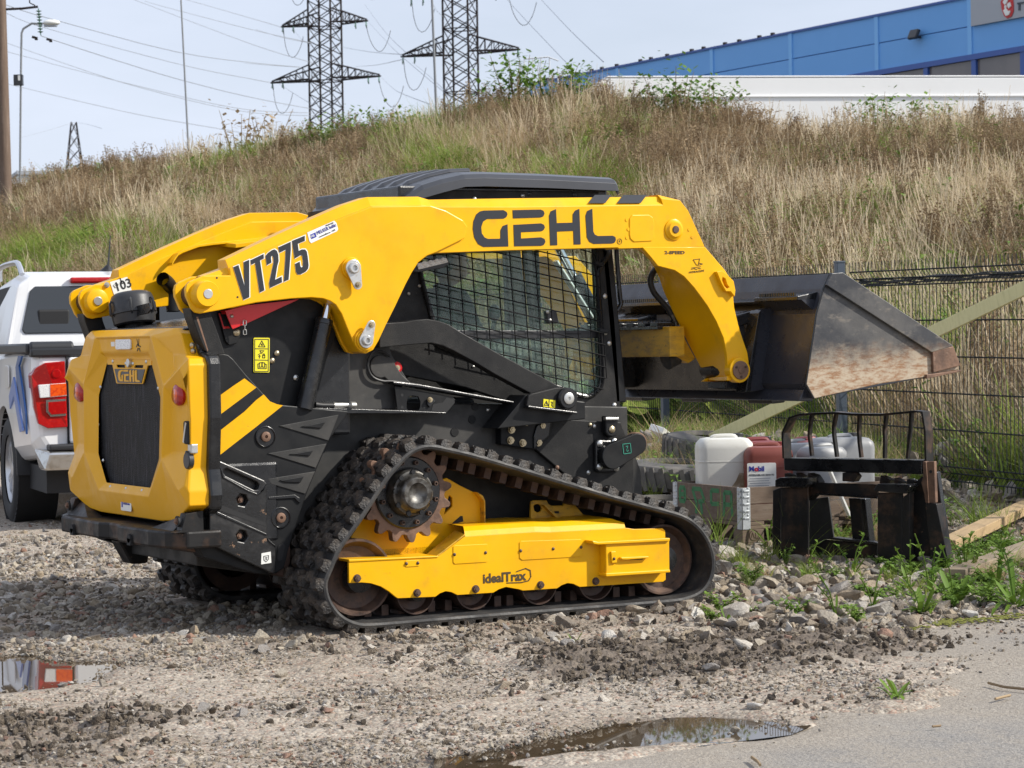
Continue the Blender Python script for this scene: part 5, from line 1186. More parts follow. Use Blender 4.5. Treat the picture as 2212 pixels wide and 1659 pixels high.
plug(T(1, 2), (80, 455), .047, .022, -.66, sp)
plug(T(1, 2), (210, 1155), .047, .022, -.66, sp)
MB().prism(QY(T(1, 2), [(100, 975), (330, 955), (375, 985), (380, 1030), (360, 1020), (330, 985), (105, 998)], -.662), -.655, -.668).build('pressed_rib', M['black_wet'], sp, .002)
MB().prism(QY(T(1, 2), [(195, 1395), (235, 1375), (252, 1400), (225, 1520), (190, 1530), (180, 1500)], -.662), -.655, -.6625).build('slot', M['dark_inside'], sp)
# side counterweight
cw = QY(z3, [(1520, 360), (1545, 342), (1612, 348), (1720, 395), (2060, 545), (2082, 575), (2085, 1090), (2105, 1130), (2160, 1180), (2172, 1215), (2170, 1440), (2140, 1462), (1860, 1335), (1560, 1190), (1520, 1150)], -.70)
slot = QY(z3, [(1662, 440), (1690, 425), (1985, 560), (2010, 590), (1995, 635), (1960, 640), (1680, 500), (1655, 470)], -.70)
hx = [QY(z3, [(c[0] + 58 * math.cos(R(60 * k + 10)) , c[1] + 66 * math.sin(R(60 * k + 10))) for k in range(6)], -.70) for c in ((1842, 738), (1838, 1092))]
cwo = link('side_counterweight', holed(cw, [slot] + hx, -.70, -.665), M['cast'], LD, bevel=.005)
for p in ((1832, 735), (1820, 1090)):
    c = QY(z3, [p], -.69)[0]; hexbolt('counterweight_bolt', c[0], -.665, c[1], .013, M['rust'], cwo, .020)
for pts in ([(1625, 420), (1650, 520), (1900, 660), (2000, 690), (2060, 640), (2082, 575), (2040, 650), (1985, 672), (1900, 640), (1670, 510), (1640, 440)],
            [(1580, 850), (1600, 852), (2080, 1068), (2082, 1090), (1590, 880)], [(2090, 1110), (2110, 1130), (2165, 1180), (2172, 1200), (2100, 1150)]):
    MB().prism(QY(z3, pts, -.704), -.69, -.7045).build('cast_ridge', M['black_wet'], cwo, .002)
MB().prism(QY(z3, [(1590, 770), (2070, 960), (2075, 1000), (1590, 830)], -.7005), -.695, -.7012).build('cast_groove', M['dark_inside'], cwo)
lab = MB().prism(QY(z3, [(2030, 1262), (2120, 1245), (2126, 1355), (2026, 1370)], -.7015), -.695, -.7025).build('tie_down_label', M['white_vinyl'], cwo)
strokes([QY(z3, [(2052, 1290), (2100, 1282), (2098, 1320), (2076, 1345), (2055, 1328), (2052, 1290)], -.7028), QY(z3, [(2070, 1300), (2085, 1305), (2070, 1315), (2085, 1325)], -.7028)], .0022, -.7028, 'tie_down_symbol', M['ink_plain'], lab)
copy_tree(cwo).scale = (1, -1, 1)
MB().box2((-1.30, -.665, .40), (-.98, -.62, .75)).box2((-1.395, -.66, .45), (-1.30, -.60, .98)).build('corner_post', M['black_wet'], LD, .015)
MB().box2((-1.395, .66, .45), (-1.30, .60, .98)).build('corner_post', M['black_wet'], LD, .015)
# belly and bumper weight
bar('belly_plate', [(-1.46, .405), (-.93, .232), (-.90, .30), (-.90, .46), (-1.40, .46)], -.60, .60, M['rust_dark'], LD, .006)
plan = [(-1.525, -.50), (-1.535, -.16), (-1.505, -.10), (-1.505, .03), (-1.535, .09), (-1.525, .62), (-1.46, .735), (-1.28, .735), (-1.28, -.735), (-1.44, -.735), (-1.50, -.63)]
bw = MB().prism(plan, .395, .470, 'z').build('bumper_weight', M['black_rust'], LD, .010)
for yy in (.44, -.30):
    MB().cyl((-1.54, yy, .420), (-1.50, yy, .420), .020, n=14).box((-1.522, yy, .405), (.036, .040, .03)).build('bumper_notch', M['dark_inside'], bw)
for sg in (-1, 1):
    e = MB().prism([(-1.49, .465), (-1.46, .475), (-1.44, .545), (-1.36, .555), (-1.36, .465)], sg * .665, sg * .725).loft([[(-1.475, sg * .66, .468), (-1.40, sg * .66, .468), (-1.40, sg * .66, .545)], [(-1.475, sg * .40, .468), (-1.40, sg * .40, .468), (-1.40, sg * .40, .472)]]).build('bumper_ear', M['black_rust'], bw, .004)
    MB().cyl((-1.468, sg * .690, .512), (-1.46, sg * .690, .512), .024, n=16).build('bolt_pocket', M['dark_inside'], bw)
    hexbolt('bumper_bolt', -1.468, sg * .690, .512, .012, M['rust'], bw, .008, axis=(-1, 0, 0))
MB().prism([(-1.36, .36), (-1.30, .25), (-1.22, .25), (-1.20, .36)], .30, .42).build('tow_loop', M['black_rust'], LD, .01)

# ---- moulded rear door
def door():
    Rg = [(.355, -1.440, 1.304), (.505, -1.445, 1.088), (.490, -1.455, .772), (.316, -1.450, .602)]
    G = [(.270, -1.408, 1.200), (.388, -1.412, 1.036), (.382, -1.422, .765), (.276, -1.424, .636)]
    V = []; Fc = []
    def q(*pts):
        for sg in (1, -1):
            b = len(V); V.extend([(x, sg * y, z) for (y, x, z) in pts]); Fc.append(tuple(range(b, b + len(pts))))
    def qc(*pts):   # spans the centre
        b = len(V); V.extend([(x, y, z) for (y, x, z) in pts]); Fc.append(tuple(range(b, b + len(pts))))
    r1, r2, r3, r4 = Rg; g1, g2, g3, g4 = G
    s0 = (.545, -1.385, 1.337); s1 = (.598, -1.395, 1.312); s2 = (.665, -1.400, 1.218); s3 = (.735, -1.418, 1.206); s4 = (.757, -1.428, 1.178)
    s5 = (.757, -1.425, .95); s6 = (.728, -1.418, .735); s7 = (.752, -1.435, .640); s8 = (.750, -1.435, .578); s9 = (.560, -1.415, .506); s10 = (.385, -1.415, .494)
    a1 = (.700, -1.446, 1.165); a1b = (.745, -1.445, 1.12); a2 = (.675, -1.452, .640); a2b = (.735, -1.45, .665)
    u1 = (.405, -1.428, 1.29); w1 = (.520, -1.402, 1.225); w1b = (.545, -1.405, 1.15)
    v1 = (.545, -1.418, 1.04); v2 = (.690, -1.412, 1.065); v3 = (.700, -1.408, .80); v4 = (.535, -1.420, .80)
    l1 = (.505, -1.448, .715); l2 = (.49, -1.428, .60)
    # frame band between ridge and grille
    rT = (0.0, -1.440, 1.304); pt1 = (.322, -1.428, 1.298); pt2 = (.305, -1.426, 1.236); pt3 = (.292, -1.408, 1.214)
    q(r1, pt1, pt2, pt3, g1, g2, r2); q(r2, g2, g3, r3); q(r3, g3, g4, r4)
    qc((.322, -1.428, 1.298), (-.322, -1.428, 1.298), (-.305, -1.426, 1.236), (.305, -1.426, 1.236))
    qc((.305, -1.426, 1.236), (-.305, -1.426, 1.236), (-.292, -1.408, 1.214), (.292, -1.408, 1.214))
    qc((.292, -1.408, 1.214), (-.292, -1.408, 1.214), (-.270, -1.408, 1.200), (.270, -1.408, 1.200))
    qc((.276, -1.424, .636), (-.276, -1.424, .636), (-.316, -1.450, .602), (.316, -1.450, .602))
    qc((.316, -1.450, .602), (-.316, -1.450, .602), (-.385, -1.415, .494), (.385, -1.415, .494))
    qc((.355, -1.440, 1.304), (-.355, -1.440, 1.304), (-.322, -1.428, 1.298), (.322, -1.428, 1.298))
    qc((.545, -1.385, 1.337), (-.545, -1.385, 1.337), (-.355, -1.440, 1.304), (.355, -1.440, 1.304))
    # wings
    q(r1, s0, s1, u1); q(u1, s1, s2, w1); q(r1, u1, w1, w1b, r2); q(w1, s2, s3, a1, w1b); q(w1b, a1, r2)
    q(s3, s4, a1b, a1); q(r2, a1, a1b, v2, v1); q(a1b, s4, s5, v2); q(v2, s5, s6, v3); q(v1, v2, v3, v4); q(r2, v1, v4, r3)
    q(v4, v3, a2b, a2, r3); q(v3, s6, s7, a2b); q(a2b, s7, s8, a2); q(r3, a2, l1); q(l1, a2, s8, l2); q(r3, l1, l2, r4); q(l2, s8, s9); q(r4, l2, s9, s10)
    # rim turned forward
    rim = [s0, s1, s2, s3, s4, s5, s6, s7, s8, s9, s10]
    for i in range(len(rim) - 1):
        a, b = rim[i], rim[i + 1]; q(a, b, (b[0], -1.33, b[2]), (a[0], -1.33, a[2]))
    qc(s0, (-s0[0], s0[1], s0[2]), (-s0[0], -1.33, s0[2]), (s0[0], -1.33, s0[2])); qc(s10, (-s10[0], s10[1], s10[2]), (-s10[0], -1.33, s10[2]), (s10[0], -1.33, s10[2]))
    me = bpy.data.meshes.new('rear_door'); me.from_pydata(V, [], Fc)
    bm = bmesh.new(); bm.from_mesh(me); bmesh.ops.remove_doubles(bm, verts=bm.verts, dist=1e-4); bmesh.ops.recalc_face_normals(bm, faces=bm.faces); bm.to_mesh(me); bm.free()
    me.polygons.foreach_set('use_smooth', [True] * len(me.polygons))
    o = link('rear_door', me, M['yellow_plastic'], LD)
    b = o.modifiers.new('bevel', 'BEVEL'); b.width = .011; b.segments = 3; b.limit_method = 'ANGLE'; b.angle_limit = R(9); b.harden_normals = True
    return o
dr = door()
MB().prism([(.28, 1.21), (.40, 1.04), (.39, .76), (.285, .63), (-.285, .63), (-.39, .76), (-.40, 1.04), (-.28, 1.21)], -1.403, -1.395, 'x').build('grille', M['grille'], dr)
# badge plate
pl = QX(z2, [(690, 700), (1350, 700), (1345, 775), (1290, 782), (1222, 1045), (1210, 1053), (840, 1046), (830, 1036), (772, 770), (700, 768)], -1.412)
win = [QX(z2, [(828, 768), (955, 771), (962, 815), (842, 812)], -1.412), QX(z2, [(1108, 775), (1230, 775), (1222, 820), (1092, 816)], -1.412)]
bd = link('badge_plate', holed(pl, win, -1.412, -1.407, 'x'), M['yellow_plastic'], dr)
MB().prism(QX(z2, [(802, 832), (1250, 838), (1197, 1040), (846, 1034)], -1.4145), -1.4145, -1.4115, 'x').build('badge_field', M['ink'], bd)
gz = lambda pts: [(h[0], h[1]) for h in QX(z2, pts, -1.4155)]
for pts in ([(900, 846), (928, 846), (928, 866), (905, 868), (893, 890), (890, 940), (898, 985), (908, 995), (908, 925), (928, 915), (928, 1014), (890, 1016), (868, 995), (856, 935), (858, 890), (872, 858)],
            [(935, 846), (998, 843), (1008, 855), (1008, 867), (998, 872), (935, 870)], [(945, 908), (1005, 906), (1014, 918), (1012, 930), (1005, 935), (970, 936), (970, 1000), (1005, 1000), (1016, 1010), (1014, 1020), (945, 1018)],
            [(1022, 860), (1040, 845), (1048, 848), (1050, 920), (1070, 920), (1068, 860), (1085, 846), (1094, 850), (1095, 1022), (1074, 1022), (1070, 945), (1050, 945), (1050, 1022), (1026, 1020)],
            [(1102, 862), (1118, 848), (1130, 848), (1134, 985), (1142, 998), (1165, 1000), (1176, 1010), (1176, 1024), (1120, 1024), (1106, 1005)]):
    MB().prism(gz(pts), -1.4138, -1.4162, 'x').build('letter', M['yellow_plastic'], bd)
# key latch and screws
c = QX(z2, [(1016, 745)], -1.42)[0]
MB().cyl((-1.41, c[0], c[1]), (-1.428, c[0], c[1]), .020, n=18).build('door_lock', M['zinc'], dr, .003)
for p in QX(z2, [(780, 720), (1272, 726), (972, 752), (1076, 754)], -1.412) + [(.365, 1.075), (-.365, 1.075), (.405, .90), (-.405, .90), (.350, .735), (-.350, .735), (.20, .620), (0, .620), (-.20, .620)]:
    hexbolt('door_screw', -1.410 if p[1] > .7 else -1.432, p[0], p[1], .009, M['zinc'], dr, .008, dome=True, axis=(-1, 0, 0))
MB().prism(rrect(-.095, 1.247, .095, 1.293, .012), -1.427, -1.4365, 'x').build('reverse_light', M['lens_clear'], dr, .003)
MB().prism([(.125, 1.298), (.175, 1.298), (.170, 1.262), (.125, 1.262)], -1.4265, -1.4275, 'x').build('serial_sticker', M['white_vinyl'], dr)
strokes([[(-.155, 1.300), (-.175, 1.262)], [(-.185, 1.300), (-.178, 1.262)], [(-.150, 1.258), (-.163, 1.268), (-.185, 1.262), (-.200, 1.258)], [(-.160, 1.240), (-.168, 1.25), (-.185, 1.25), (-.195, 1.238)]], .005, -1.4275, 'maker_mark', M['ink_plain'], dr, 'x')
s = MB().prism(rrect(-.065, .520, .065, .588, .006), -1.418, -1.420, 'x').build('dealer_sticker', M['white_vinyl'], dr); s.rotation_euler = (0, 0, 0)
# lies on the sloping lower face
for o_ in (s,):
    o_.location = (-.0155, .0, 0)
text('MELKER baltic', 'sticker_text', M['ink_blue'], s, (-1.4206, .032, .548), (0, -1, 0), (0, 0, 1), .014)
MB().prism([(.056, .535), (.038, .535), (.038, .578), (.056, .578)], -1.4200, -1.4206, 'x').build('sticker_square', M['ink_blue'], s)
for sg in (-1, 1):
    mb = MB(); ring = []
    for k in range(20):
        t = 2 * math.pi * k / 20; ring.append((.060 * math.sin(t) * (1 - .22 * math.cos(t)), .050 * math.cos(t)))
    mb.loft([[(-1.408, sg * .622 + a, 1.052 + b) for a, b in ring], [(-1.424, sg * .622 + a, 1.052 + b) for a, b in ring], [(-1.434, sg * .622 + a * .8, 1.052 + b * .8) for a, b in ring], [(-1.438, sg * .622 + a * .3, 1.052 + b * .3) for a, b in ring]], smooth=True)
    lm = mb.build('tail_lamp', M['lens_red'], dr)
    MB().lathe([(0, .026), (.003, .022), (.005, 0)], (-1.4355, sg * .622, 1.050), (-1, 0, 0), 16).build('lamp_centre', M['lens_orange'], lm)
# hinge, filler cap on the door edge
c = QX(z3, [(1310, 350)], -1.42)[0]; MB().cyl((-1.405, c[0], c[1]), (-1.43, c[0], c[1]), .036, n=24).box((-1.425, c[0] + .004, c[1] + .034), (.01, .018, .016)).build('filler_cap', M['plastic_black'], dr, .004)
c = QX(z3, [(1300, 75)], -1.42)[0]; MB().box((-1.42, c[0], c[1]), (.02, .055, .10)).build('hinge_recess', M['dark_inside'], dr, .01)
MB().box((-1.43, c[0] + .002, c[1]), (.006, .012, .09), (.35, 0, 0)).build('hinge_rod', M['zinc'], dr)
c = QX(z3, [(1365, 232)], -1.40)[0]; MB().box((-1.405, c[0], c[1]), (.03, .045, .04)).build('door_hinge', M['zinc'], dr, .004)

# ---- things on the hood
cx = (-1.205, .47, 1.435)
ax = Vector((-.05, .17, 1.0)).normalized()
pc = MB().lathe([(-.075, .085), (-.068, .098), (-.025, .104), (-.022, .110), (-.012, .110), (-.010, .104), (.050, .102), (.068, .094), (.078, .078), (.080, .04), (.079, 0)], cx, ax, 32).build('intake_cap', M['plastic_black'], LD)
for k in range(6):
    t = R(20 + 60 * k); u = ax.orthogonal().normalized(); w = ax.cross(u); p = Vector(cx) + (u * math.cos(t) + w * math.sin(t)) * .106
    MB().tube([p - ax * .03, p - ax * .02 + (p - Vector(cx)).normalized() * .012, p + ax * .03 + (p - Vector(cx)).normalized() * .010, p + ax * .04], .006, 6).build('cap_clip', M['plastic_black'], pc)
MB().cyl(Vector(cx) - ax * .15, Vector(cx) - ax * .07, .05, n=16).build('intake_neck', M['black'], pc)
q = QX(z1, [(830, 1660), (840, 1585), (900, 1550), (1325, 1440), (1350, 1540), (1300, 1600), (835, 1700)], -1.22); MB().prism(q, -1.225, -1.215, 'x').build('hood_bracket', M['black_wet'], hood, .002)
ex = [QX(z1, [p], x)[0] for p, x in (((1670, 1570), -.95), ((1660, 1330), -.95), ((1640, 1230), -.96), ((1590, 1150), -.99), ((1515, 1090), -1.03))]
px = [Vector((x, p[0], p[1])) for p, x in zip(ex, (-.95, -.95, -.96, -.99, -1.03))]
pth, _ = smooth_path(px, .012)
MB().tube(pth, .034, 16, cap=False).tube(pth, .031, 16, cap=False).build('exhaust_pipe', M['black'], LD)
c = QX(z1, [(1370, 1370)], -.98)[0]
me = holed(circ(c, .062, 28), [circ(c, .030, 24)], -.99, -.97, 'x'); lf = link('lifting_ring', me, M['black'], LD, bevel=.004)
MB().box((-.98, c[0] - .035, c[1] - .06), (.02, .045, .10)).build('ring_stem', M['black'], lf)
wire, _ = smooth_path([Vector((-.72, .34, 1.70)), Vector((-.74, .33, 1.62)), Vector((-.72, .30, 1.56)), Vector((-.68, .25, 1.53))], .015)
MB().tube(wire, .004, 6).build('cab_cable', M['hose'], LD)

# ---- lock bar, label and lift cylinder
rk = QY(z4, [(588, 603), (905, 520), (1500, 455), (1690, 425), (1640, 452), (930, 780), (705, 872), (690, 850)], -.655)
rd = bar('cylinder_lock_bar', rk, -.655, -.650, M['red'], LD, .001)
MB().prism(QY(z4, [(585, 603), (905, 519), (935, 514), (604, 650)], -.655), -.660, -.60).build('lock_flange', M['red'], rd, .001)
MB().prism(QY(z4, [(490, 640), (560, 870), (660, 858), (640, 830), (570, 830), (510, 640)], -.61), -.615, -.605).build('lock_flange', M['red'], rd, .001)
c = QY(z4, [(688, 682)], -.655)[0]; hexbolt('lock_pin', c[0], -.655, c[1], .009, M['zinc'], rd, .010, dome=True)
ch = QY(z4, [(882, 745), (880, 815), (882, 885), (884, 950)], -.662)
for i in range(3):
    a, b = Vector((ch[i][0], -.662, ch[i][1])), Vector((ch[i + 1][0], -.662, ch[i + 1][1])); d = (b - a) * .6
    side = Vector((.007, 0, 0)) if i % 2 == 0 else Vector((.002, .006, 0))
    pp = [a - d * .12 - side * .3, a - side, b - side, b + d * .12, b + side, a + side, a - d * .12, a - d * .12 - side * .3]
    MB().tube(pp, .0022, 6).build('chain_link', M['zinc'], rd)
bk = QY(z4, [(490, 640), (560, 600), (840, 860), (838, 930), (770, 1080), (655, 1110), (600, 1050)], -.612)
bp = bar('lock_bracket', bk, -.612, -.60, M['black'], LD, .003)
c = QY(z4, [(765, 920)], -.615)[0]; hexbolt('carriage_bolt', c[0], -.612, c[1], .017, M['zinc_gold'], bp, .010, dome=True)
lab = MB().prism(QY(z4, [(1012, 1008), (1022, 998), (1238, 1000), (1248, 1010), (1244, 1502), (1236, 1512), (1018, 1508), (1010, 1498)], -.602), -.60, -.603).build('warning_label', M['label_yellow'], LD)
YL = -.6032
def ql(*pts): return QY(z4, pts, YL)
strokes([ql((1030, 1022), (1230, 1022), (1228, 1495), (1026, 1495), (1030, 1022)), ql((1030, 1160), (1230, 1162)), ql((1030, 1325), (1230, 1330)),
         ql((1085, 1130), (1132, 1044), (1180, 1134), (1085, 1130)), ql((1122, 1090), (1145, 1092), (1128, 1104), (1144, 1116)), ql((1105, 1188), (1164, 1190), (1130, 1228), (1105, 1188)), ql((1078, 1250), (1125, 1222)),
         ql((1098, 1300), (1098, 1258), (1088, 1272)), ql((1098, 1258), (1110, 1272)), ql((1145, 1258), (1178, 1260), (1178, 1296), (1145, 1294), (1145, 1258)), ql((1150, 1258), (1152, 1236), (1172, 1238), (1173, 1260)),
         ql((1098, 1368), (1134, 1362), (1134, 1428), (1098, 1432), (1098, 1368)), ql((1140, 1362), (1175, 1370), (1175, 1434), (1140, 1428), (1140, 1362)), ql((1075, 1385), (1098, 1380)), ql((1075, 1385), (1078, 1450), (1198, 1455), (1198, 1392), (1178, 1384))],
        .0028, YL, 'warning_symbols', M['ink_plain'], lab)
for p in ((1360, 1228), (1292, 1338)):
    c = QY(z4, [p], -.605)[0]; hexbolt('panel_bolt', c[0], -.60, c[1], .013, M['zinc_gold'], LD, .009, dome=True)
c = QY(z4, [(1642, 1588)], -.605)[0]; hexbolt('panel_bolt', c[0], -.60, c[1], .013, M['zinc'], LD, .009, dome=True)
for p in ((110, 1112), (122, 1196)):
    c = QY(z4, [p], -.66)[0]; hexbolt('panel_bolt', c[0], -.66, c[1], .013, M['zinc_gold'], LD, .010, dome=True)
for sg in (-1, 1):
    t, b = QY(z4, [(2085, 720)], -.665)[0], QY(z8, [(60, 690)], -.665)[0]
    T3, B3 = Vector((t[0], sg * .648, t[1])), Vector((b[0], sg * .648, b[1])); d = (B3 - T3).normalized()
    lc = MB().lathe([(0, .020), (0, .038), (.010, .040), (.022, .040), (.024, .0365), ((B3 - T3).length + .005, .0365), ((B3 - T3).length + .005, 0)], T3, d, 28).build('lift_cylinder', M['black_wet'], LD)
    top = T3 - d * .22
    MB().cyl(T3, top, .0185, n=20).build('piston_rod', M['chrome'], lc)
    MB().cyl(T3 + Vector((.025, .035 * -sg, 0)), B3 + Vector((.025, .035 * -sg, 0)), .010, n=10).build('cylinder_pipe', M['black_wet'], lc)

# ---- side of the body between arm and track
gp = QY(z8, [(330, 0), (880, 90), (905, 180), (960, 260), (1060, 420), (1090, 440), (900, 445), (935, 480), (960, 700), (470, 720), (130, 700), (200, 420)], -.545)
bar('side_cover', gp, -.545, -.47, M['black_dusty'], LD, .003)
c0 = QY(z8, [(795, 285)], -.56)[0]
le = circ(c0, .052, 22, R(60), R(290)) + QY(z8, [(870, 425), (960, 440), (1085, 440), (1010, 370), (950, 290), (910, 200)], -.56)
MB().prism(le, -.56, -.54).build('link_cover', M['black_dusty'], LD, .004)
hp, _ = smooth_path([Vector((x, -.565, z)) for x, z in QY(z8, [(880, 180), (800, 135), (710, 160), (668, 250), (680, 340), (730, 400), (820, 430), (910, 432), (1180, 470)], -.565)], .015)
MB().tube(hp, .0065, 8).build('cover_seal', M['hose'], LD)
c = QY(z8, [(958, 298)], -.55)[0]
MB().lathe([(0, .028), (.012, .028), (.020, .020), (.020, 0)], (c[0], -.53, c[1]), (0, -1, 0), 22).build('battery_knob', M['red'], LD)
hexbolt('knob_screw', c[0], -.550, c[1], .010, M['zinc_gold'], LD, .006)
ledge = QY(z8, [(910, 430), (1180, 460), (2125, 632), (2125, 655), (1170, 492), (925, 462)], -.60)
MB().prism(ledge, -.60, -.48).build('fender_ledge', M['black_wet'], LD, .004)
fp = QY(z8, [(930, 478), (1500, 585), (1527, 612), (1520, 650), (1442, 740), (960, 742), (955, 690)], -.585)
hole = QY(z8, [(1050, 640), (1065, 590), (1110, 570), (1160, 580), (1183, 630), (1180, 690), (1160, 728), (1075, 730), (1050, 700)], -.585)
fpo = link('fender_plate', holed(fp, [hole], -.585, -.575), M['black'], LD, bevel=.002)
for p in ((1004, 566), (1004, 686), (1222, 680)):
    c = QY(z8, [p], -.586)[0]; MB().cyl((c[0], -.58, c[1]), (c[0], -.5858, c[1]), .007, n=10).build('plate_hole', M['dark_inside'], fpo)
MB().prism(QY(z8, [(1290, 720), (1310, 655), (1400, 640), (1440, 590), (1510, 605), (1520, 640), (1442, 735)], -.586), -.58, -.5865).build('plate_recess', M['dark_inside'], fpo)
tab = MB().prism(QY(z8, [(1250, 625), (1270, 592), (1300, 595), (1330, 630), (1275, 690), (1250, 660)], -.592), -.585, -.595).build('latch_tab', M['black_wet'], fpo, .003)
c = QY(z8, [(1278, 612)], -.596)[0]; hexbolt('latch_bolt', c[0], -.595, c[1], .010, M['zinc_gold'], fpo, .012)
fs = QY(z8, [(150, 690), (1000, 716), (1442, 736), (1440, 748), (460, 748), (150, 705)], -.63)
MB().prism(fs, -.63, -.50).build('fender_shelf', M['black_wet'], LD, .003)
hf = QY(z8, [(150, 660), (220, 668), (330, 668), (410, 668), (480, 665), (535, 665)], -.62)
h1 = [Vector((x, -.62, z)) for x, z in hf]
ho = MB().tube(h1[:3], .0125, 12).build('hydraulic_hose', M['hose'], LD)
MB().tube(h1[2:5], [.0135, .0135, .011], 12).tube([h1[4] - Vector((0, .01, 0)), h1[5]], .016, 10).build('hose_fitting', M['zinc'], ho)
for p, r in (((1860, 712), .010),):
    c = QY(z8, [p], -.50)[0]; hexbolt('panel_bolt', c[0], -.49, c[1], r, M['zinc'], LD, .008, dome=True)
for p, r in (((1730, 680), .018), ((1700, 806), .020), ((1530, 930), .021)):
    c = QY(z8, [p], -.50)[0]; MB().cyl((c[0], -.488, c[1]), (c[0], -.4935, c[1]), r, n=18).build('hole_plug', M['black_tex'], LD, .001)
# bolted cross-member plate
bpz = QY(T(2, 2), [(-100, 250), (0, 265), (340, 280), (350, 340), (318, 470), (205, 570), (-95, 525)], -.54)
bpl = bar('bolted_plate', bpz, -.54, -.485, M['black'], LD, .006)
for p in ((15, 312), (133, 328), (266, 360), (2, 395), (100, 510), (235, 506), (-6, 488)):
    c = QY(T(2, 2), [p], -.55)[0]; hexbolt('flange_bolt', c[0], -.54, c[1], .0145, M['zinc_gold'], bpl, .016)
MB().prism(QY(T(2, 2), [(190, 560), (190, 450), (215, 360), (300, 300), (340, 300), (320, 450)], -.55), -.55, -.53).build('plate_step', M['black_wet'], bpl, .004)
# front corner, clevis and tie-down
fc = QY(T(2, 2), [(330, 300), (940, 330), (985, 445), (1052, 650), (1055, 975), (600, 900), (200, 560)], -.52)
fr = bar('front_corner_plate', fc, -.52, -.45, M['black_tex'], LD, .004)
for p, r, mt in (((680, 352), .010, 'zinc_gold'), ((718, 366), .010, 'zinc'), ((665, 766), .011, 'zinc'), ((395, 722), .011, 'rust')):
    c = QY(T(2, 2), [p], -.525)[0]; hexbolt('panel_bolt', c[0], -.52, c[1], r, M[mt], fr, .008, dome=True)
cv = QY(T(2, 2), [(805, 275), (920, 285), (920, 420), (900, 450), (865, 462), (830, 450), (812, 420)], -.56)
cl = bar('cab_clevis', cv, -.56, -.52, M['black'], LD, .008)
c = QY(T(2, 2), [(868, 393)], -.565)[0]; hexbolt('carriage_bolt', c[0], -.56, c[1], .018, M['zinc_gold'], cl, .010, dome=True)
MB().prism(QY(T(2, 2), [(806, 290), (920, 288), (920, 310), (808, 312)], -.57), -.575, -.55).build('clevis_lip', M['zinc'], cl, .002)
td = bar('tie_down_base', QY(T(2, 2), [(722, 500), (745, 480), (920, 485), (935, 520), (930, 740), (905, 762), (745, 765), (722, 740)], -.545), -.545, -.52, M['black_wet'], LD, .01)
for p in ((763, 516), (890, 498), (760, 716), (905, 725)):
    c = QY(T(2, 2), [p], -.55)[0]; hexbolt('carriage_bolt', c[0], -.545, c[1], .017, M['zinc'], td, .012, dome=True)
A, B = QY(T(2, 2), [(878, 625), (1085, 520)], -.60)
ta = MB().prism(capsule(A, .062, B, .052, 14), -.60, -.565).cyl((A[0], -.565, A[1]), (A[0], -.545, A[1]), .05, n=20).build('tie_down_arm', M['black'], LD, .004)
link('tow_eye', holed(circ(B, .052, 22), [circ((B[0] + .012, B[1] - .002), .026, 18)], -.585, -.540), M['rust'], ta, bevel=.003).location = (.012, 0, 0.004)
q = QY(T(2, 2), [(955, 520), (1022, 512), (1030, 595), (965, 605)], -.6012)
strokes([q + [q[0]], QY(T(2, 2), [(985, 540), (1000, 535), (992, 560), (988, 575), (998, 585), (1004, 572)], -.6012)], .0032, -.6012, 'green_symbol', pm('green_print', (.03, .24, .17), .5), ta)

# ---- control link and its bracket
ck = QY(z7, [(-250, 770), (0, 757), (100, 737), (220, 727), (330, 745), (430, 780), (540, 850), (900, 1055), (1530, 1395), (1560, 1500), (1262, 1462), (1240, 1462), (880, 1268), (700, 1160), (480, 1040), (370, 990), (260, 964), (0, 986), (-250, 1010)], -.63)
bar('control_link', ck, -.63, -.565, M['black_tex'], LD, .004)
cb = QY(z7, [(1195, 1575), (1212, 1482), (1240, 1462), (1480, 1402), (1570, 1398), (1640, 1420), (1705, 1470), (1680, 1650), (1196, 1592)], -.68)
cbo = bar('link_bracket', cb, -.68, -.655, M['black_tex'], LD, .005)
MB().prism(QY(z7, [(1195, 1578), (1680, 1640), (1680, 1665), (1195, 1602)], -.685), -.70, -.50).build('bracket_foot', M['black_wet'], cbo, .003)
c = QY(z7, [(1592, 1508)], -.69)[0]
MB().lathe([(0, .050), (.018, .050), (.026, .044), (.026, 0)], (c[0], -.68, c[1]), (0, -1, 0), 32).build('pin_boss', M['black_wet'], cbo)
MB().lathe([(0, .027), (.006, .027), (.008, .022), (.008, .008), (.002, .007), (.002, 0)], (c[0], -.705, c[1]), (0, -1, 0), 24).build('pin_head', M['zinc'], cbo)
lb = MB().prism(QY(z7, [(1362, 1513), (1478, 1527), (1474, 1605), (1358, 1588)], -.6815), -.679, -.6825).build('pinch_label', M['label_yellow'], cbo)
qk = lambda *p: QY(z7, p, -.6828)
strokes([qk((1418, 1520), (1414, 1597)), qk((1368, 1574), (1390, 1534), (1410, 1578), (1368, 1574)), qk((1390, 1550), (1390, 1564)), qk((1435, 1540), (1448, 1556), (1440, 1572), (1455, 1590)), qk((1452, 1545), (1446, 1558))], .003, -.6828, 'pinch_symbol', M['ink_plain'], lb)
MB().prism([(c[0] - .35, c[1] - .13), (c[0] + .12, c[1] - .10), (c[0] + .12, c[1] - .02), (c[0] - .2, c[1] + .02)], -.655, -.50).build('bracket_web', M['black'], cbo, .004)
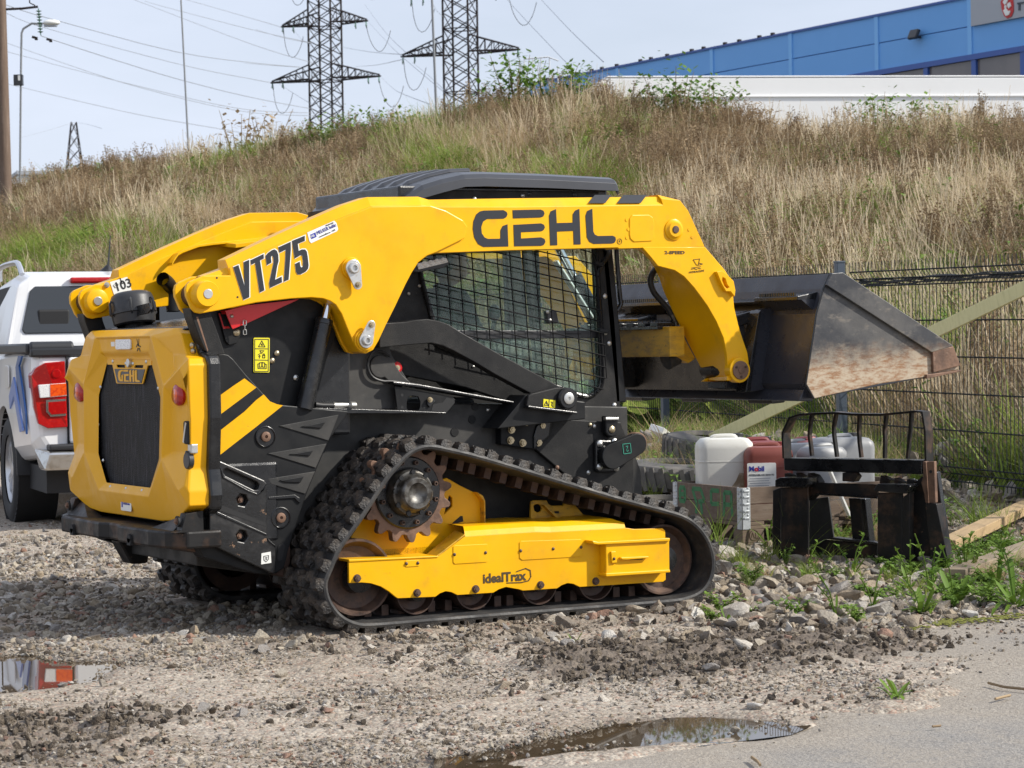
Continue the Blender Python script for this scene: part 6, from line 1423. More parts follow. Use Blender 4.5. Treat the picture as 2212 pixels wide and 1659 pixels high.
# ---- cab
YC = .46
cab_o = QY(z7, [(200, -545), (1900, -525), (1990, 35), (2065, 760), (2092, 1150), (2112, 1450), (2122, 1720), (1200, 1600), (600, 1400), (-160, 1250), (-330, 400), (0, -200)], -YC)
cab_h = QY(z7, [(215, 5), (1878, 5), (1890, 300), (1908, 820), (1925, 1250), (1915, 1380), (1870, 1455), (1800, 1485), (1700, 1470), (1500, 1400), (430, 1030), (345, 985), (300, 900), (262, 715), (150, 262)], -YC)
cab = link('cab', holed(cab_o, [cab_h], -YC, -YC + .05), M['black_tex'], LD, bevel=.004)
link('cab_side', holed(cab_o, [cab_h], YC - .05, YC), M['black_tex'], cab, bevel=.004)
gk, _ = smooth_path([Vector((x, -YC - .002, z)) for x, z in cab_h], .02, closed=True)
MB().tube(gk + [gk[0]], .013, 8).build('window_gasket', M['rubber_wet'], cab)
def glass(name, tint, dirt, lo, hi):
    m = bpy.data.materials.new(name); m.use_nodes = True; nt = m.node_tree; nt.nodes.clear()
    out = nt.nodes.new("ShaderNodeOutputMaterial"); tr = nt.nodes.new("ShaderNodeBsdfTransparent"); gl = nt.nodes.new("ShaderNodeBsdfGlossy"); di = nt.nodes.new("ShaderNodeBsdfDiffuse")
    tr.inputs['Color'].default_value = tint + (1,); gl.inputs['Roughness'].default_value = .04; di.inputs['Color'].default_value = dirt + (1,)
    fr = nt.nodes.new("ShaderNodeFresnel"); fr.inputs['IOR'].default_value = 1.45
    m1 = nt.nodes.new("ShaderNodeMixShader"); m2 = nt.nodes.new("ShaderNodeMixShader")
    tc = nt.nodes.new("ShaderNodeTexCoord")
    f = _map(nt, _math(nt, 'ADD', _math(nt, 'MULTIPLY', _noise(nt, tc.outputs['Object'], 3.2, 4.0), .55), _math(nt, 'MULTIPLY', _noise(nt, tc.outputs['Object'], 26.0, 6.0, .7), .45)), .36, .66, lo, hi)
    sp3 = nt.nodes.new('ShaderNodeSeparateXYZ'); nt.links.new(tc.outputs['Object'], sp3.inputs[0]); f = _math(nt, 'MULTIPLY', f, _map(nt, sp3.outputs['Z'], 1.0, 1.55, 1.0, .30))
    nt.links.new(fr.outputs[0], m1.inputs[0]); nt.links.new(tr.outputs[0], m1.inputs[1]); nt.links.new(gl.outputs[0], m1.inputs[2])
    nt.links.new(f, m2.inputs[0]); nt.links.new(m1.outputs[0], m2.inputs[1]); nt.links.new(di.outputs[0], m2.inputs[2]); nt.links.new(m2.outputs[0], out.inputs[0])
    return m
M['cab_glass'] = glass('dusty_green_glass', (.86, .95, .91), (.40, .54, .46), .03, .42)
M['clear_glass'] = glass('clear_green_glass', (.90, .96, .93), (.34, .44, .39), .0, .06)
M['car_glass'] = glass('tinted_car_glass', (.10, .11, .115), (.2, .2, .2), .0, .06)
MB().prism(cab_h, -YC + .022, -YC + .027).build('side_window', M['cab_glass'], cab)
MB().prism(cab_h, YC - .027, YC - .022).build('side_window', M['clear_glass'], cab)
# sliding window rail and divider
rl = bar('window_rail', QY(z7, [(420, 838), (1895, 842), (1895, 915), (420, 925)], -YC + .03), -YC + .034, -YC + .012, M['plastic_black'], cab, .003)
for k in range(5):
    x0 = 640 + 235 * k
    MB().prism(QY(z7, [(x0, 868), (x0 + 150, 868), (x0 + 150, 878), (x0, 878)], -YC + .011), -YC + .010, -YC + .013).build('rail_slot', M['dark_inside'], rl)
bar('window_divider', QY(z7, [(1255, 55), (1308, 55), (1338, 835), (1292, 835)], -YC + .04), -YC + .05, -YC + .03, M['black'], cab, .003)
lt = MB().prism(QY(z7, [(1360, 650), (1455, 650), (1478, 770), (1370, 770)], -YC + .04), -YC + .045, -YC + .005).build('window_latch', M['plastic_black'], cab, .004)
for p in ((1408, 658), (1432, 740)):
    c = QY(z7, [p], -YC)[0]; hexbolt('latch_screw', c[0], -YC + .005, c[1], .009, M['zinc'], lt, .006, dome=True)
# wire guard outside the window
gpoly = [Vector(p) for p in [(118, 70), (1905, 40), (1945, 600), (1985, 1200), (1982, 1370), (1915, 1480), (1800, 1505), (1640, 1490), (1350, 1395), (330, 1000), (250, 715), (150, 330)]]
def clip(a, b):
    ts = [0.0, 1.0]; d = b - a
    inside = lambda p: sum(1 for i in range(len(gpoly)) if ((gpoly[i].y > p.y) != (gpoly[i - 1].y > p.y)) and p.x < (gpoly[i - 1].x - gpoly[i].x) * (p.y - gpoly[i].y) / (gpoly[i - 1].y - gpoly[i].y + 1e-12) + gpoly[i].x) % 2 == 1
    pts = [a + d * (k / 200.0) for k in range(201)]; ins = [p for p in pts if inside(p)]
    return (ins[0], ins[-1]) if len(ins) > 3 else None
def guard(sg):
    mb = MB(); yv = sg * (YC + .030); yh = sg * (YC + .036)
    for k in range(14):
        a, b = Vector((400 - 124 + 124.5 * k, 0)), Vector((400 - 124 + 124.5 * k + .067 * 1600, 1600)); r = clip(a, b)
        if r: A, B = QY(z7, [r[0], r[1]], -YC - .03); mb.cyl((A[0], yv, A[1]), (B[0], yv, B[1]), .0028, n=6)
    for k in range(-3, 13):
        yr = 95 + 110 * k; a, b = Vector((0, yr - .232 * 1940)), Vector((2050, yr + .232 * 110)); r = clip(a, b)
        if r: A, B = QY(z7, [r[0], r[1]], -YC - .036); mb.cyl((A[0], yh, A[1]), (B[0], yh, B[1]), .0032, n=6)
    e, _ = smooth_path([Vector((x, yv, z)) for x, z in QY(z7, [(1840, 30), (1880, 300), (1925, 820), (1950, 1250), (1940, 1390), (1890, 1450)], -YC - .03)], .03)
    mb.tube(e, .006, 6)
    e = [Vector((x, yv, z)) for x, z in QY(z7, [(148, 262), (200, 480), (255, 715)], -YC - .03)]; mb.tube(e, .006, 6)
    return mb.build('window_guard', M['guard_black'], cab)
guard(-1)
for p in ((1938, 198), (1975, 503), (1980, 860), (2018, 967), (2068, 1575)):
    c = QY(z7, [p], -YC - .01)[0]; hexbolt('post_bolt', c[0], -YC, c[1], .0125, M['zinc'], cab, .010, dome=True)
for p in ((46, 478), (152, 402), (680, 1192)):
    c = QY(z7, [p], -YC - .01)[0]; hexbolt('cab_screw', c[0], -YC, c[1], .008, M['zinc'], cab, .008, dome=True)
for p in ((1900, 188), (1945, 845)):
    c = QY(z7, [p], -YC - .02)[0]; MB().box((c[0], -YC - .018, c[1]), (.05, .036, .018), (0, .2, 0)).build('guard_bracket', M['black'], cab, .003)
# cab front, rear, floor and cap
MB().box2((-.30, -.45, 1.0), (-.26, .45, 1.90)).build('cab_rear_wall', M['black'], cab)
MB().box2((-.30, -.44, .58), (.90, .44, .62)).build('cab_floor', M['dark_inside'], cab)
for yy in (-.44, .44):
    MB().loft([[(.86, yy - .02, 1.90), (.86, yy + .02, 1.90), (.80, yy + .02, 1.90), (.80, yy - .02, 1.90)], [(.945, yy - .02, .95), (.945, yy + .02, .95), (.885, yy + .02, .95), (.885, yy - .02, .95)]]).build('front_post', M['black'], cab, .006)
MB().loft([[(.86, .30, 1.90), (.86, .34, 1.90), (.82, .34, 1.90), (.82, .30, 1.90)], [(.945, .30, .95), (.945, .34, .95), (.905, .34, .95), (.905, .30, .95)]]).build('door_frame', M['black'], cab, .004)
MB().box2((-.26, -.452, 1.90), (.86, .452, 1.975)).build('cab_cap', M['black_wet'], cab, .01)
# roof shell
tops = QY(z6, [(690, 222), (800, 150), (930, 110), (1080, 78), (1220, 74), (1640, 88), (2105, 112)], -.49)
lows = [(tops[0][0] - .01, tops[0][1] - .06)] + QY(z6, [(830, 245), (950, 195), (1100, 155), (1500, 168)], -.50)
lowz = [tops[0][1] - .05, tops[1][1] - .062, tops[2][1] - .064, tops[3][1] - .060, tops[4][1] - .061, tops[5][1] - .06, tops[6][1] - .058]
loops = []
cr = [.012, .022, .028, .030, .031, .031, .028]
def rl_(x, z, zl, c, k=1.0):
    prof = [(-.505, zl), (-.502, z - .022), (-.485, z - .002), (-.44, z + c * .35), (-.25, z + c * .8), (0, z + c), (.25, z + c * .8), (.44, z + c * .35), (.485, z - .002), (.502, z - .022), (.505, zl)]
    return [(x, y * k, zz) for y, zz in prof]
loops.append(rl_(tops[0][0] - .075, tops[0][1] - .105, tops[0][1] - .125, .006, .93))
loops.append(rl_(tops[0][0] - .060, tops[0][1] - .055, tops[0][1] - .115, .008, .965))
for (x, z), zl, c in zip(tops, lowz, cr): loops.append(rl_(x, z, zl, c))
x, z = tops[-1]
loops.append(rl_(x + .012, z - .012, lowz[-1], .028)); loops.append(rl_(x + .016, lowz[-1] + .005, lowz[-1], .02))
mb = MB().loft(loops, closed=False, cap=False, smooth=False)
roof = mb.build('cab_roof', M['roof_plastic'], cab)
so = roof.modifiers.new('thickness', 'SOLIDIFY'); so.thickness = .008
b = roof.modifiers.new('bevel', 'BEVEL'); b.width = .012; b.segments = 3; b.limit_method = 'ANGLE'; b.angle_limit = R(12); b.harden_normals = True
mb = MB()
for yy in (-.33, -.20, -.07, .07, .20, .33):
    pts = []
    for k, (x, z) in enumerate(tops[:5]):
        pts.append((x, yy, z + cr[k] * (1 - (yy / .6) ** 2)))
    mb.loft([[(p[0], yy - .030, p[2] - .004), (p[0], yy - .018, p[2] + .013), (p[0], yy + .018, p[2] + .013), (p[0], yy + .030, p[2] - .004)] for p in pts])
mb.build('roof_rib', M['roof_plastic'], roof, .005)
for p in ((1488, 226), (1160, 246)):
    c = QY(z6, [p], -YC - .01)[0]; hexbolt('cab_screw', c[0], -YC, c[1], .011, M['zinc'], cab, .01, dome=True)
for p in ((1533, 213), (1840, 220)):
    c = QY(z6, [p], -YC - .01)[0]; hexbolt('cab_screw', c[0], -YC, c[1], .012, M['plastic_black'], cab, .01, dome=True)
# work light
w = QY(z7, [(128, 180), (412, 125), (432, 170), (140, 242)], -.56)
wl_ = MB().prism(QY(z7, [(90, 262), (118, 195), (420, 135), (442, 180), (380, 225), (130, 268)], -.545), -.545, -.49).build('work_light', M['plastic_black'], cab, .004)
MB().prism(w, -.558, -.545).build('light_lens', M['lens_clear'], wl_, .004)
for p in ((195, 186), (257, 174), (316, 162), (378, 150)):
    c = QY(z7, [p], -.56)[0]; MB().lathe([(0, .013), (.003, .011), (.005, .006), (.004, 0)], (c[0], -.557, c[1]), (0, -1, 0), 14).build('light_cell', M['lens_clear'], wl_)
hp = QY(z7, [(2075, -40), (2085, 150), (2110, 480), (2122, 580), (2105, 620), (2062, 680), (2054, 760)], -.44)
hpth, _ = smooth_path([Vector((x, -.44, z)) for x, z in hp], .02); MB().tube(hpth, .012, 10).build('grab_handle', M['black_wet'], cab)
MB().box((.90, -.45, 1.905), (.10, .04, .03)).build('handle_mount', M['black_wet'], cab, .004)
# seat and levers
st = MB().box((.02, 0, .93), (.46, .46, .12)).build('seat', M['seat'], cab, .03)
MB().box((-.17, 0, 1.36), (.12, .44, .56), (0, -.12, 0)).build('seat_back', M['seat'], cab, .03)
for yy in (-.27, .27):
    MB().box((.12, yy, 1.20), (.34, .08, .07)).build('arm_rest', M['seat'], cab, .02)
    MB().cyl((.30, yy, 1.20), (.33, yy, 1.36), .012, n=8).sphere((.33, yy, 1.39), .03, 10, 8, (1, 1, 1.4)).build('joystick', M['plastic_black'], cab)

# ---- front: cross-member, tilt cylinders, hose
xb = MB().box2((1.17, -.50, 1.165), (1.26, .50, 1.312)).build('cross_member', M['yellow_dirty'], LD, .006)
for k in range(7):
    MB().prism([(1.152, -.42 + .11 * k), (1.28, -.42 + .11 * k), (1.28, -.345 + .11 * k), (1.152, -.355 + .11 * k)], 1.314, 1.332, 'z').build('step_plate', M['black_wet'], xb, .003)
mb = MB()
for k in range(14):
    for j in range(3): mb.cyl((1.17 + .045 * j, -.38 + .055 * k, 1.33), (1.17 + .045 * j, -.38 + .055 * k, 1.343), .008, .006, 8)
mb.build('step_grip', M['black_wet'], xb)
MB().box2((1.14, -.44, 1.298), (1.29, .44, 1.3145)).build('step_frame', M['black_wet'], xb, .003)
bk_ = QY(z9, [(650, 850), (715, 725), (800, 722), (920, 945), (850, 992), (690, 900)], -.40)
MB().prism(bk_, -.42, -.36).build('arm_stop', M['yellow_dirty'], xb, .006)
c = QY(z9, [(730, 930)], -.40)[0]; MB().cyl((c[0] - .03, -.37, c[1] - .02), (c[0] + .03, -.37, c[1] + .005), .045, n=18).build('stop_pad', M['rubber'], xb)
for sg in (1,):
    A, B = Vector((1.045, sg * .38, 1.775)), Vector((1.40, sg * .36, 1.16)); d = (B - A).normalized()
    tc_ = MB().cyl(A + d * .22, B - d * .02, .045, n=22).cyl(B - d * .05 + Vector((0, -.05, 0)), B - d * .05 + Vector((0, .05, 0)), .05, n=20).build('tilt_cylinder', M['black_wet'], LD, .004)
    MB().cyl(A, A + d * .24, .022, n=18).build('piston_rod', M['chrome'], tc_)
    MB().cyl(A + Vector((0, -.04, 0)), A + Vector((0, .04, 0)), .045, n=20).build('rod_eye', M['black'], tc_)
    for o in (.055, .075):
        MB().tube([A + d * .10 + Vector((-.08, -sg * o, -.03)), A + d * .45 + Vector((-.05, -sg * o, -.02)), B - d * .06 + Vector((-.04, -sg * o, -.02))], .011, 10).build('steel_pipe', M['zinc'], tc_)
hz = [(1.12, 1.60), (1.075, 1.555), (1.075, 1.50), (1.105, 1.44), (1.135, 1.385)]
hz = QY(z9, [(560, 55), (515, 110), (497, 190), (530, 290), (610, 385), (672, 455), (700, 510)], -.41)
hpth, _ = smooth_path([Vector((x, -.41, z)) for x, z in hz], .012)
ho = MB().tube(hpth, .0155, 12).build('hydraulic_hose', M['hose'], LD)
e = QY(z9, [(690, 490), (740, 575), (745, 620)], -.41)
MB().tube([Vector((p[0], -.41, p[1])) for p in e], .014, 12).build('hose_fitting', M['steel_worn'], ho)

# ---- tracks
tp = [(-.898, .234), (-.874, .29), (-.829, .376), (-.774, .443), (-.714, .515), (-.649, .60), (-.593, .672), (-.533, .731), (-.493, .765), (-.452, .788), (-.405, .798), (-.357, .796), (-.271, .777), (-.17, .752), (0, .703), (.228, .633), (.387, .585), (.549, .536), (.713, .49), (.852, .452), (.936, .425), (.992, .394), (1.042, .349), (1.081, .291), (1.10, .233), (1.10, .171), (1.077, .112), (1.031, .068), (.956, .044), (.843, .036), (.4, .036), (0, .036), (-.4, .036), (-.682, .036), (-.765, .049), (-.825, .081), (-.868, .128), (-.892, .178)]
TL = 58
path, plen = smooth_path([Vector((x, 0, z)) for x, z in tp], 4.9 / (TL * 4), closed=True)
NP = len(path)
tan = [(path[(i + 1) % NP] - path[i - 1]).normalized() for i in range(NP)]
nor = [Vector((-t.z, 0, t.x)) for t in tan]
cxy = Vector((.1, 0, .35))
nor = [n if n.dot(p - cxy) > 0 else -n for n, p in zip(nor, path)]
mb = MB(); YT0, YT1 = -.950, -.500
sec = [(YT0, -.010), (YT0 - .004, 0.0), (YT0, .010), (YT0 + .012, .013), (YT1 - .012, .013), (YT1, .010), (YT1 + .004, 0), (YT1, -.010), (YT1 - .012, -.012), (-.63, -.012), (-.645, -.018), (-.805, -.018), (-.82, -.012), (YT0 + .012, -.012)]
vs = []; ns = len(sec)
for p, n in zip(path, nor):
    for (y, o) in sec: vs.append((p.x + n.x * o, y, p.z + n.z * o))
mb.add(vs, [(i * ns + k, i * ns + (k + 1) % ns, ((i + 1) % NP) * ns + (k + 1) % ns, ((i + 1) % NP) * ns + k) for i in range(NP) for k in range(ns)], True)
belt = mb.build('track_belt', M['rubber'], LD)
belt.modifiers.new('crisp', 'EDGE_SPLIT').split_angle = R(40)
def lug_mesh(seed):
    r = random.Random(seed); mb = MB(); nb = 7; wy = .45 / nb
    for k in range(nb):
        yc = -.225 + wy * (k + .5); ox = (.013 if k % 2 else -.013) + r.uniform(-.003, .003); h = .030 + r.uniform(-.005, .003)
        nx, ny = 5, 4; bx, by = .030, wy * .52; tx, ty = .021, wy * .44
        base = []
        loopsL = []
        for (fx, fy, hh, j) in ((bx, by, -.004, 0.0), (bx * .93, by * .96, h * .55, .003), (tx, ty, h, .004)):
            L = []
            for i in range(12):
                t = 2 * math.pi * (i + .5) / 12; cx_, sy_ = math.cos(t), math.sin(t)
                m = 1.0 / max(abs(cx_), abs(sy_)); m = 1 + (m - 1) * .85
                L.append((ox + fx * cx_ * m + r.uniform(-j, j), yc + fy * sy_ * m + r.uniform(-j, j) * .6, hh + r.uniform(-j, j)))
            loopsL.append(L)
        mb.loft(loopsL)
        for q in range(4):
            mb.sphere((ox + r.uniform(-.03, .03), yc + r.uniform(-.028, .028), h * r.uniform(.3, 1.0)), r.uniform(.006, .012), 6, 4, (1, 1, .7))
    return mb.mesh('tread_lug')
lugs = [lug_mesh(s) for s in range(4)]
drive = MB().box((0, 0, -.040), (.034, .088, .050)).mesh('drive_lug')
for me in lugs: me.materials.append(M['rubber_mud'])
drive.materials.append(M['rust_dark'])
for k in range(TL):
    i = int(round(k * NP / TL)) % NP; p, n, t = path[i], nor[i], tan[i]
    m = Matrix.Identity(4)
    yv = Vector((0, 1, 0)); xv = yv.cross(n)
    for a in range(3): m[a][0], m[a][1], m[a][2] = xv[a], yv[a], n[a]
    for nm, me, off in (('tread_lug', lugs[k % 4], .012), ('drive_lug', drive, .0)):
        o = bpy.data.objects.new(nm, me); COL.objects.link(o); o.parent = belt
        mm = m.copy(); q = p + n * off; mm[0][3], mm[1][3], mm[2][3] = q.x, -.725, q.z
        o.matrix_local = mm
# frame of the track
tf_face = QY(z10, [(380, 1272), (1258, 1246), (1525, 1045), (2212, 1000)], -.90) + QY(z11, [(500, 682), (1230, 642), (1320, 655), (1400, 653), (1600, 646), (1625, 672), (1630, 1090), (1630, 1155), (1610, 1165)], -.90) + \
    QY(T(2, 3), [(1310, 50), (585, 95), (530, 68), (480, 62), (430, 80), (390, 108), (95, 127), (60, 115), (0, 105)], -.90) + QY(T(1, 3), [(2160, 95), (2100, 115), (2050, 145), (1740, 165), (1690, 140), (1640, 132), (1590, 150), (1550, 180), (1225, 193)], -.90) + QY(z10, [(840, 1640), (780, 1590), (700, 1540), (600, 1508), (510, 1500), (385, 1506)], -.90)
tfm = bar('track_frame', tf_face, -.90, -.885, M['yellow'], LD, .003)
a = QY(z10, [(1525, 1045), (2212, 1000)], -.90) + QY(z11, [(500, 682), (1232, 642)], -.90)
up = [(x + .012, -.862, z + .042) for x, z in a]; up[-1] = (a[-1][0] - .06, -.862, a[-1][1] + .045)
MB().loft([[(x, -.8995, z) for x, z in a], [(x + .004, -.885, z + .022) for x, z in a], up, [(x, -.60, z + .006) for x, y, z in up], [(x, -.60, z - .20) for x, y, z in up]], closed=False, cap=False, smooth=False).build('frame_top', M['yellow'], tfm, .004)
fl = QY(z10, [(1255, 1250), (1525, 1035), (1512, 900), (1490, 895), (1080, 1215)], -.895)
MB().loft([[(x, -.900, z) for x, z in QY(z10, [(1258, 1248), (1525, 1040), (1525, 1020), (1240, 1240)], -.90)], [(x + .02, -.77, z + .0) for x, z in QY(z10, [(1258, 1248), (1525, 1020), (1525, 1000), (1240, 1240)], -.90)]]).build('frame_ramp', M['yellow_dirty'], tfm, .003)
q = QY(z10, [(375, 1272), (1258, 1236), (1258, 1252), (380, 1298)], -.90)
MB().prism(q, -.905, -.72).build('frame_shelf', M['yellow'], tfm, .003)
bp_ = QY(z10, [(1345, 470), (1475, 545), (1650, 630), (1682, 690), (1684, 935), (1520, 1010), (1250, 1255), (740, 1250), (640, 1150), (400, 1060), (520, 860), (900, 600)], -.72)
bps = link('sprocket_plate', holed(bp_, [QY(z10, [(1320, 830), (1400, 750), (1398, 665), (1370, 640), (1345, 720)], -.72)], -.72, -.70), M['yellow'], tfm, bevel=.003)
MB().prism(QY(z10, [(1600, 605), (1660, 640), (1684, 690), (1686, 930), (1675, 930), (1670, 700)], -.72), -.76, -.70).build('plate_flange', M['yellow_dirty'], tfm, .003)
MB().prism(QY(z10, [(1375, 935), (1480, 845), (1500, 845), (1508, 900)], -.721), -.715, -.7215).build('plate_slot', M['dark_inside'], tfm)
br = QY(z11, [(300, 585), (308, 385), (330, 372), (460, 370), (480, 410), (510, 425), (620, 422), (660, 362), (720, 395), (845, 540), (850, 560)], -.66)
hb = QY(z11, [(330, 430), (345, 412), (380, 408), (405, 425), (415, 455), (400, 485), (370, 490), (340, 475)], -.66)
bko = link('frame_bracket', holed(br, [hb], -.66, -.645), M['yellow_dirty'], tfm, bevel=.003)
MB().prism(QY(z11, [(410, 415), (425, 415), (590, 555), (560, 570)], -.67), -.69, -.66).build('bracket_rib', M['yellow_dirty'], bko)
MB().prism(QY(z11, [(535, 478), (580, 478), (580, 500), (535, 500)], -.661), -.655, -.6615).build('bracket_slot', M['dark_inside'], bko)
# access plates and tensioner cover
for poly in (QY(z10, [(1405, 1145), (1420, 1135), (1740, 1120), (1748, 1150), (1748, 1285), (1735, 1298), (1420, 1318), (1405, 1300)], -.90), QY(z11, [(188, 785), (205, 772), (790, 755), (805, 770), (805, 912), (795, 925), (215, 960), (190, 940)], -.90), QY(z10, [(935, 1290), (945, 1282), (1060, 1278), (1075, 1290), (1072, 1338), (945, 1346), (933, 1335)], -.90)):
    MB().prism(poly, -.895, -.9035).build('access_plate', M['yellow'], tfm, .0015)
for z, p in ((z10, (1422, 1224)), (z10, (1728, 1206)), (z11, (205, 868)), (z11, (525, 848)), (z11, (798, 833)), (z10, (950, 1314)), (z10, (1062, 1308))):
    c = QY(z, [p], -.905)[0]; hexbolt('plate_screw', c[0], -.9035, c[1], .0075, M['bolt_rust'], tfm, .006, dome=True)
for z, p in ((z10, (472, 1460)), (z10, (1062, 1603)), (z10, (1638, 1565)), (z11, (408, 1205)), (z11, (950, 1168))):
    c = QY(z, [p], -.91)[0]; hexbolt('roller_bolt', c[0], -.90, c[1], .0145, M['bolt_rust'], tfm, .014)
cv_ = QY(z11, [(1040, 790), (1665, 760), (1668, 1070), (1045, 1105)], -.955)
tcv = MB().loft([[(x, -.955, z) for x, z in cv_], [(x, -.90, z) for x, z in cv_]]).build('tensioner_cover', M['yellow'], tfm, .004)
q = QY(z11, [(905, 768), (960, 780), (1668, 742), (1668, 772), (965, 808), (915, 800)], -.965); MB().prism(q, -.968, -.90).build('cover_flange', M['yellow'], tcv, .003)
q = QY(z11, [(1040, 1090), (1670, 1052), (1672, 1080), (1050, 1122), (1038, 1118)], -.965); MB().prism(q, -.968, -.90).build('cover_flange', M['yellow'], tcv, .003)
q = QY(z11, [(1085, 875), (1135, 870), (1145, 985), (1095, 990)], -.96); tab = MB().prism(q, -.966, -.95).build('cover_tab', M['yellow'], tcv, .003)
c = QY(z11, [(1122, 946)], -.966)[0]; hexbolt('tab_screw', c[0], -.966, c[1], .007, M['bolt_rust'], tab, .006, dome=True)
q = QY(z11, [(1175, 930), (1450, 920), (1450, 938), (1230, 955), (1180, 952)], -.962); MB().prism(q, -.975, -.955).build('cover_handle', M['yellow'], tcv, .003)
q = QY(z11, [(1275, 945), (1425, 930), (1400, 955), (1280, 958)], -.9555); MB().prism(q, -.954, -.956).build('cover_slot', M['dark_inside'], tcv)
o = QY(z11, [(-105, 1165), (285, 1142)], -.9012)
xd = (o[1][0] - o[0][0], 0, o[1][1] - o[0][1])
o2 = QY(z10, [(1700, 1505), (2150, 1470)], -.9012)
text('idealTrax', 'frame_lettering', M['ink_brown'], tfm, (o2[0][0], -.9012, o2[0][1]), (o2[1][0] - o2[0][0], 0, o2[1][1] - o2[0][1]), (0, 0, 1), .058, squash=1.0, bold=.0018)
strokes([QY(z10, [(1935, 1503), (2080, 1498), (2150, 1480), (2172, 1440), (2165, 1380), (2120, 1360), (2030, 1392)], -.9012)], .004, -.9012, 'lettering_swoosh', M['ink_brown'], tfm)
# sprocket
def gear(cx_, cz_, n, r0, r1):
    pts = []
    for k in range(n):
        for f, r in ((-.50, r0), (-.32, r0 + .004), (-.24, r0 + .018), (-.13, r1 - .004), (-.06, r1), (.06, r1), (.13, r1 - .004), (.24, r0 + .018), (.32, r0 + .004)):
            t = 2 * math.pi * (k + f) / n + .10; pts.append((cx_ + r * math.cos(t), cz_ + r * math.sin(t)))
    return pts
SX, SZ = -.443, .596
spk = link('sprocket', holed(gear(SX, SZ, 16, .186, .223), [circ((SX, SZ), .150, 40)], -.84, -.80), M['rust'], LD, bevel=.004)
mb = MB().lathe([(0, .160), (.012, .160), (.018, .154), (.018, .112), (.006, .108), (.006, .1)], (SX, -.835, SZ), (0, -1, 0), 48); mb.cyl((SX, -.85, SZ), (SX, -.80, SZ), .11, n=40)
mb.build('sprocket_disc', M['black_wet'], spk)
for k in range(12):
    t = R(15 + 30 * k); p = Vector((SX + .135 * math.cos(t), -.853, SZ + .135 * math.sin(t)))
    MB().lathe([(0, .0105), (.016, .0105), (.018, .009), (.018, .0055), (.006, .005), (.006, 0)], p, (0, -1, 0), 12).build('sprocket_bolt', M['bolt_rust'], spk)
hub = MB().lathe([(0, .108), (.02, .104), (.05, .098), (.056, .090)], (SX, -.85, SZ), (0, -1, 0), 40).lathe([(.02, .098), (.05, .094), (.062, .082), (.075, .078), (.088, .074), (.094, .066), (.094, .047), (.086, .042), (.078, .030), (.072, .012), (.071, 0)], (SX, -.85, SZ), (0, -1, 0), 40).build('hub', M['steel_worn'], spk)
for k in range(9):
    t = R(40 * k + 12); MB().cyl((SX + .093 * math.cos(t), -.902, SZ + .093 * math.sin(t)), (SX + .093 * math.cos(t), -.912, SZ + .093 * math.sin(t)), .011, n=12).build('hub_notch', M['black_wet'], hub)
# wheels
def wheel(name, cx_, cz_, r, dish, mt):
    prof = [(-.30, r * .60), (-.30, r * .985), (-.03, r * .985), (-.004, r), (.004, r * .985), (.004, r * .93), (-dish, r * .80), (-dish * 1.15, r * .42), (-dish * .2, r * .38), (-dish * .2, r * .26), (.02, r * .24), (.022, 0)]
    w_ = MB().lathe(prof, (cx_, -.835, cz_), (0, -1, 0), 44).build(name, M[mt], LD)
    w_.modifiers.new('crisp', 'EDGE_SPLIT').split_angle = R(45)
    MB().lathe([(-.02, r * .40), (.028, r * .38), (.032, r * .22), (.034, 0)], (cx_, -.835, cz_), (0, -1, 0), 24).build('wheel_hub', M['black_wet'], w_)
    return w_
ri = wheel('rear_idler', -.690, .236, .170, .03, 'rust_dark')
fi = wheel('front_idler', .890, .222, .166, .02, 'rust_dark')
for cx_ in (-.408, -.114, .222, .524):
    wheel('track_roller', cx_, .150, .096, .035, 'rust_dark')
MB().box2((-.75, -.72, .16), (1.0, -.66, .34)).build('roller_beam', M['black_rust'], LD)
# the other track
fb = copy_tree(belt); fb.location = (0, 1.45, 0)
for o_ in (tfm, spk):
    c_ = copy_tree(o_); c_.scale = (1, -1, 1)
for o_ in [c for c in LD.children if c.name.startswith(('rear_idler', 'front_idler', 'track_roller'))]:
    c_ = copy_tree(o_); c_.scale = (1, -1, 1)
MB().box2((-.30, -.66, .45), (-.55, .66, .72)).build('final_drive', M['black_wet'], LD)

# ---- bucket
bp5 = QY(T(3, 1), [(540, 705), (490, 812), (480, 835), (420, 1050), (380, 1330), (330, 1659)], -1.0) + QY(T(3, 2), [(400, 125)], -1.0)
tip = QY(T(3, 1), [(1650, 1530)], -1.0)[0]; low2 = QY(T(3, 1), [(1420, 1590)], -1.0)[0]
prof = bp5 + [low2, tip]
th = .014
def offset_poly(P, d):
    out = []
    for i in range(len(P)):
        a, b = Vector(P[max(0, i - 1)]), Vector(P[min(len(P) - 1, i + 1)]); t = (b - a).normalized(); n = Vector((t.y, -t.x)); out.append((P[i][0] - n.x * d, P[i][1] - n.y * d))
    return out
innr = offset_poly(prof, th)
bk = MB().loft([[(x, -1.0, z) for x, z in prof + innr[::-1]], [(x, 1.0, z) for x, z in prof + innr[::-1]]]).build('bucket', M['bucket_paint'], LD, .003)
M['bucket_side'] = pm('worn_bucket_side', (.032, .034, .040), .42, layers=[((.105, .10, .095), 3.2, .40, .66, .8), ((.20, .175, .145), 9.0, .52, .70, .75, (1, 1, 2.2)), ((.09, .085, .08), 42.0, .6, .7, .6)], bumps=[(60.0, .12, .004)], rough_var=.12)
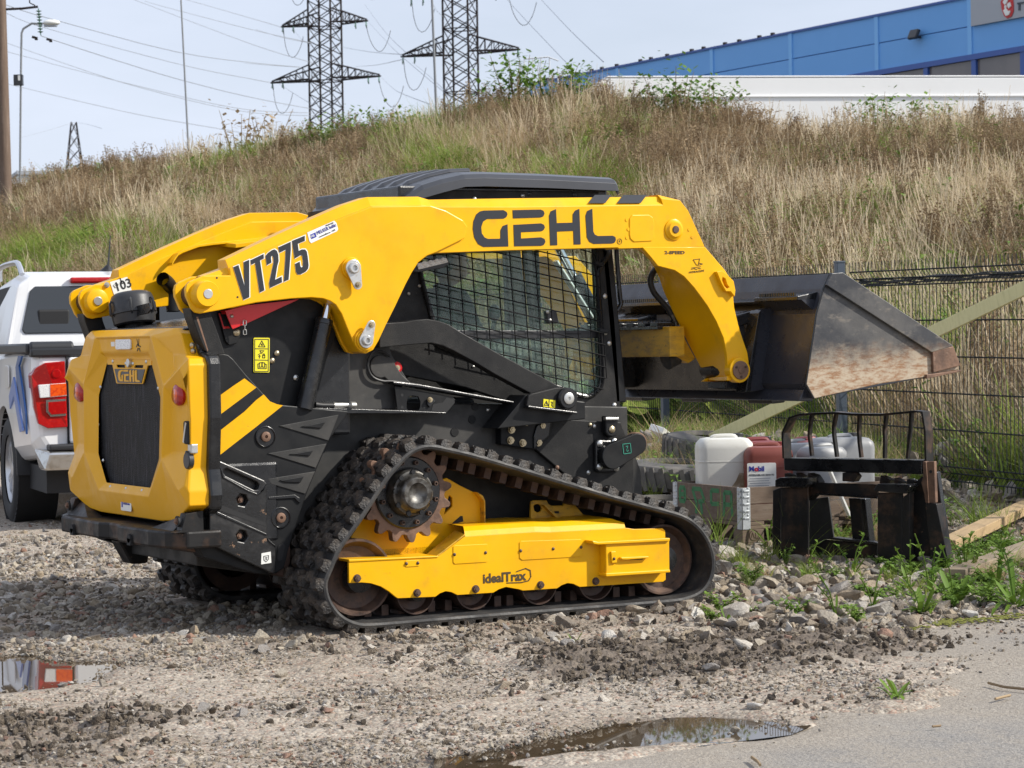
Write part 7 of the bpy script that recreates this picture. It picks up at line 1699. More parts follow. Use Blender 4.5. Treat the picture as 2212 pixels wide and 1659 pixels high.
# rust and bare steel gather towards the lower edge
nt = M['bucket_side'].node_tree; pb = nt.nodes['Principled BSDF']; tcn = [n for n in nt.nodes if n.type == 'TEX_COORD'][0]
sx = nt.nodes.new("ShaderNodeSeparateXYZ"); nt.links.new(tcn.outputs['Object'], sx.inputs[0])
hgt = _map(nt, _math(nt, 'ADD', sx.outputs['Z'], _math(nt, 'MULTIPLY', _noise(nt, tcn.outputs['Object'], 5.0, 6.0, .7), .30)), 1.20, 1.40, 1.0, 0.0)
src = pb.inputs['Base Color'].links[0].from_socket
mpn = nt.nodes.new("ShaderNodeMapping"); mpn.inputs['Rotation'].default_value = (0, -.13, 0); mpn.inputs['Scale'].default_value = (2.2, 2, 7); nt.links.new(tcn.outputs['Object'], mpn.inputs['Vector'])
bare = _mixc(nt, _map(nt, _noise(nt, mpn.outputs['Vector'], 6.0, 7.0, .75), .42, .62), (.50, .41, .30), (.30, .15, .065))
nt.links.new(_mixc(nt, _math(nt, 'MULTIPLY', hgt, .85), src, bare), pb.inputs['Base Color'])
side = QY(T(3, 1), [(540, 705), (635, 697), (1590, 1330), (1650, 1530), (1420, 1590), (960, 1657)], -1.0) + QY(T(3, 2), [(400, 125)], -1.0) + QY(T(3, 1), [(330, 1659), (380, 1330), (420, 1050), (480, 835)], -1.0)
for sg in (-1, 1):
    sp_ = MB().prism(side, sg * 1.002, sg * .985).build('bucket_side', M['bucket_side'], bk, .003)
    rb = QY(T(3, 1), [(495, 805), (540, 703), (635, 695), (1592, 1330), (1402, 1385)], -1.01)
    MB().prism(rb, sg * 1.022, sg * 1.002).build('side_edge_bar', M['bucket_side'], sp_, .003)
    cb_ = QY(T(3, 1), [(1412, 1372), (1592, 1332), (1652, 1500), (1420, 1560)], -1.01)
    MB().prism(cb_, sg * 1.020, sg * 1.002).build('corner_bar', M['rust'], sp_, .003)
MB().loft([[(low2[0] - .05, -1.02, low2[1] - .012), (low2[0] - .05, -1.02, low2[1] + .008), (tip[0], -1.02, tip[1] - .004), (tip[0], -1.02, tip[1] - .012)], [(low2[0] - .05, 1.02, low2[1] - .012), (low2[0] - .05, 1.02, low2[1] + .008), (tip[0], 1.02, tip[1] - .004), (tip[0], 1.02, tip[1] - .012)]]).build('cutting_edge', M['rust'], bk, .002)
wp = [Vector((p[0] - .004, -1.0, p[1])) for p in bp5]
MB().tube(wp, .006, 6).build('weld_seam', M['black_wet'], bk)
# lip, steps and quick-attach frame on the back
MB().prism([(1.66, 1.415), (1.655, 1.428), (1.72, 1.445), (1.72, 1.415)], -.93, .93).build('back_lip', M['black_wet'], bk, .003)
for y0, y1 in ((-.96, -.60), (.22, .66)):
    s_ = MB().prism([(1.60, 1.425), (1.60, 1.445), (1.72, 1.465), (1.72, 1.425)], y0, y1).build('bucket_step', M['black_wet'], bk, .004)
    mb = MB(); n = int((y1 - y0 - .06) / .02)
    for k in range(n): mb.box((1.612, y0 + .04 + .02 * k, 1.455), (.012, .010, .016))
    mb.build('step_teeth', M['black_wet'], s_)
    MB().loft([[(1.62, y0, 1.43), (1.70, y0, 1.43), (1.70, y0, 1.37)], [(1.62, y1, 1.43), (1.70, y1, 1.43), (1.70, y1, 1.37)]]).build('step_wedge', M['bucket_paint'], s_)
for sg in (-1, 1):
    MB().prism([(1.60, 1.385), (1.69, 1.40), (1.68, 1.0), (1.53, .985)], sg * .635, sg * .600).build('attach_post', M['bucket_paint'], bk, .004)
    MB().prism([(1.585, 1.37), (1.60, 1.385), (1.53, .99), (1.50, .985)], sg * .66, sg * .575).build('attach_flange', M['black_wet'], bk, .003)
    MB().loft([[(1.62, sg * .43, 1.33), (1.64, sg * .40, 1.33), (1.66, sg * .40, 1.33), (1.66, sg * .43, 1.33)], [(1.48, sg * .54, 1.0), (1.50, sg * .51, 1.0), (1.6, sg * .51, 1.0), (1.6, sg * .54, 1.0)]]).build('attach_rib', M['bucket_paint'], bk, .004)
    MB().prism([(1.50, 1.36), (1.62, 1.385), (1.62, 1.33), (1.52, 1.30)], sg * .58, sg * .30).build('attach_hook', M['black_wet'], bk, .008)
    MB().cyl((1.44, sg * .66, 1.10), (1.44, sg * .42, 1.10), .05, n=20).box((1.50, sg * .50, 1.08), (.12, .16, .16)).build('attach_pivot', M['black_wet'], bk, .006)
MB().box((1.56, 0, 1.16), (.05, 1.15, .34), (0, -.18, 0)).build('attach_plate', M['black_wet'], bk, .004)
MB().prism([(1.60, .945), (1.63, 1.0), (1.70, 1.0), (1.68, .940)], -.96, .96).build('back_heel', M['bucket_paint'], bk, .004)
for y0 in (-.55, .05, .62):
    MB().prism([(1.655, .945), (1.665, .925), (1.74, .93), (1.75, .955)], y0 - .10, y0 + .10).build('wear_pad', M['black_wet'], bk, .004)

# ---- the operator behind the dusty window
def skin_body(name, joints, edges, mat, parent=None, sub=2, root=0):
    me = bpy.data.meshes.new(name); me.from_pydata([j[0] for j in joints], edges, [])
    o = bpy.data.objects.new(name, me); COL.objects.link(o)
    if parent: o.parent = parent
    sk = o.modifiers.new('skin', 'SKIN'); sk.use_smooth_shade = True
    for i, d in enumerate(me.skin_vertices[0].data):
        r = joints[i][1]; d.radius = (r, r) if not isinstance(r, tuple) else r; d.use_root = (i == root)
    s_ = o.modifiers.new('smooth', 'SUBSURF'); s_.levels = sub; s_.render_levels = sub
    me.materials.append(mat)
    return o
M['skin'] = pm('skin', (.50, .27, .19), .5); M['hair'] = pm('short_grey_hair', (.11, .10, .095), .7); M['jacket'] = pm('dark_work_jacket', (.030, .034, .042), .8, bumps=[(40., .2, .004)])
M['trousers'] = pm('dark_work_trousers', (.024, .026, .033), .85)
OP = empty("person", (.13, -.02, 1.09), 0, 'seated person in a dark jacket in the loader cab, facing the bucket', 'person')
J = [((0, 0, 0), (.15, .12)), ((.01, 0, .16), (.16, .115)), ((.035, 0, .33), (.18, .105)), ((.06, 0, .40), (.09, .07)), ((.085, 0, .445), .052),
     ((.045, -.19, .365), .062), ((.10, -.235, .20), .050), ((.27, -.20, .125), .040), ((.045, .19, .365), .062), ((.10, .235, .20), .050), ((.27, .20, .125), .040),
     ((.12, -.10, -.01), .085), ((.46, -.12, .02), .066), ((.50, -.12, -.10), .056), ((.12, .10, -.01), .085), ((.46, .12, .02), .066), ((.50, .12, -.10), .056)]
skin_body('torso', J, [(0, 1), (1, 2), (2, 3), (3, 4), (2, 5), (5, 6), (6, 7), (2, 8), (8, 9), (9, 10), (0, 11), (11, 12), (12, 13), (0, 14), (14, 15), (15, 16)], M['jacket'], OP)
hd = MB(); rings = []
for (z_, fx, bx, w_) in ((.43, .115, .055, .048), (.455, .135, .045, .056), (.475, .185, .035, .062), (.495, .192, .028, .068), (.515, .185, .018, .072), (.545, .186, .005, .076), (.575, .183, .0, .078), (.60, .176, .002, .077), (.63, .16, .012, .070), (.655, .135, .035, .052), (.668, .10, .065, .022)):
    c_, a_ = (fx + bx) / 2, (fx - bx) / 2; rings.append([(c_ + a_ * math.cos(2 * math.pi * k / 16), w_ * math.sin(2 * math.pi * k / 16), z_) for k in range(16)])
hd.loft(rings, smooth=True).loft([[(.178, -.010, .565), (.178, .010, .565), (.186, 0, .57)], [(.212, -.017, .523), (.212, .017, .523), (.220, 0, .527)], [(.188, -.014, .513), (.188, .014, .513), (.19, 0, .513)]], smooth=True)
for s_ in (-1, 1): hd.sphere((.085, s_ * .078, .545), .03, 10, 6, (.7, .35, 1.1)); 
head = hd.build('head', M['skin'], OP); head.modifiers.new('s', 'SUBSURF').render_levels = 1
for s_ in (-1, 1):
    MB().sphere((.176, s_ * .030, .558), .011, 8, 6).build('eye', M['white_vinyl'], head)
MB().box((.192, 0, .495), (.01, .044, .006)).build('mouth', pm('lips', (.34, .13, .11), .5), head)
hr = MB(); rings2 = [[(p[0] * 1.0 - .006, p[1] * 1.09, p[2] + .006) for p in r_] for r_ in rings[6:]]
hr.loft(rings2, smooth=True).sphere((.065, 0, .565), .083, 14, 10, (.95, .98, 1.1)); hr.build('hair', M['hair'], head)
for s_ in (-1, 1):
    J = [((.28, s_ * .20, .125), .030), ((.33, s_ * .20, .12), .030), ((.36, s_ * .20, .115), .026)]
    ed = [(0, 1), (1, 2)]
    for f in range(4):
        y_ = s_ * .20 + (f - 1.5) * .017; b_ = len(J)
        J += [((.365, y_, .122), .010), ((.395, y_, .110), .0095), ((.400 - .004 * f, y_, .085), .009), ((.380, y_, .073), .008)]; ed += [(2, b_), (b_, b_ + 1), (b_ + 1, b_ + 2), (b_ + 2, b_ + 3)]
    b_ = len(J); J += [((.335, s_ * .20 - s_ * .035, .118), .011), ((.365, s_ * .20 - s_ * .045, .105), .010), ((.385, s_ * .20 - s_ * .035, .09), .009)]; ed += [(1, b_), (b_, b_ + 1), (b_ + 1, b_ + 2)]
    skin_body('hand', J, ed, M['skin'], OP, 1)
# ================================================================== the white pickup
PK_YAW = R(20)
pk0 = QZ(I0, [(58, 1124)], 0.0)[0]
# local frame: x to the vehicle's right, y forward, origin on the ground under the rear axle's left wheel
PD = (F0 * math.cos(PK_YAW) - R0 * math.sin(PK_YAW)); PKR = math.atan2(-PD.x, PD.y)
PK = empty('pickup_truck', (pk0[0], pk0[1], 0.0), PKR, 'white pickup truck with blue side stripes and a black bed cover behind the loader', 'pickup')
M['car_white'] = pm('white_car_paint', (.80, .80, .80), .28, coat=.6, layers=[((.70, .68, .64), 2.0, .5, .8, .35)])
M['car_black'] = pm('black_car_trim', (.022, .023, .026), .45)
M['car_tyre'] = pm('tyre_rubber', (.022, .022, .023), .75, bumps=[(50., .2, .004)]); M['alloy'] = pm('machined_alloy', (.62, .63, .65), .3, metal=.8)
M['chrome_dirty'] = pm('dirty_chrome', (.60, .59, .57), .22, metal=.9, layers=[((.35, .31, .26), 14., .5, .7, .7)])
M['stripe1'] = pm('blue_stripe', (.035, .12, .36), .35, coat=.5); M['stripe2'] = pm('light_blue_stripe', (.17, .27, .62), .35, coat=.5); M['stripe3'] = pm('grey_blue_stripe', (.16, .19, .24), .35, coat=.5)
WX = 1.66                                            # body runs from x = -.10 (left side) to x = WX
XL, XR, YB = -.14, WX + .04, -1.22
def loop_at(y, w, zlo, zhi, tum=.0, zs=.98):
    xl, xr = XL + w, XR - w
    return [(xl + .06, y, zlo), (xl + .0, y, zlo + .10), (xl - .015, y, .80), (xl, y, zs), (xl + tum, y, zhi), (xr - tum, y, zhi), (xr, y, zs), (xr + .015, y, .80), (xr, y, zlo + .10), (xr - .06, y, zlo)]
body_ = MB().loft([loop_at(YB + .02, .05, .56, 1.20, .01), loop_at(YB + .10, .01, .50, 1.22, .01), loop_at(-.48, 0, .46, 1.235, .01), loop_at(2.6, 0, .42, 1.14, .01), loop_at(3.5, .03, .42, 1.06, .05), loop_at(3.95, .16, .50, .90, .08)]).build('body', M['car_white'], PK, .03)
can = lambda y, z, t, w=0: [(XL + .03 + w, y, 1.155), (XL + .05 + w, y, 1.24), (XL + t + w, y, z - .06), (XL + t + .09 + w, y, z), (XR - t - .09 - w, y, z), (XR - t - w, y, z - .06), (XR - .05 - w, y, 1.24), (XR - .03 - w, y, 1.155)]
MB().loft([can(.30, 1.30, .07), can(.36, 1.80, .17), can(.75, 1.845, .18), can(1.5, 1.80, .19), can(2.45, 1.20, .12)]).build('cab', M['car_white'], PK, .03)
# the wheel arch, tail and rail
cuts = []
for xw in (XL + .0, XR - .0):
    s_ = 1 if xw > .5 else -1
    for y0 in (0.0, 3.0):
        ct = MB().cyl((xw - s_ * .32, y0, .40), (xw + s_ * .2, y0, .40), .445, n=40).build('cutter', M['dark_inside'], PK); bo = body_.modifiers.new('arch', 'BOOLEAN'); bo.object = ct; bo.operation = 'DIFFERENCE'; cuts.append(ct)
        MB().lathe([(-.31, .0), (-.31, .444), (-.02, .444)], (xw, y0, .40), (s_, 0, 0), 36).build('wheel_arch', M['dark_inside'], PK)
dg_ = bpy.context.evaluated_depsgraph_get(); nm_ = bpy.data.meshes.new_from_object(body_.evaluated_get(dg_)); body_.modifiers.clear(); body_.data = nm_
for ct in cuts: bpy.data.objects.remove(ct)
MB().box2((XL - .022, YB + .07, 1.222), (XL + .07, .30, 1.295)).box2((XR - .07, YB + .07, 1.222), (XR + .022, .30, 1.295)).box2((XL + .0, YB - .005, 1.20), (XR, YB + .10, 1.262)).box2((XL + .06, YB + .09, 1.23), (XR - .06, .30, 1.275)).cyl((XL + .0, YB + .05, 1.262), (XL + .30, YB + .05, 1.262), .045, n=16).build('bed_rail', M['car_black'], PK, .015)
# rear window, tailgate, lamps, bumper
rw = [(XL + .18, 1.40), (XL + .20, 1.37), (XR - .20, 1.37), (XR - .18, 1.40), (XR - .25, 1.69), (XR - .29, 1.725), (XL + .29, 1.725), (XL + .25, 1.69)]
MB().loft([[(x, .288 + (z - 1.30) * .12, z) for x, z in rw], [(x, .33 + (z - 1.30) * .12, z) for x, z in rw]]).build('rear_window', pm('dark_tinted_glass', (.030, .033, .036), .06, spec=.8), PK, .008)
for x0 in (.42, 1.05): MB().box((XL + x0, .30 + .02, 1.47), (.24, .03, .16)).build('headrest', M['dark_inside'], PK, .03)
MB().box2((XL + .55, .31, 1.745), (XR - .55, .36, 1.79)).build('brake_light', M['lens_red'], PK, .015)
tg = MB().box2((XL + .255, YB - .03, .60), (XR - .255, YB + .05, 1.195)).build('tailgate', M['car_white'], PK, .02)
MB().box2(((XL + XR) / 2 - .18, YB - .045, 1.0), ((XL + XR) / 2 + .18, YB - .02, 1.07)).build('tailgate_handle', M['car_black'], tg, .01)
MB().box2((XL + .242, YB - .0, .58), (XL + .252, YB + .06, 1.20)).build('panel_gap', M['dark_inside'], PK)
def lamp(xa, sgn):
    q = lambda a, b: (xa + sgn * a, b + .055)
    o = [q(.0, 1.02), q(.025, 1.07), q(.09, 1.105), q(.225, 1.115), q(.235, .66), q(.10, .655), q(.035, .69), q(.012, .80)]
    ob = MB().loft([[(x, YB + .02 if i in (0, 7) else YB - .018, z) for i, (x, z) in enumerate(o)], [(x, YB + .16, z) for x, z in o]]).build('tail_lamp', M['lens_red'], PK, .006)
    MB().prism([q(.04, .955), q(.23, .965), q(.232, .875), q(.05, .865)], YB - .024, YB + .05).build('clear_band', M['lens_clear'], ob, .004)
    MB().prism([q(.12, .957), q(.23, .962), q(.232, .882), q(.12, .872)], YB - .027, YB - .02).build('indicator', M['lens_orange'], ob)
    MB().prism([q(.09, .85), q(.225, .855), q(.225, .74), q(.12, .735), q(.09, .77)], YB - .024, YB - .016).build('lamp_frame', M['chrome_dirty'], ob)
    MB().prism([q(.105, .835), q(.225, .84), q(.225, .755), q(.125, .75), q(.105, .775)], YB - .030, YB - .02).build('lamp_cell', M['lens_red'], ob)
    MB().cyl(q(.165, 1.03)[:1] + (YB - .014, 1.085), q(.165, 1.03)[:1] + (YB - .026, 1.085), .035, .028, 16).build('lamp_bulb', M['lens_red'], ob)
lamp(XL + .005, 1); lamp(XR - .005, -1)
bm_ = MB().loft([[(x, y, z) for x, y, z in ((XL + .06, YB + .10, .42), (XL + .06, YB - .09, .42), (XL + .10, YB - .11, .55), (XL + .02, YB + .12, .575))], [(x, y, z) for x, y, z in ((XR - .06, YB + .10, .42), (XR - .06, YB - .09, .42), (XR - .10, YB - .11, .55), (XR - .02, YB + .12, .575))]]).build('rear_bumper', M['chrome_dirty'], PK, .02)
MB().box2((XL + .10, YB - .10, .56), (XR - .10, YB + .04, .60)).build('bumper_step', M['car_black'], bm_, .012)
MB().cyl((XL + .33, YB - .105, .49), (XL + .33, YB - .118, .49), .024, n=18).build('parking_sensor', M['car_black'], bm_, .002)
MB().box2((XL + .10, YB + .05, .26), (XR - .10, .8, .44)).build('chassis', M['dark_inside'], PK)
MB().cyl((XL + .5, YB + .1, .34), (XL + .5, YB - .02, .33), .03, n=12).box2((XL + .42, YB, .20), (XL + .60, YB + .06, .36)).build('tow_bracket', M['rust_dark'], PK)
# wheels
def wheel_(x, y, sgn, nm='wheel'):
    t = MB().lathe([(-.11, .25), (-.125, .30), (-.118, .355), (-.10, .380), (.10, .380), (.118, .355), (.125, .30), (.11, .25)], (x, y, .380), (1, 0, 0), 44).build(nm, M['car_tyre'], PK)
    tr = MB()
    for k in range(40):
        a = 2 * math.pi * k / 40
        for j, xx in enumerate((-.078, -.026, .026, .078)):
            aa_ = a + (.04 if j % 2 else 0); tr.box((x + xx, y + .383 * math.sin(aa_), .380 + .383 * math.cos(aa_)), (.044, .046, .014), Matrix.Rotation(-aa_, 3, 'X') @ Matrix.Rotation(.25 * (1 if j % 2 else -1), 3, 'Z'))
    tr.build('tread_block', M['car_tyre'], t)
    rm_ = MB().lathe([(.10 * sgn, .25), (.06 * sgn, .235), (-.02 * sgn, .225)], (x, y, .38), (1, 0, 0), 36)
    for k in range(6):
        a = 2 * math.pi * k / 6
        for o in (-.09, .09):
            rm_.loft([[(x + sgn * .085, y + r_ * math.sin(a + o * f) - w * math.cos(a), .38 + r_ * math.cos(a + o * f) + w * math.sin(a)) for w in (-wd_, wd_)] + [(x + sgn * .05, y + r_ * math.sin(a + o * f) + w * math.cos(a), .38 + r_ * math.cos(a + o * f) - w * math.sin(a)) for w in (-wd_, wd_)] for r_, f, wd_ in ((.05, .3, .02), (.235, 1.8, .016))])
    rm_.lathe([(sgn * .04, .06), (sgn * .09, .055), (sgn * .095, .0)], (x, y, .38), (1, 0, 0), 20)
    rm_.build('rim', M['alloy'], t)
    MB().cyl((x + sgn * .02, y, .38), (x + sgn * .03, y, .38), .235, n=32).build('wheel_dish', M['dark_inside'], t)
for yy in (0.0, 3.0):
    wheel_(XL + .13, yy, -1); wheel_(XR - .13, yy, 1)
MB().box((XL + .14, -.43, .54), (.27, .02, .38), (-.18, 0, 0)).build('mud_flap', M['car_black'], PK, .004)
MB().box((XR - .14, -.43, .50), (.27, .02, .46), (-.18, 0, 0)).build('mud_flap', M['car_black'], PK, .004)
# side stripes on the left flank
def flank(pts, mat, nm='side_stripe'):
    MB().prism(pts, XL - .022, XL - .008, 'x').build(nm, mat, PK)
flank([(-.80, 1.21), (-.96, 1.21), (-.81, 1.14), (-1.07, .81), (-1.08, .67), (-.69, 1.06), (-.67, 1.13)], M['stripe1'])
flank([(-.56, 1.06), (-.93, .69), (-.80, .675), (-.55, .93)], M['stripe2']); flank([(-.56, 1.06), (-.55, .93), (-.36, .83), (-.33, .92)], M['stripe2'])
MB().box2((XL - .018, .318, .50), (XL - .008, .330, 1.23)).build('panel_gap', M['dark_inside'], PK)
MB().prism(rrect(-.30, .98, -.10, 1.14, .03), XL - .0165, XL - .010, 'x').build('fuel_flap', M['car_white'], PK, .003)
# roof rails, aerial, cab side windows
MB().tube(smooth_path([Vector((XL + .22, .50, 1.82)), Vector((XL + .21, .56, 1.885)), Vector((XL + .21, .75, 1.915)), Vector((XL + .21, 1.5, 1.90)), Vector((XL + .22, 1.62, 1.80))], .05)[0], .022, 8).build('roof_rail', M['alloy'], PK)
MB().tube(smooth_path([Vector((XR - .22, .50, 1.82)), Vector((XR - .21, .56, 1.885)), Vector((XR - .21, .75, 1.915)), Vector((XR - .21, 1.5, 1.90)), Vector((XR - .22, 1.62, 1.80))], .05)[0], .022, 8).build('roof_rail', M['alloy'], PK)
MB().cyl(((XL + XR) / 2 + .02, .9, 1.84), ((XL + XR) / 2 + .02, .86, 1.90), .06, .01, 12).tube([((XL + XR) / 2 + .02, .87, 1.85), ((XL + XR) / 2 + .02, .74, 2.12)], [.010, .004], 6).build('aerial', M['car_black'], PK)
for xx, s_ in ((XL + .10, -1), (XR - .10, 1)):
    MB().loft([[(xx + s_ * .02, .55, 1.24), (xx + s_ * .02, 2.2, 1.22), (xx - s_ * .06, 1.5, 1.72), (xx - s_ * .07, .55, 1.74)], [(xx - s_ * .05, .55, 1.24), (xx - s_ * .05, 2.2, 1.22), (xx - s_ * .12, 1.5, 1.72), (xx - s_ * .13, .55, 1.74)]]).build('side_window', M['dark_inside'], PK)
# ================================================================== things lying about
def QV(z, pts, o, e):
    "points on the upright plane through o along e: (run, height)"
    n_ = Vector((-e[1], e[0], 0)); out = []
    for p in pts:
        d = _ray(z(p)); t = ((Vector((o[0], o[1], 0)) - CAM_POS).dot(n_)) / d.dot(n_); h = CAM_POS + d * t
        out.append((round((h.x - o[0]) * e[0] + (h.y - o[1]) * e[1], 4), round(h.z, 4)))
    return out
def at_ld(l, d):
    x_, y_ = xy(l, d); return float(x_), float(y_)
# ---- pallet fork frame
fo = at_ld(1.40, 13.20); e_ = (R0 * .81 - F0 * .586).normalized(); FE = (e_.x, e_.y); FZ = float(gh(np.array(fo[0]), np.array(fo[1]), False))
FK = empty('fork_frame', (fo[0], fo[1], FZ), math.atan2(FE[1], FE[0]), 'black pallet fork frame with a bent guard standing on the stones by the fence', 'fork frame')
t32 = T(3, 2)
def fq(pts, y): 
    b = Vector((-FE[1], FE[0])); return [(s, z_ - FZ) for s, z_ in QV_y(pts, y)]
def QV_y(pts, y): return QV(t32, pts, (fo[0] - FE[1] * y, fo[1] + FE[0] * y), FE)
def fpart(name, pts, y0, y1, mat='black_rust', bev=.004): return MB().prism([(s, z_ - FZ) for s, z_ in QV_y(pts, y0)], y0, y1).build(name, M[mat], FK, bev)
for pts in ([(108, 895), (345, 890), (348, 1500), (330, 1545), (110, 1535)], [(945, 940), (1160, 935), (1158, 1560), (1120, 1590), (945, 1600)]):
    fpart('coupler_plate', pts, 0, .016)
fpart('plate_edge', [(40, 920), (108, 893), (108, 1535), (35, 1520)], .02, .05); fpart('plate_edge', [(1160, 985), (1225, 930), (1222, 1590), (1155, 1585)], .0, .05)
for pts in ([(60, 830), (100, 808), (350, 812), (345, 870), (320, 895), (60, 890)], [(915, 905), (945, 862), (1215, 868), (1232, 885), (1195, 950), (915, 925)]):
    c_ = fpart('coupler_lip', pts, -.035, .06, 'black_wet')
fpart('top_beam', [(132, 640), (1330, 658), (1332, 782), (138, 748)], .10, .20, 'black_wet', .006)
fpart('upper_rail', [(340, 850), (945, 868), (945, 990), (410, 952), (345, 1000)], .055, .075)
fpart('rail_flange', [(410, 945), (945, 980), (945, 992), (405, 958)], .02, .07, 'black_wet')
fpart('lower_rail', [(350, 1430), (490, 1345), (945, 1388), (945, 1510), (350, 1505)], .13, .15); fpart('rail_flange', [(480, 1338), (560, 1325), (945, 1370), (945, 1392)], .10, .17, 'black_wet')
fpart('inner_plate', [(355, 995), (520, 975), (568, 1330), (480, 1345), (355, 1410)], .16, .175, 'black_dusty')
fpart('middle_upright', [(695, 985), (800, 988), (832, 1355), (730, 1350)], .18, .20); fpart('upright_flange', [(800, 990), (842, 992), (882, 1362), (832, 1357)], .18, .24, 'black_wet')
fpart('back_plate', [(1230, 880), (1330, 800), (1370, 1000), (1420, 1560), (1222, 1590)], .10, .115)
fpart('right_upright', [(1355, 1030), (1455, 1035), (1560, 1540), (1410, 1560)], .03, .10); fpart('upright_flange', [(1440, 760), (1462, 760), (1580, 1600), (1540, 1560), (1455, 1035)], .10, .14, 'black_wet')
fpart('left_upright', [(340, 770), (400, 790), (440, 850), (410, 950), (350, 1010), (345, 900)], .07, .14)
r_ = fpart('rusty_stop', [(1335, 668), (1365, 670), (1388, 1030), (1360, 1030), (1340, 920), (1322, 850), (1340, 800)], .06, .10, 'rust'); fpart('rusty_stop', [(1368, 672), (1436, 668), (1448, 1025), (1390, 1030)], .04, .07, 'rust')
c_ = QV_y([(1407, 757)], .04)[0]; MB().cyl((c_[0], .036, c_[1] - FZ), (c_[0], .041, c_[1] - FZ), .008, n=10).build('stop_hole', M['dark_inside'], r_)
for pts in ([(640, 765), (745, 768), (770, 800), (740, 848), (640, 840)], [(970, 790), (1060, 830), (1040, 870), (960, 860)], [(1090, 810), (1165, 850), (1150, 880), (1085, 870)], [(1195, 820), (1270, 840), (1250, 880), (1200, 870)], [(140, 770), (230, 800), (200, 830), (145, 815)], [(240, 768), (310, 800), (290, 820), (245, 812)]):
    fpart('rail_notch', pts, .08, .14, 'black_rust')
def flat(pts3, w, th, name, mat, par, yw):
    L = []
    for (s, z_) in pts3: L.append((s, z_))
    mb = MB(); lo = []
    for i, (s, z_) in enumerate(L):
        a, b = Vector(L[max(0, i - 1)]), Vector(L[min(len(L) - 1, i + 1)]); t = (b - a).normalized(); n = Vector((-t.y, t.x)) * th / 2
        lo.append([(s - n.x, yw - w / 2, z_ - n.y), (s - n.x, yw + w / 2, z_ - n.y), (s + n.x, yw + w / 2, z_ + n.y), (s + n.x, yw - w / 2, z_ + n.y)])
    mb.loft(lo); return mb.build(name, mat, par, .002)
gz_ = lambda pts, y: [(s, z_ - FZ) for s, z_ in QV_y(pts, y)]
flat(gz_([(165, 640), (155, 420), (215, 290), (300, 262), (600, 248), (760, 262), (1000, 265), (1290, 236), (1360, 240), (1385, 400), (1392, 680), (1395, 1040)], .15), .085, .012, 'guard_hoop', M['black_rust'], FK, .15)
for pts in ([(382, 265), (365, 380), (360, 440), (382, 620)], [(592, 252), (570, 370), (572, 440), (598, 630)], [(792, 264), (786, 400), (792, 500), (808, 635)], [(1025, 264), (1010, 400), (1012, 500), (1010, 640)], [(1240, 245), (1232, 400), (1220, 520), (1208, 645)]):
    flat(gz_(pts, .15), .030, .014, 'guard_bar', M['black_rust'], FK, .15)
# ---- pallet, collar and jerrycans
CT = R(25.5); cc_ = at_ld(1.30, 14.05); CZ = float(gh(np.array(cc_[0]), np.array(cc_[1]), False)) + .005
cx_ = R0 * math.cos(CT) + F0 * math.sin(CT); CR = math.atan2(cx_.y, cx_.x)
M['old_wood'] = pm('weathered_grey_brown_boards', (.105, .075, .055), .85, layers=[((.19, .15, .115), 4.0, .42, .7, .8, (1, 8, 8)), ((.045, .034, .028), 7.0, .55, .72, .8, (1, 6, 6))], bumps=[(30., .3, .004)], stretch=(1, 3, 6), rnd=((.15, .105, .075), .8))
M['pallet_wood'] = pm('pallet_boards', (.20, .145, .10), .85, layers=[((.10, .07, .05), 5.0, .45, .7, .7)], bumps=[(30., .3, .004)], rnd=((.13, .095, .07), .8))
M['hinge_zinc'] = pm('galvanised_hinge', (.52, .55, .57), .45, metal=.5, layers=[((.36, .38, .40), 20., .45, .7, .6)])
pal = empty('pallet', (cc_[0], cc_[1], CZ), CR, 'worn wooden pallet on the stones under the board collar', 'pallet')
cr_ = empty('pallet_collar', (cc_[0], cc_[1], CZ + .146), CR, 'weathered board collar with galvanised hinges and green stencil standing on the pallet', 'crate')
for yy in (.05, .40, .75):
    for xx in (.07, .60, 1.13):
        b_ = MB().box((xx, yy, .061), (.145, .10, .078)).build('block', M['pallet_wood'], pal, .004)
    MB().box((.60, yy, .011), (1.2, .10, .022)).build('bottom_board', M['pallet_wood'], pal, .003)
    MB().box((.60, yy, .111), (1.2, .10, .021)).build('stringer_board', M['pallet_wood'], pal, .003)
for i in range(7): MB().box((.072 + 1.056 * i / 6, .40, .133), (.10 if i % 2 else .145, .80, .021)).build('deck_board', M['pallet_wood'], pal, .003)
p_ = QV(T(2, 2), [(2022, 1310)], cc_, (cx_.x, cx_.y))[0]
strokes([circ((.075, .066), .030, 18) + [(.105, .066)], [(.055, .05), (.066, .082), (.078, .05)], [(.086, .082), (.086, .05), (.098, .05)]], .0035, -.0004, 'pallet_stamp', M['ink_brown'], pal)
for z0 in (.0, .099):
    for y0 in (.0, .78): MB().box2((.0, y0, z0 + .001), (1.2, y0 + .02, z0 + .096)).build('board', M['old_wood'], cr_, .002)
    for x0 in (.0, 1.18): MB().box2((x0, .021, z0 + .001), (x0 + .02, .779, z0 + .096)).build('board', M['old_wood'], cr_, .002)
M['stencil'] = pm('green_stencil_paint', (.035, .17, .065), .7)
def sten(lines, w): return strokes([[(-(a), b) for a, b in L] for L in lines], w, 0, 'green_stencil', M['stencil'], None)
mbx = MB()
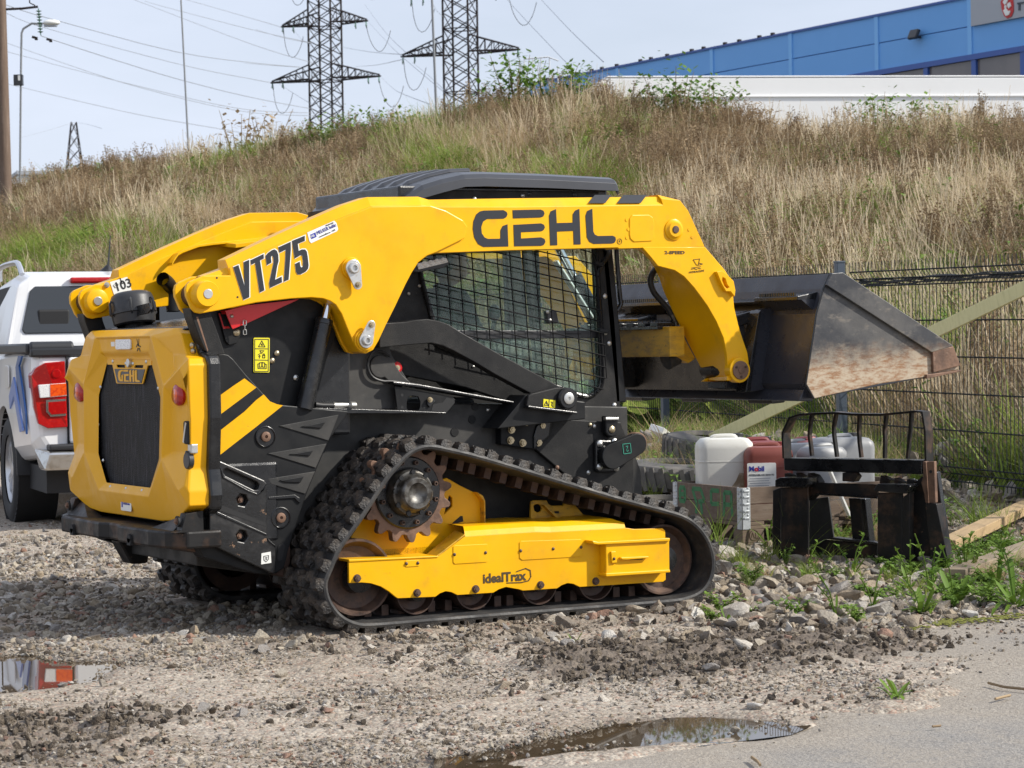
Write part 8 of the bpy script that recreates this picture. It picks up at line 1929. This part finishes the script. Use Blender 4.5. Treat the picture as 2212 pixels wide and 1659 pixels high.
for L in ([(.66, .165), (.66, .085), (.72, .085), (.72, .165), (.66, .165)], [(.66, .125), (.72, .125)], [(.52, .08), (.57, .165), (.47, .165), (.43, .10), (.50, .09)], [(.52, .08), (.53, .02)], [(.47, .09), (.46, .02)], [(.26, .165), (.35, .165), (.35, .085), (.26, .09)], [(.12, .16), (.20, .16), (.20, .09), (.12, .09), (.12, .16)], [(.20, .09), (.21, .02)], [(.12, .09), (.11, .025)]):
    for i in range(len(L) - 1):
        a, b = Vector(L[i]), Vector(L[i + 1]); n = Vector((-(b - a).y, (b - a).x)).normalized() * .013; mbx.prism([a - n, b - n, b + n, a + n], -.0012, .001, 'x')
mbx.build('stencil', M['stencil'], cr_)
for (x0, y0, ax_) in ((.0, .0, 'c'), (1.2, .0, 'd'), (.0, .8, 'l')):
    for k in range(2):
        if (ax_ == 'l' and k == 0): continue
        h = MB()
        if k == 0:
            s_ = 1 if x0 == 0 else -1
            h.box2((x0, y0 - .004, -.045), (x0 + s_ * .052, y0, .193))
            for zz in (.02, .06, .10, .14, .175): h.box((x0 + s_ * .026, y0 - .006, zz), (.036, .005, .012)); h.cyl((x0 + s_ * .036, y0 - .004, zz + .018), (x0 + s_ * .036, y0 - .007, zz + .018), .006, n=8)
        else:
            s_ = -1 if x0 == 0 else 1; sy = 1 if y0 == 0 else -1
            h.box2((x0, y0, -.045), (x0 + s_ * .004, y0 + sy * .052, .193))
            for zz in (.02, .06, .10, .14, .175): h.box((x0 + s_ * .006, y0 + sy * .026, zz), (.005, .036, .012)); h.cyl((x0 + s_ * .004, y0 + sy * .036, zz + .018), (x0 + s_ * .007, y0 + sy * .036, zz + .018), .006, n=8)
        h.build('hinge', M['hinge_zinc'], cr_, .0015)
def can(x, y, w, dp, h, mat, label, rz=0.0, lab=None):
    p = Vector((cc_[0], cc_[1])) + Vector((math.cos(CR), math.sin(CR))) * x + Vector((-math.sin(CR), math.cos(CR))) * y
    o = empty('jerrycan', (p.x, p.y, CZ + .146), CR + rz, label, 'jerrycan', 'plastic jerrycans in the board collar'); mb = MB(); L = []
    for f, z_ in ((.90, 0.0), (.985, .015), (1.0, .05), (.985, h * .5), (1.0, h * .86), (.96, h * .93), (.82, h * .985), (.60, h)):
        L.append([(a, b, z_) for a, b in rrect(-w / 2 * f, -dp / 2 * f, w / 2 * f, dp / 2 * f, .05 * f, 4)])
    mb.loft(L, smooth=True); b_ = mb.build('can_body', mat, o); b_.modifiers.new('crisp', 'EDGE_SPLIT').split_angle = R(50)
    MB().tube(smooth_path([Vector((-.07, 0, h * .97)), Vector((-.06, 0, h + .004)), Vector((.05, 0, h + .006)), Vector((.07, 0, h * .985))], .015)[0], .016, 8).build('handle', mat, o)
    MB().cyl((w * .28, dp * .18, h * .95), (w * .28, dp * .18, h + .022), .030, n=18).build('cap', M['plastic_black'] if lab is None else M['red_can'], o, .003)
    for zz in (h * .30, h * .70): MB().loft([[(a, b, zz - .006) for a, b in rrect(-w / 2 * .997, -dp / 2 * .997, w / 2 * .997, dp / 2 * .997, .05, 4)], [(a, b, zz) for a, b in rrect(-w / 2 * 1.008, -dp / 2 * 1.008, w / 2 * 1.008, dp / 2 * 1.008, .05, 4)], [(a, b, zz + .006) for a, b in rrect(-w / 2 * .997, -dp / 2 * .997, w / 2 * .997, dp / 2 * .997, .05, 4)]], cap=False, smooth=True).build('can_rib', mat, o)
    return o
def plas(name, c, c2): return pm(name, c, .42, layers=[(c2, 4.0, .42, .7, .7)], spec=.4, bumps=[(30., .1, .003)])
M['white_can'] = plas('milky_white_plastic', (.66, .65, .60), (.52, .50, .43)); M['red_can'] = plas('dark_red_plastic', (.165, .022, .022), (.22, .045, .04)); M['brick_can'] = plas('brick_red_plastic', (.20, .050, .036), (.26, .085, .06)); M['grey_can'] = plas('grey_plastic', (.27, .275, .28), (.19, .19, .195)); M['pink_can'] = plas('faded_red_plastic', (.34, .09, .085), (.26, .05, .05))
j = can(.215, .56, .33, .27, .46, M['white_can'], 'big milky white jerrycan with a torn label at the left of the collar', -CT + .05)
MB().prism([(.02, .02), (.135, .02), (.14, .25), (.07, .255), (.05, .21), (.02, .17), (.03, .13), (.01, .10), (.03, .07)], -.1375, -.134).build('torn_label', pm('torn_paper_label', (.26, .20, .13), .8, layers=[((.42, .36, .28), 16., .45, .6, .8)]), j)
can(.50, .66, .28, .24, .43, M['red_can'], 'dark red jerrycan behind the brick red one', -.2)
j = can(.40, .38, .29, .24, .41, M['brick_can'], 'brick red jerrycan with a white and blue label', -CT + .05, 1)
MB().prism(rrect(-.135, .13, .035, .315, .008), -.1225, -.119).build('paper_label', M['white_vinyl'], j)
text('Mobil', 'label_text', M['ink_blue'], j, (-.125, -.1232, .268), (1, 0, 0), (0, 0, 1), .040, squash=1.0, bold=.0014); o_ = text('o', 'label_letter', M['red'], j, (-.0915, -.1238, .268), (1, 0, 0), (0, 0, 1), .040, bold=.0014)
text('MOBILUBE HD 80W-90', 'label_text', M['ink_plain'], j, (-.125, -.1232, .240), (1, 0, 0), (0, 0, 1), .0145)
for k in range(5): MB().box((-.06 - .008 * (k % 2), -.1232, .225 - .014 * k), (.12, .0006, .004)).build('label_line', M['grey_sign'], j)
can(.75, .62, .28, .24, .41, M['grey_can'], 'smaller grey jerrycan half hidden behind the fork frame beam', .1)
can(.86, .68, .27, .23, .42, M['pink_can'], 'faded red jerrycan at the back of the collar', .0)
can(.98, .48, .36, .28, .44, M['grey_can'], 'big grey jerrycan at the right of the collar behind the fork frame', -.15)
can(.70, .25, .26, .22, .40, M['grey_can'], 'light grey jerrycan in the middle of the collar behind the fork frame', .05)
b_ = MB().box((0, 0, .16), (.012, .03, .32)).box((0, 0, .07), (.013, .031, .10)).build('measuring_stick', M['white_vinyl'], None, .002); q = at_ld(1.93, 14.2); b_.location = (q[0], q[1], CZ + .16); b_.rotation_euler = (0, -.45, CR); tag(b_, 'thin white and blue stick leaning between the grey jerrycans', 'stick')
# ---- old tyres, litter, timbers
def tyre(l, d, r, w, tilt, label, rz=0):
    q = at_ld(l, d); o = empty('old_tyre', (q[0], q[1], float(gh(np.array(q[0]), np.array(q[1]), False)) + .0), rz, label, 'tyre', 'old tyres dumped beside the collar')
    t_ = MB().lathe([(0, r * .62), (-.0, r * .66), (.01, r * .80), (.02, r * .93), (.05, r), (w - .05, r), (w - .02, r * .93), (w - .01, r * .80), (w, r * .66), (w, r * .62), (w - .03, r * .60), (w - .03, r * .74), (.03, r * .74), (.03, r * .60), (0, r * .62)], (0, 0, 0), (0, 0, 1), 40).build('carcass', M['old_tyre'], o)
    mb = MB()
    for k in range(34):
        a = 2 * math.pi * k / 34; mb.box((math.cos(a) * r, math.sin(a) * r, w / 2), (.018, .030, w * .78), Matrix.Rotation(a, 3, 'Z') @ Matrix.Rotation(.25, 3, 'X'))
    mb.build('tread', M['old_tyre'], o); t_.rotation_euler = (0, 0, 0); o.rotation_euler = (tilt, tilt * .4, rz); return o
M['old_tyre'] = pm('dusty_old_tyre', (.085, .080, .074), .8, layers=[((.17, .155, .135), 6., .45, .7, .8)], bumps=[(40., .3, .005)])
tyre(1.08, 16.4, .36, .20, .06, 'old dusty tyre lying flat left of the white jerrycan')
tyre(1.42, 17.3, .38, .24, .10, 'old tyre lying behind the white jerrycan and the collar')
tyre(.95, 15.3, .30, .17, .05, 'small worn tyre lying low beside the loader track')
q = at_ld(1.12, 18.4); lt_ = empty('discarded_box', (q[0], q[1], float(gh(np.array(q[0]), np.array(q[1]), False))), .4, 'crumpled white and green box lying on rubble behind the tyres', 'litter')
MB().box((0, 0, .20), (.26, .12, .05), (.3, .35, .2)).build('flap', M['white_vinyl'], lt_, .004); MB().box((.14, -.02, .13), (.22, .16, .09), (.1, .4, -.2)).build('box_side', pm('faded_print', (.36, .36, .26), .7, layers=[((.12, .16, .10), 20., .5, .6, .8)]), lt_, .004)
M['timber'] = pm('raw_yellow_timber', (.44, .31, .165), .75, layers=[((.33, .22, .12), 5., .45, .7, .7, (1, 6, 6))], bumps=[(30., .2, .004)]); M['timber_grey'] = pm('weathered_timber', (.30, .235, .16), .8, layers=[((.18, .14, .10), 5., .45, .7, .7)], bumps=[(30., .2, .004)])
for (a, b, mt, lb) in (((3.22, -.06), (5.1, 1.30), 'timber', 'raw yellow timber lying on the stones right of the fork frame'), ((2.46, -1.05), (3.9, -.18), 'timber_grey', 'weathered timber lying nearest among the weeds at the right edge')):
    a3, b3 = Vector((a[0], a[1], float(gh(np.array(a[0]), np.array(a[1]), False)) + .06)), Vector((b[0], b[1], float(gh(np.array(b[0]), np.array(b[1]), False)) + .07)); d_ = b3 - a3
    o = MB().box((d_.length / 2, 0, 0), (d_.length, .11, .055)).build('timber', M[mt], None, .004); o.location = a3; o.rotation_euler = d_.to_track_quat('X', 'Z').to_euler(); tag(o, lb, 'timber', 'loose timbers by the fence')
# rubble mound behind the tyres and along the fence foot
for k, (l, d, n_, sp) in enumerate(((1.0, 19.2, 60, .55), (1.9, 17.6, 40, .5), (3.0, 16.6, 70, .8), (3.5, 15.6, 50, .6))):
    q = at_ld(l, d); r_ = random.Random(k); P = []; S = []; RT = []
    for i in range(n_):
        a, b = r_.gauss(0, sp), r_.gauss(0, sp * .6); x_, y_ = q[0] + a * FD.x - b * FD.y, q[1] + a * FD.y + b * FD.x; s_ = r_.uniform(.04, .09); P.append((x_, y_, float(gh(np.array(x_), np.array(y_), False)) + s_ * .4 + max(0, .16 * (1 - (a * a + b * b) / sp ** 2)))); S.append((s_, s_, s_)); RT.append((r_.uniform(0, 6), r_.uniform(0, 6), 0))
    scatter('rubble', P, S, RT, sto_c, 'rubble stones heaped at the fence foot')
# ---- weeds one can tell apart
def strap_leaf(mb, p, az, ln, w, up, droop):
    P = []
    for k in range(6):
        t = k / 5.0; P.append(p + Vector((math.cos(az), math.sin(az), 0)) * ln * t * (1 - .25 * up * t) + Vector((0, 0, ln * (up * t - droop * t * t))))
    sd = Vector((-math.sin(az), math.cos(az), 0)); V = []
    for k, c in enumerate(P):
        t = k / 5.0; wk = w * (.35 + 2.4 * t * (1 - t) + .25 * t) * (1 if k < 5 else .05); V += [c - sd * wk + Vector((0, 0, .25 * wk)), c, c + sd * wk + Vector((0, 0, .25 * wk))]
    F = []
    for k in range(5): F += [(3 * k, 3 * k + 1, 3 * k + 4, 3 * k + 3), (3 * k + 1, 3 * k + 2, 3 * k + 5, 3 * k + 4)]
    mb.add(V, F, True)
M['dock'] = leaf_mat('bright_weed_leaf', (.085, .17, .020), (.16, .25, .035), .55)
def rosette(u, v, n_, ln, w, label, seed, stalks=0, mat='dock', grp='green weeds among the stones'):
    q = QZ(I0, [(u, v)], 0.02)[0]; r_ = random.Random(seed); x_, y_ = q; z_ = float(gh(np.array(x_), np.array(y_)))
    o = empty('weed', (x_, y_, z_), 0, label, 'weed', grp)
    for k in range(int(n_ * 1.5)):
        mb = MB(); strap_leaf(mb, Vector((r_.gauss(0, .012), r_.gauss(0, .012), 0)), r_.uniform(0, 6.28), ln * r_.uniform(.6, 1.15), w * .62 * r_.uniform(.7, 1.2), r_.uniform(.5, 1.3), r_.uniform(.2, .75)); mb.build('leaf', M[mat], o)
    for k in range(stalks):
        a = r_.uniform(0, 6.28); h_ = ln * r_.uniform(1.2, 2.0); P = [Vector((0, 0, 0)), Vector((math.cos(a) * .03, math.sin(a) * .03, h_ * .6)), Vector((math.cos(a) * .08, math.sin(a) * .08, h_))]; mb = MB().tube(P, .0035, 4)
        for j_ in range(7): strap_leaf(mb, P[0].lerp(P[2], r_.uniform(.25, 1)), r_.uniform(0, 6.28), ln * .30, w * .7, .8, .4)
        mb.build('stalk', M[mat], o)
for i, (u, v, n_, ln, w, st_, lb) in enumerate(((2062, 1300, 20, .20, .020, 1, 'large bright green dock plant in front of the weathered timber'), (2010, 1288, 12, .16, .018, 3, 'leafy weed just left of the large dock plant'), (1966, 1272, 9, .13, .014, 2, 'low weed under the right foot of the fork frame'), (2192, 1310, 14, .24, .018, 2, 'tall upright dock plant at the right edge'),
    (2150, 1268, 10, .15, .015, 3, 'bushy weed between the two dock plants'), (2085, 1250, 9, .15, .015, 3, 'leafy weed beside the end of the weathered timber'), (1990, 1326, 8, .12, .016, 1, 'broad weed on the edge of the asphalt moss'), (1840, 1252, 8, .12, .012, 3, 'weed before the middle of the fork frame'), (1745, 1248, 6, .10, .010, 2, 'small weed under the left foot of the fork frame'),
    (1935, 1496, 7, .11, .011, 0, 'lone dandelion on the dusty asphalt'), (1806, 1330, 5, .10, .008, 2, 'thin weed on the stones near the mud'), (1885, 1312, 5, .10, .009, 2, 'thin weed midway between mud and fork frame'), (1662, 1195, 6, .14, .012, 1, 'young weed at the pallet foot'), (1590, 1170, 6, .13, .010, 1, 'young weed left of the pallet foot'), (1240, 1378, 6, .05, .006, 0, 'tiny tuft on the gravel below the loader track'), (1570, 1340, 7, .07, .008, 0, 'small tuft on the stones in front of the loader track'))):
    rosette(u, v, n_, ln, w, lb, 200 + i, st_)
def blades(u, v, seed, s, mat, label, n_=26, zr=.02):
    q = QZ(I0, [(u, v)], zr)[0]; o = link('grass_tuft', blade_mesh(seed, n_, .18, .52, .07, .0030, .5, .6), M[mat], None, (q[0], q[1], float(gh(np.array(q[0]), np.array(q[1]))))); o.scale = (s, s, s); return tag(o, label, 'grass tuft', 'grass tufts among the stones')
blades(1548, 1200, 301, 1.0, 'grass', 'tall green grass tuft in front of the loader track'); blades(1530, 1222, 302, .8, 'grass', 'lower green tuft touching the front of the track'); blades(1440, 1105, 303, 1.25, 'dry', 'dry straw tuft between the tyres and the collar', 40); blades(1720, 1222, 304, .9, 'grass', 'grass tuft at the left foot of the fork frame'); blades(2120, 1122, 305, 1.1, 'dry', 'dry grass tuft on the stones beyond the yellow timber'); blades(2190, 1105, 306, 1.2, 'grass', 'green grass tuft right of the yellow timber end'); blades(1905, 1195, 307, .7, 'brown', 'dead brown tuft under the fork frame lower rail', 40)
def twig(pts, r_, label):
    P = [Vector((x_, y_, .010)) for x_, y_ in QZ(I0, pts, 0.0)]; o = MB().tube([p - P[0] for p in P], r_, 5).build('twig', M['brown']); o.location = P[0]; tag(o, label, 'twig', 'twigs on the asphalt')
twig([(2135, 1481), (2170, 1490), (2230, 1496)], .005, 'long dark twig at the right edge of the asphalt'); twig([(2150, 1516), (2165, 1512), (2182, 1508)], .005, 'short dark twig below the long one'); twig([(1624, 1643), (1636, 1652), (1642, 1660)], .005, 'dark twig at the bottom of the asphalt'); twig([(2014, 1576), (2026, 1575), (2032, 1574)], .004, 'tiny dark twig in the middle of the asphalt')
mo = MB(); r_ = random.Random(9)
for (u, v, n_) in ((2000, 1352, 60), (2060, 1345, 80), (2120, 1340, 70), (2170, 1334, 40), (1920, 1360, 40)):
    for k in range(n_):
        q = QZ(I0, [(u + 0, v + 0)], 0.0)[0]; mo.sphere((q[0] + r_.gauss(0, .16), q[1] + r_.gauss(0, .05), .006), r_.uniform(.006, .014), 6, 4, (1, 1, .3))
M['moss'] = pm('yellow_green_moss', (.15, .155, .026), .95, bumps=[(120., .6, .01)]); tag(mo.build('moss', M['moss']), 'strip of yellow green moss along the asphalt edge', kind='stuff')
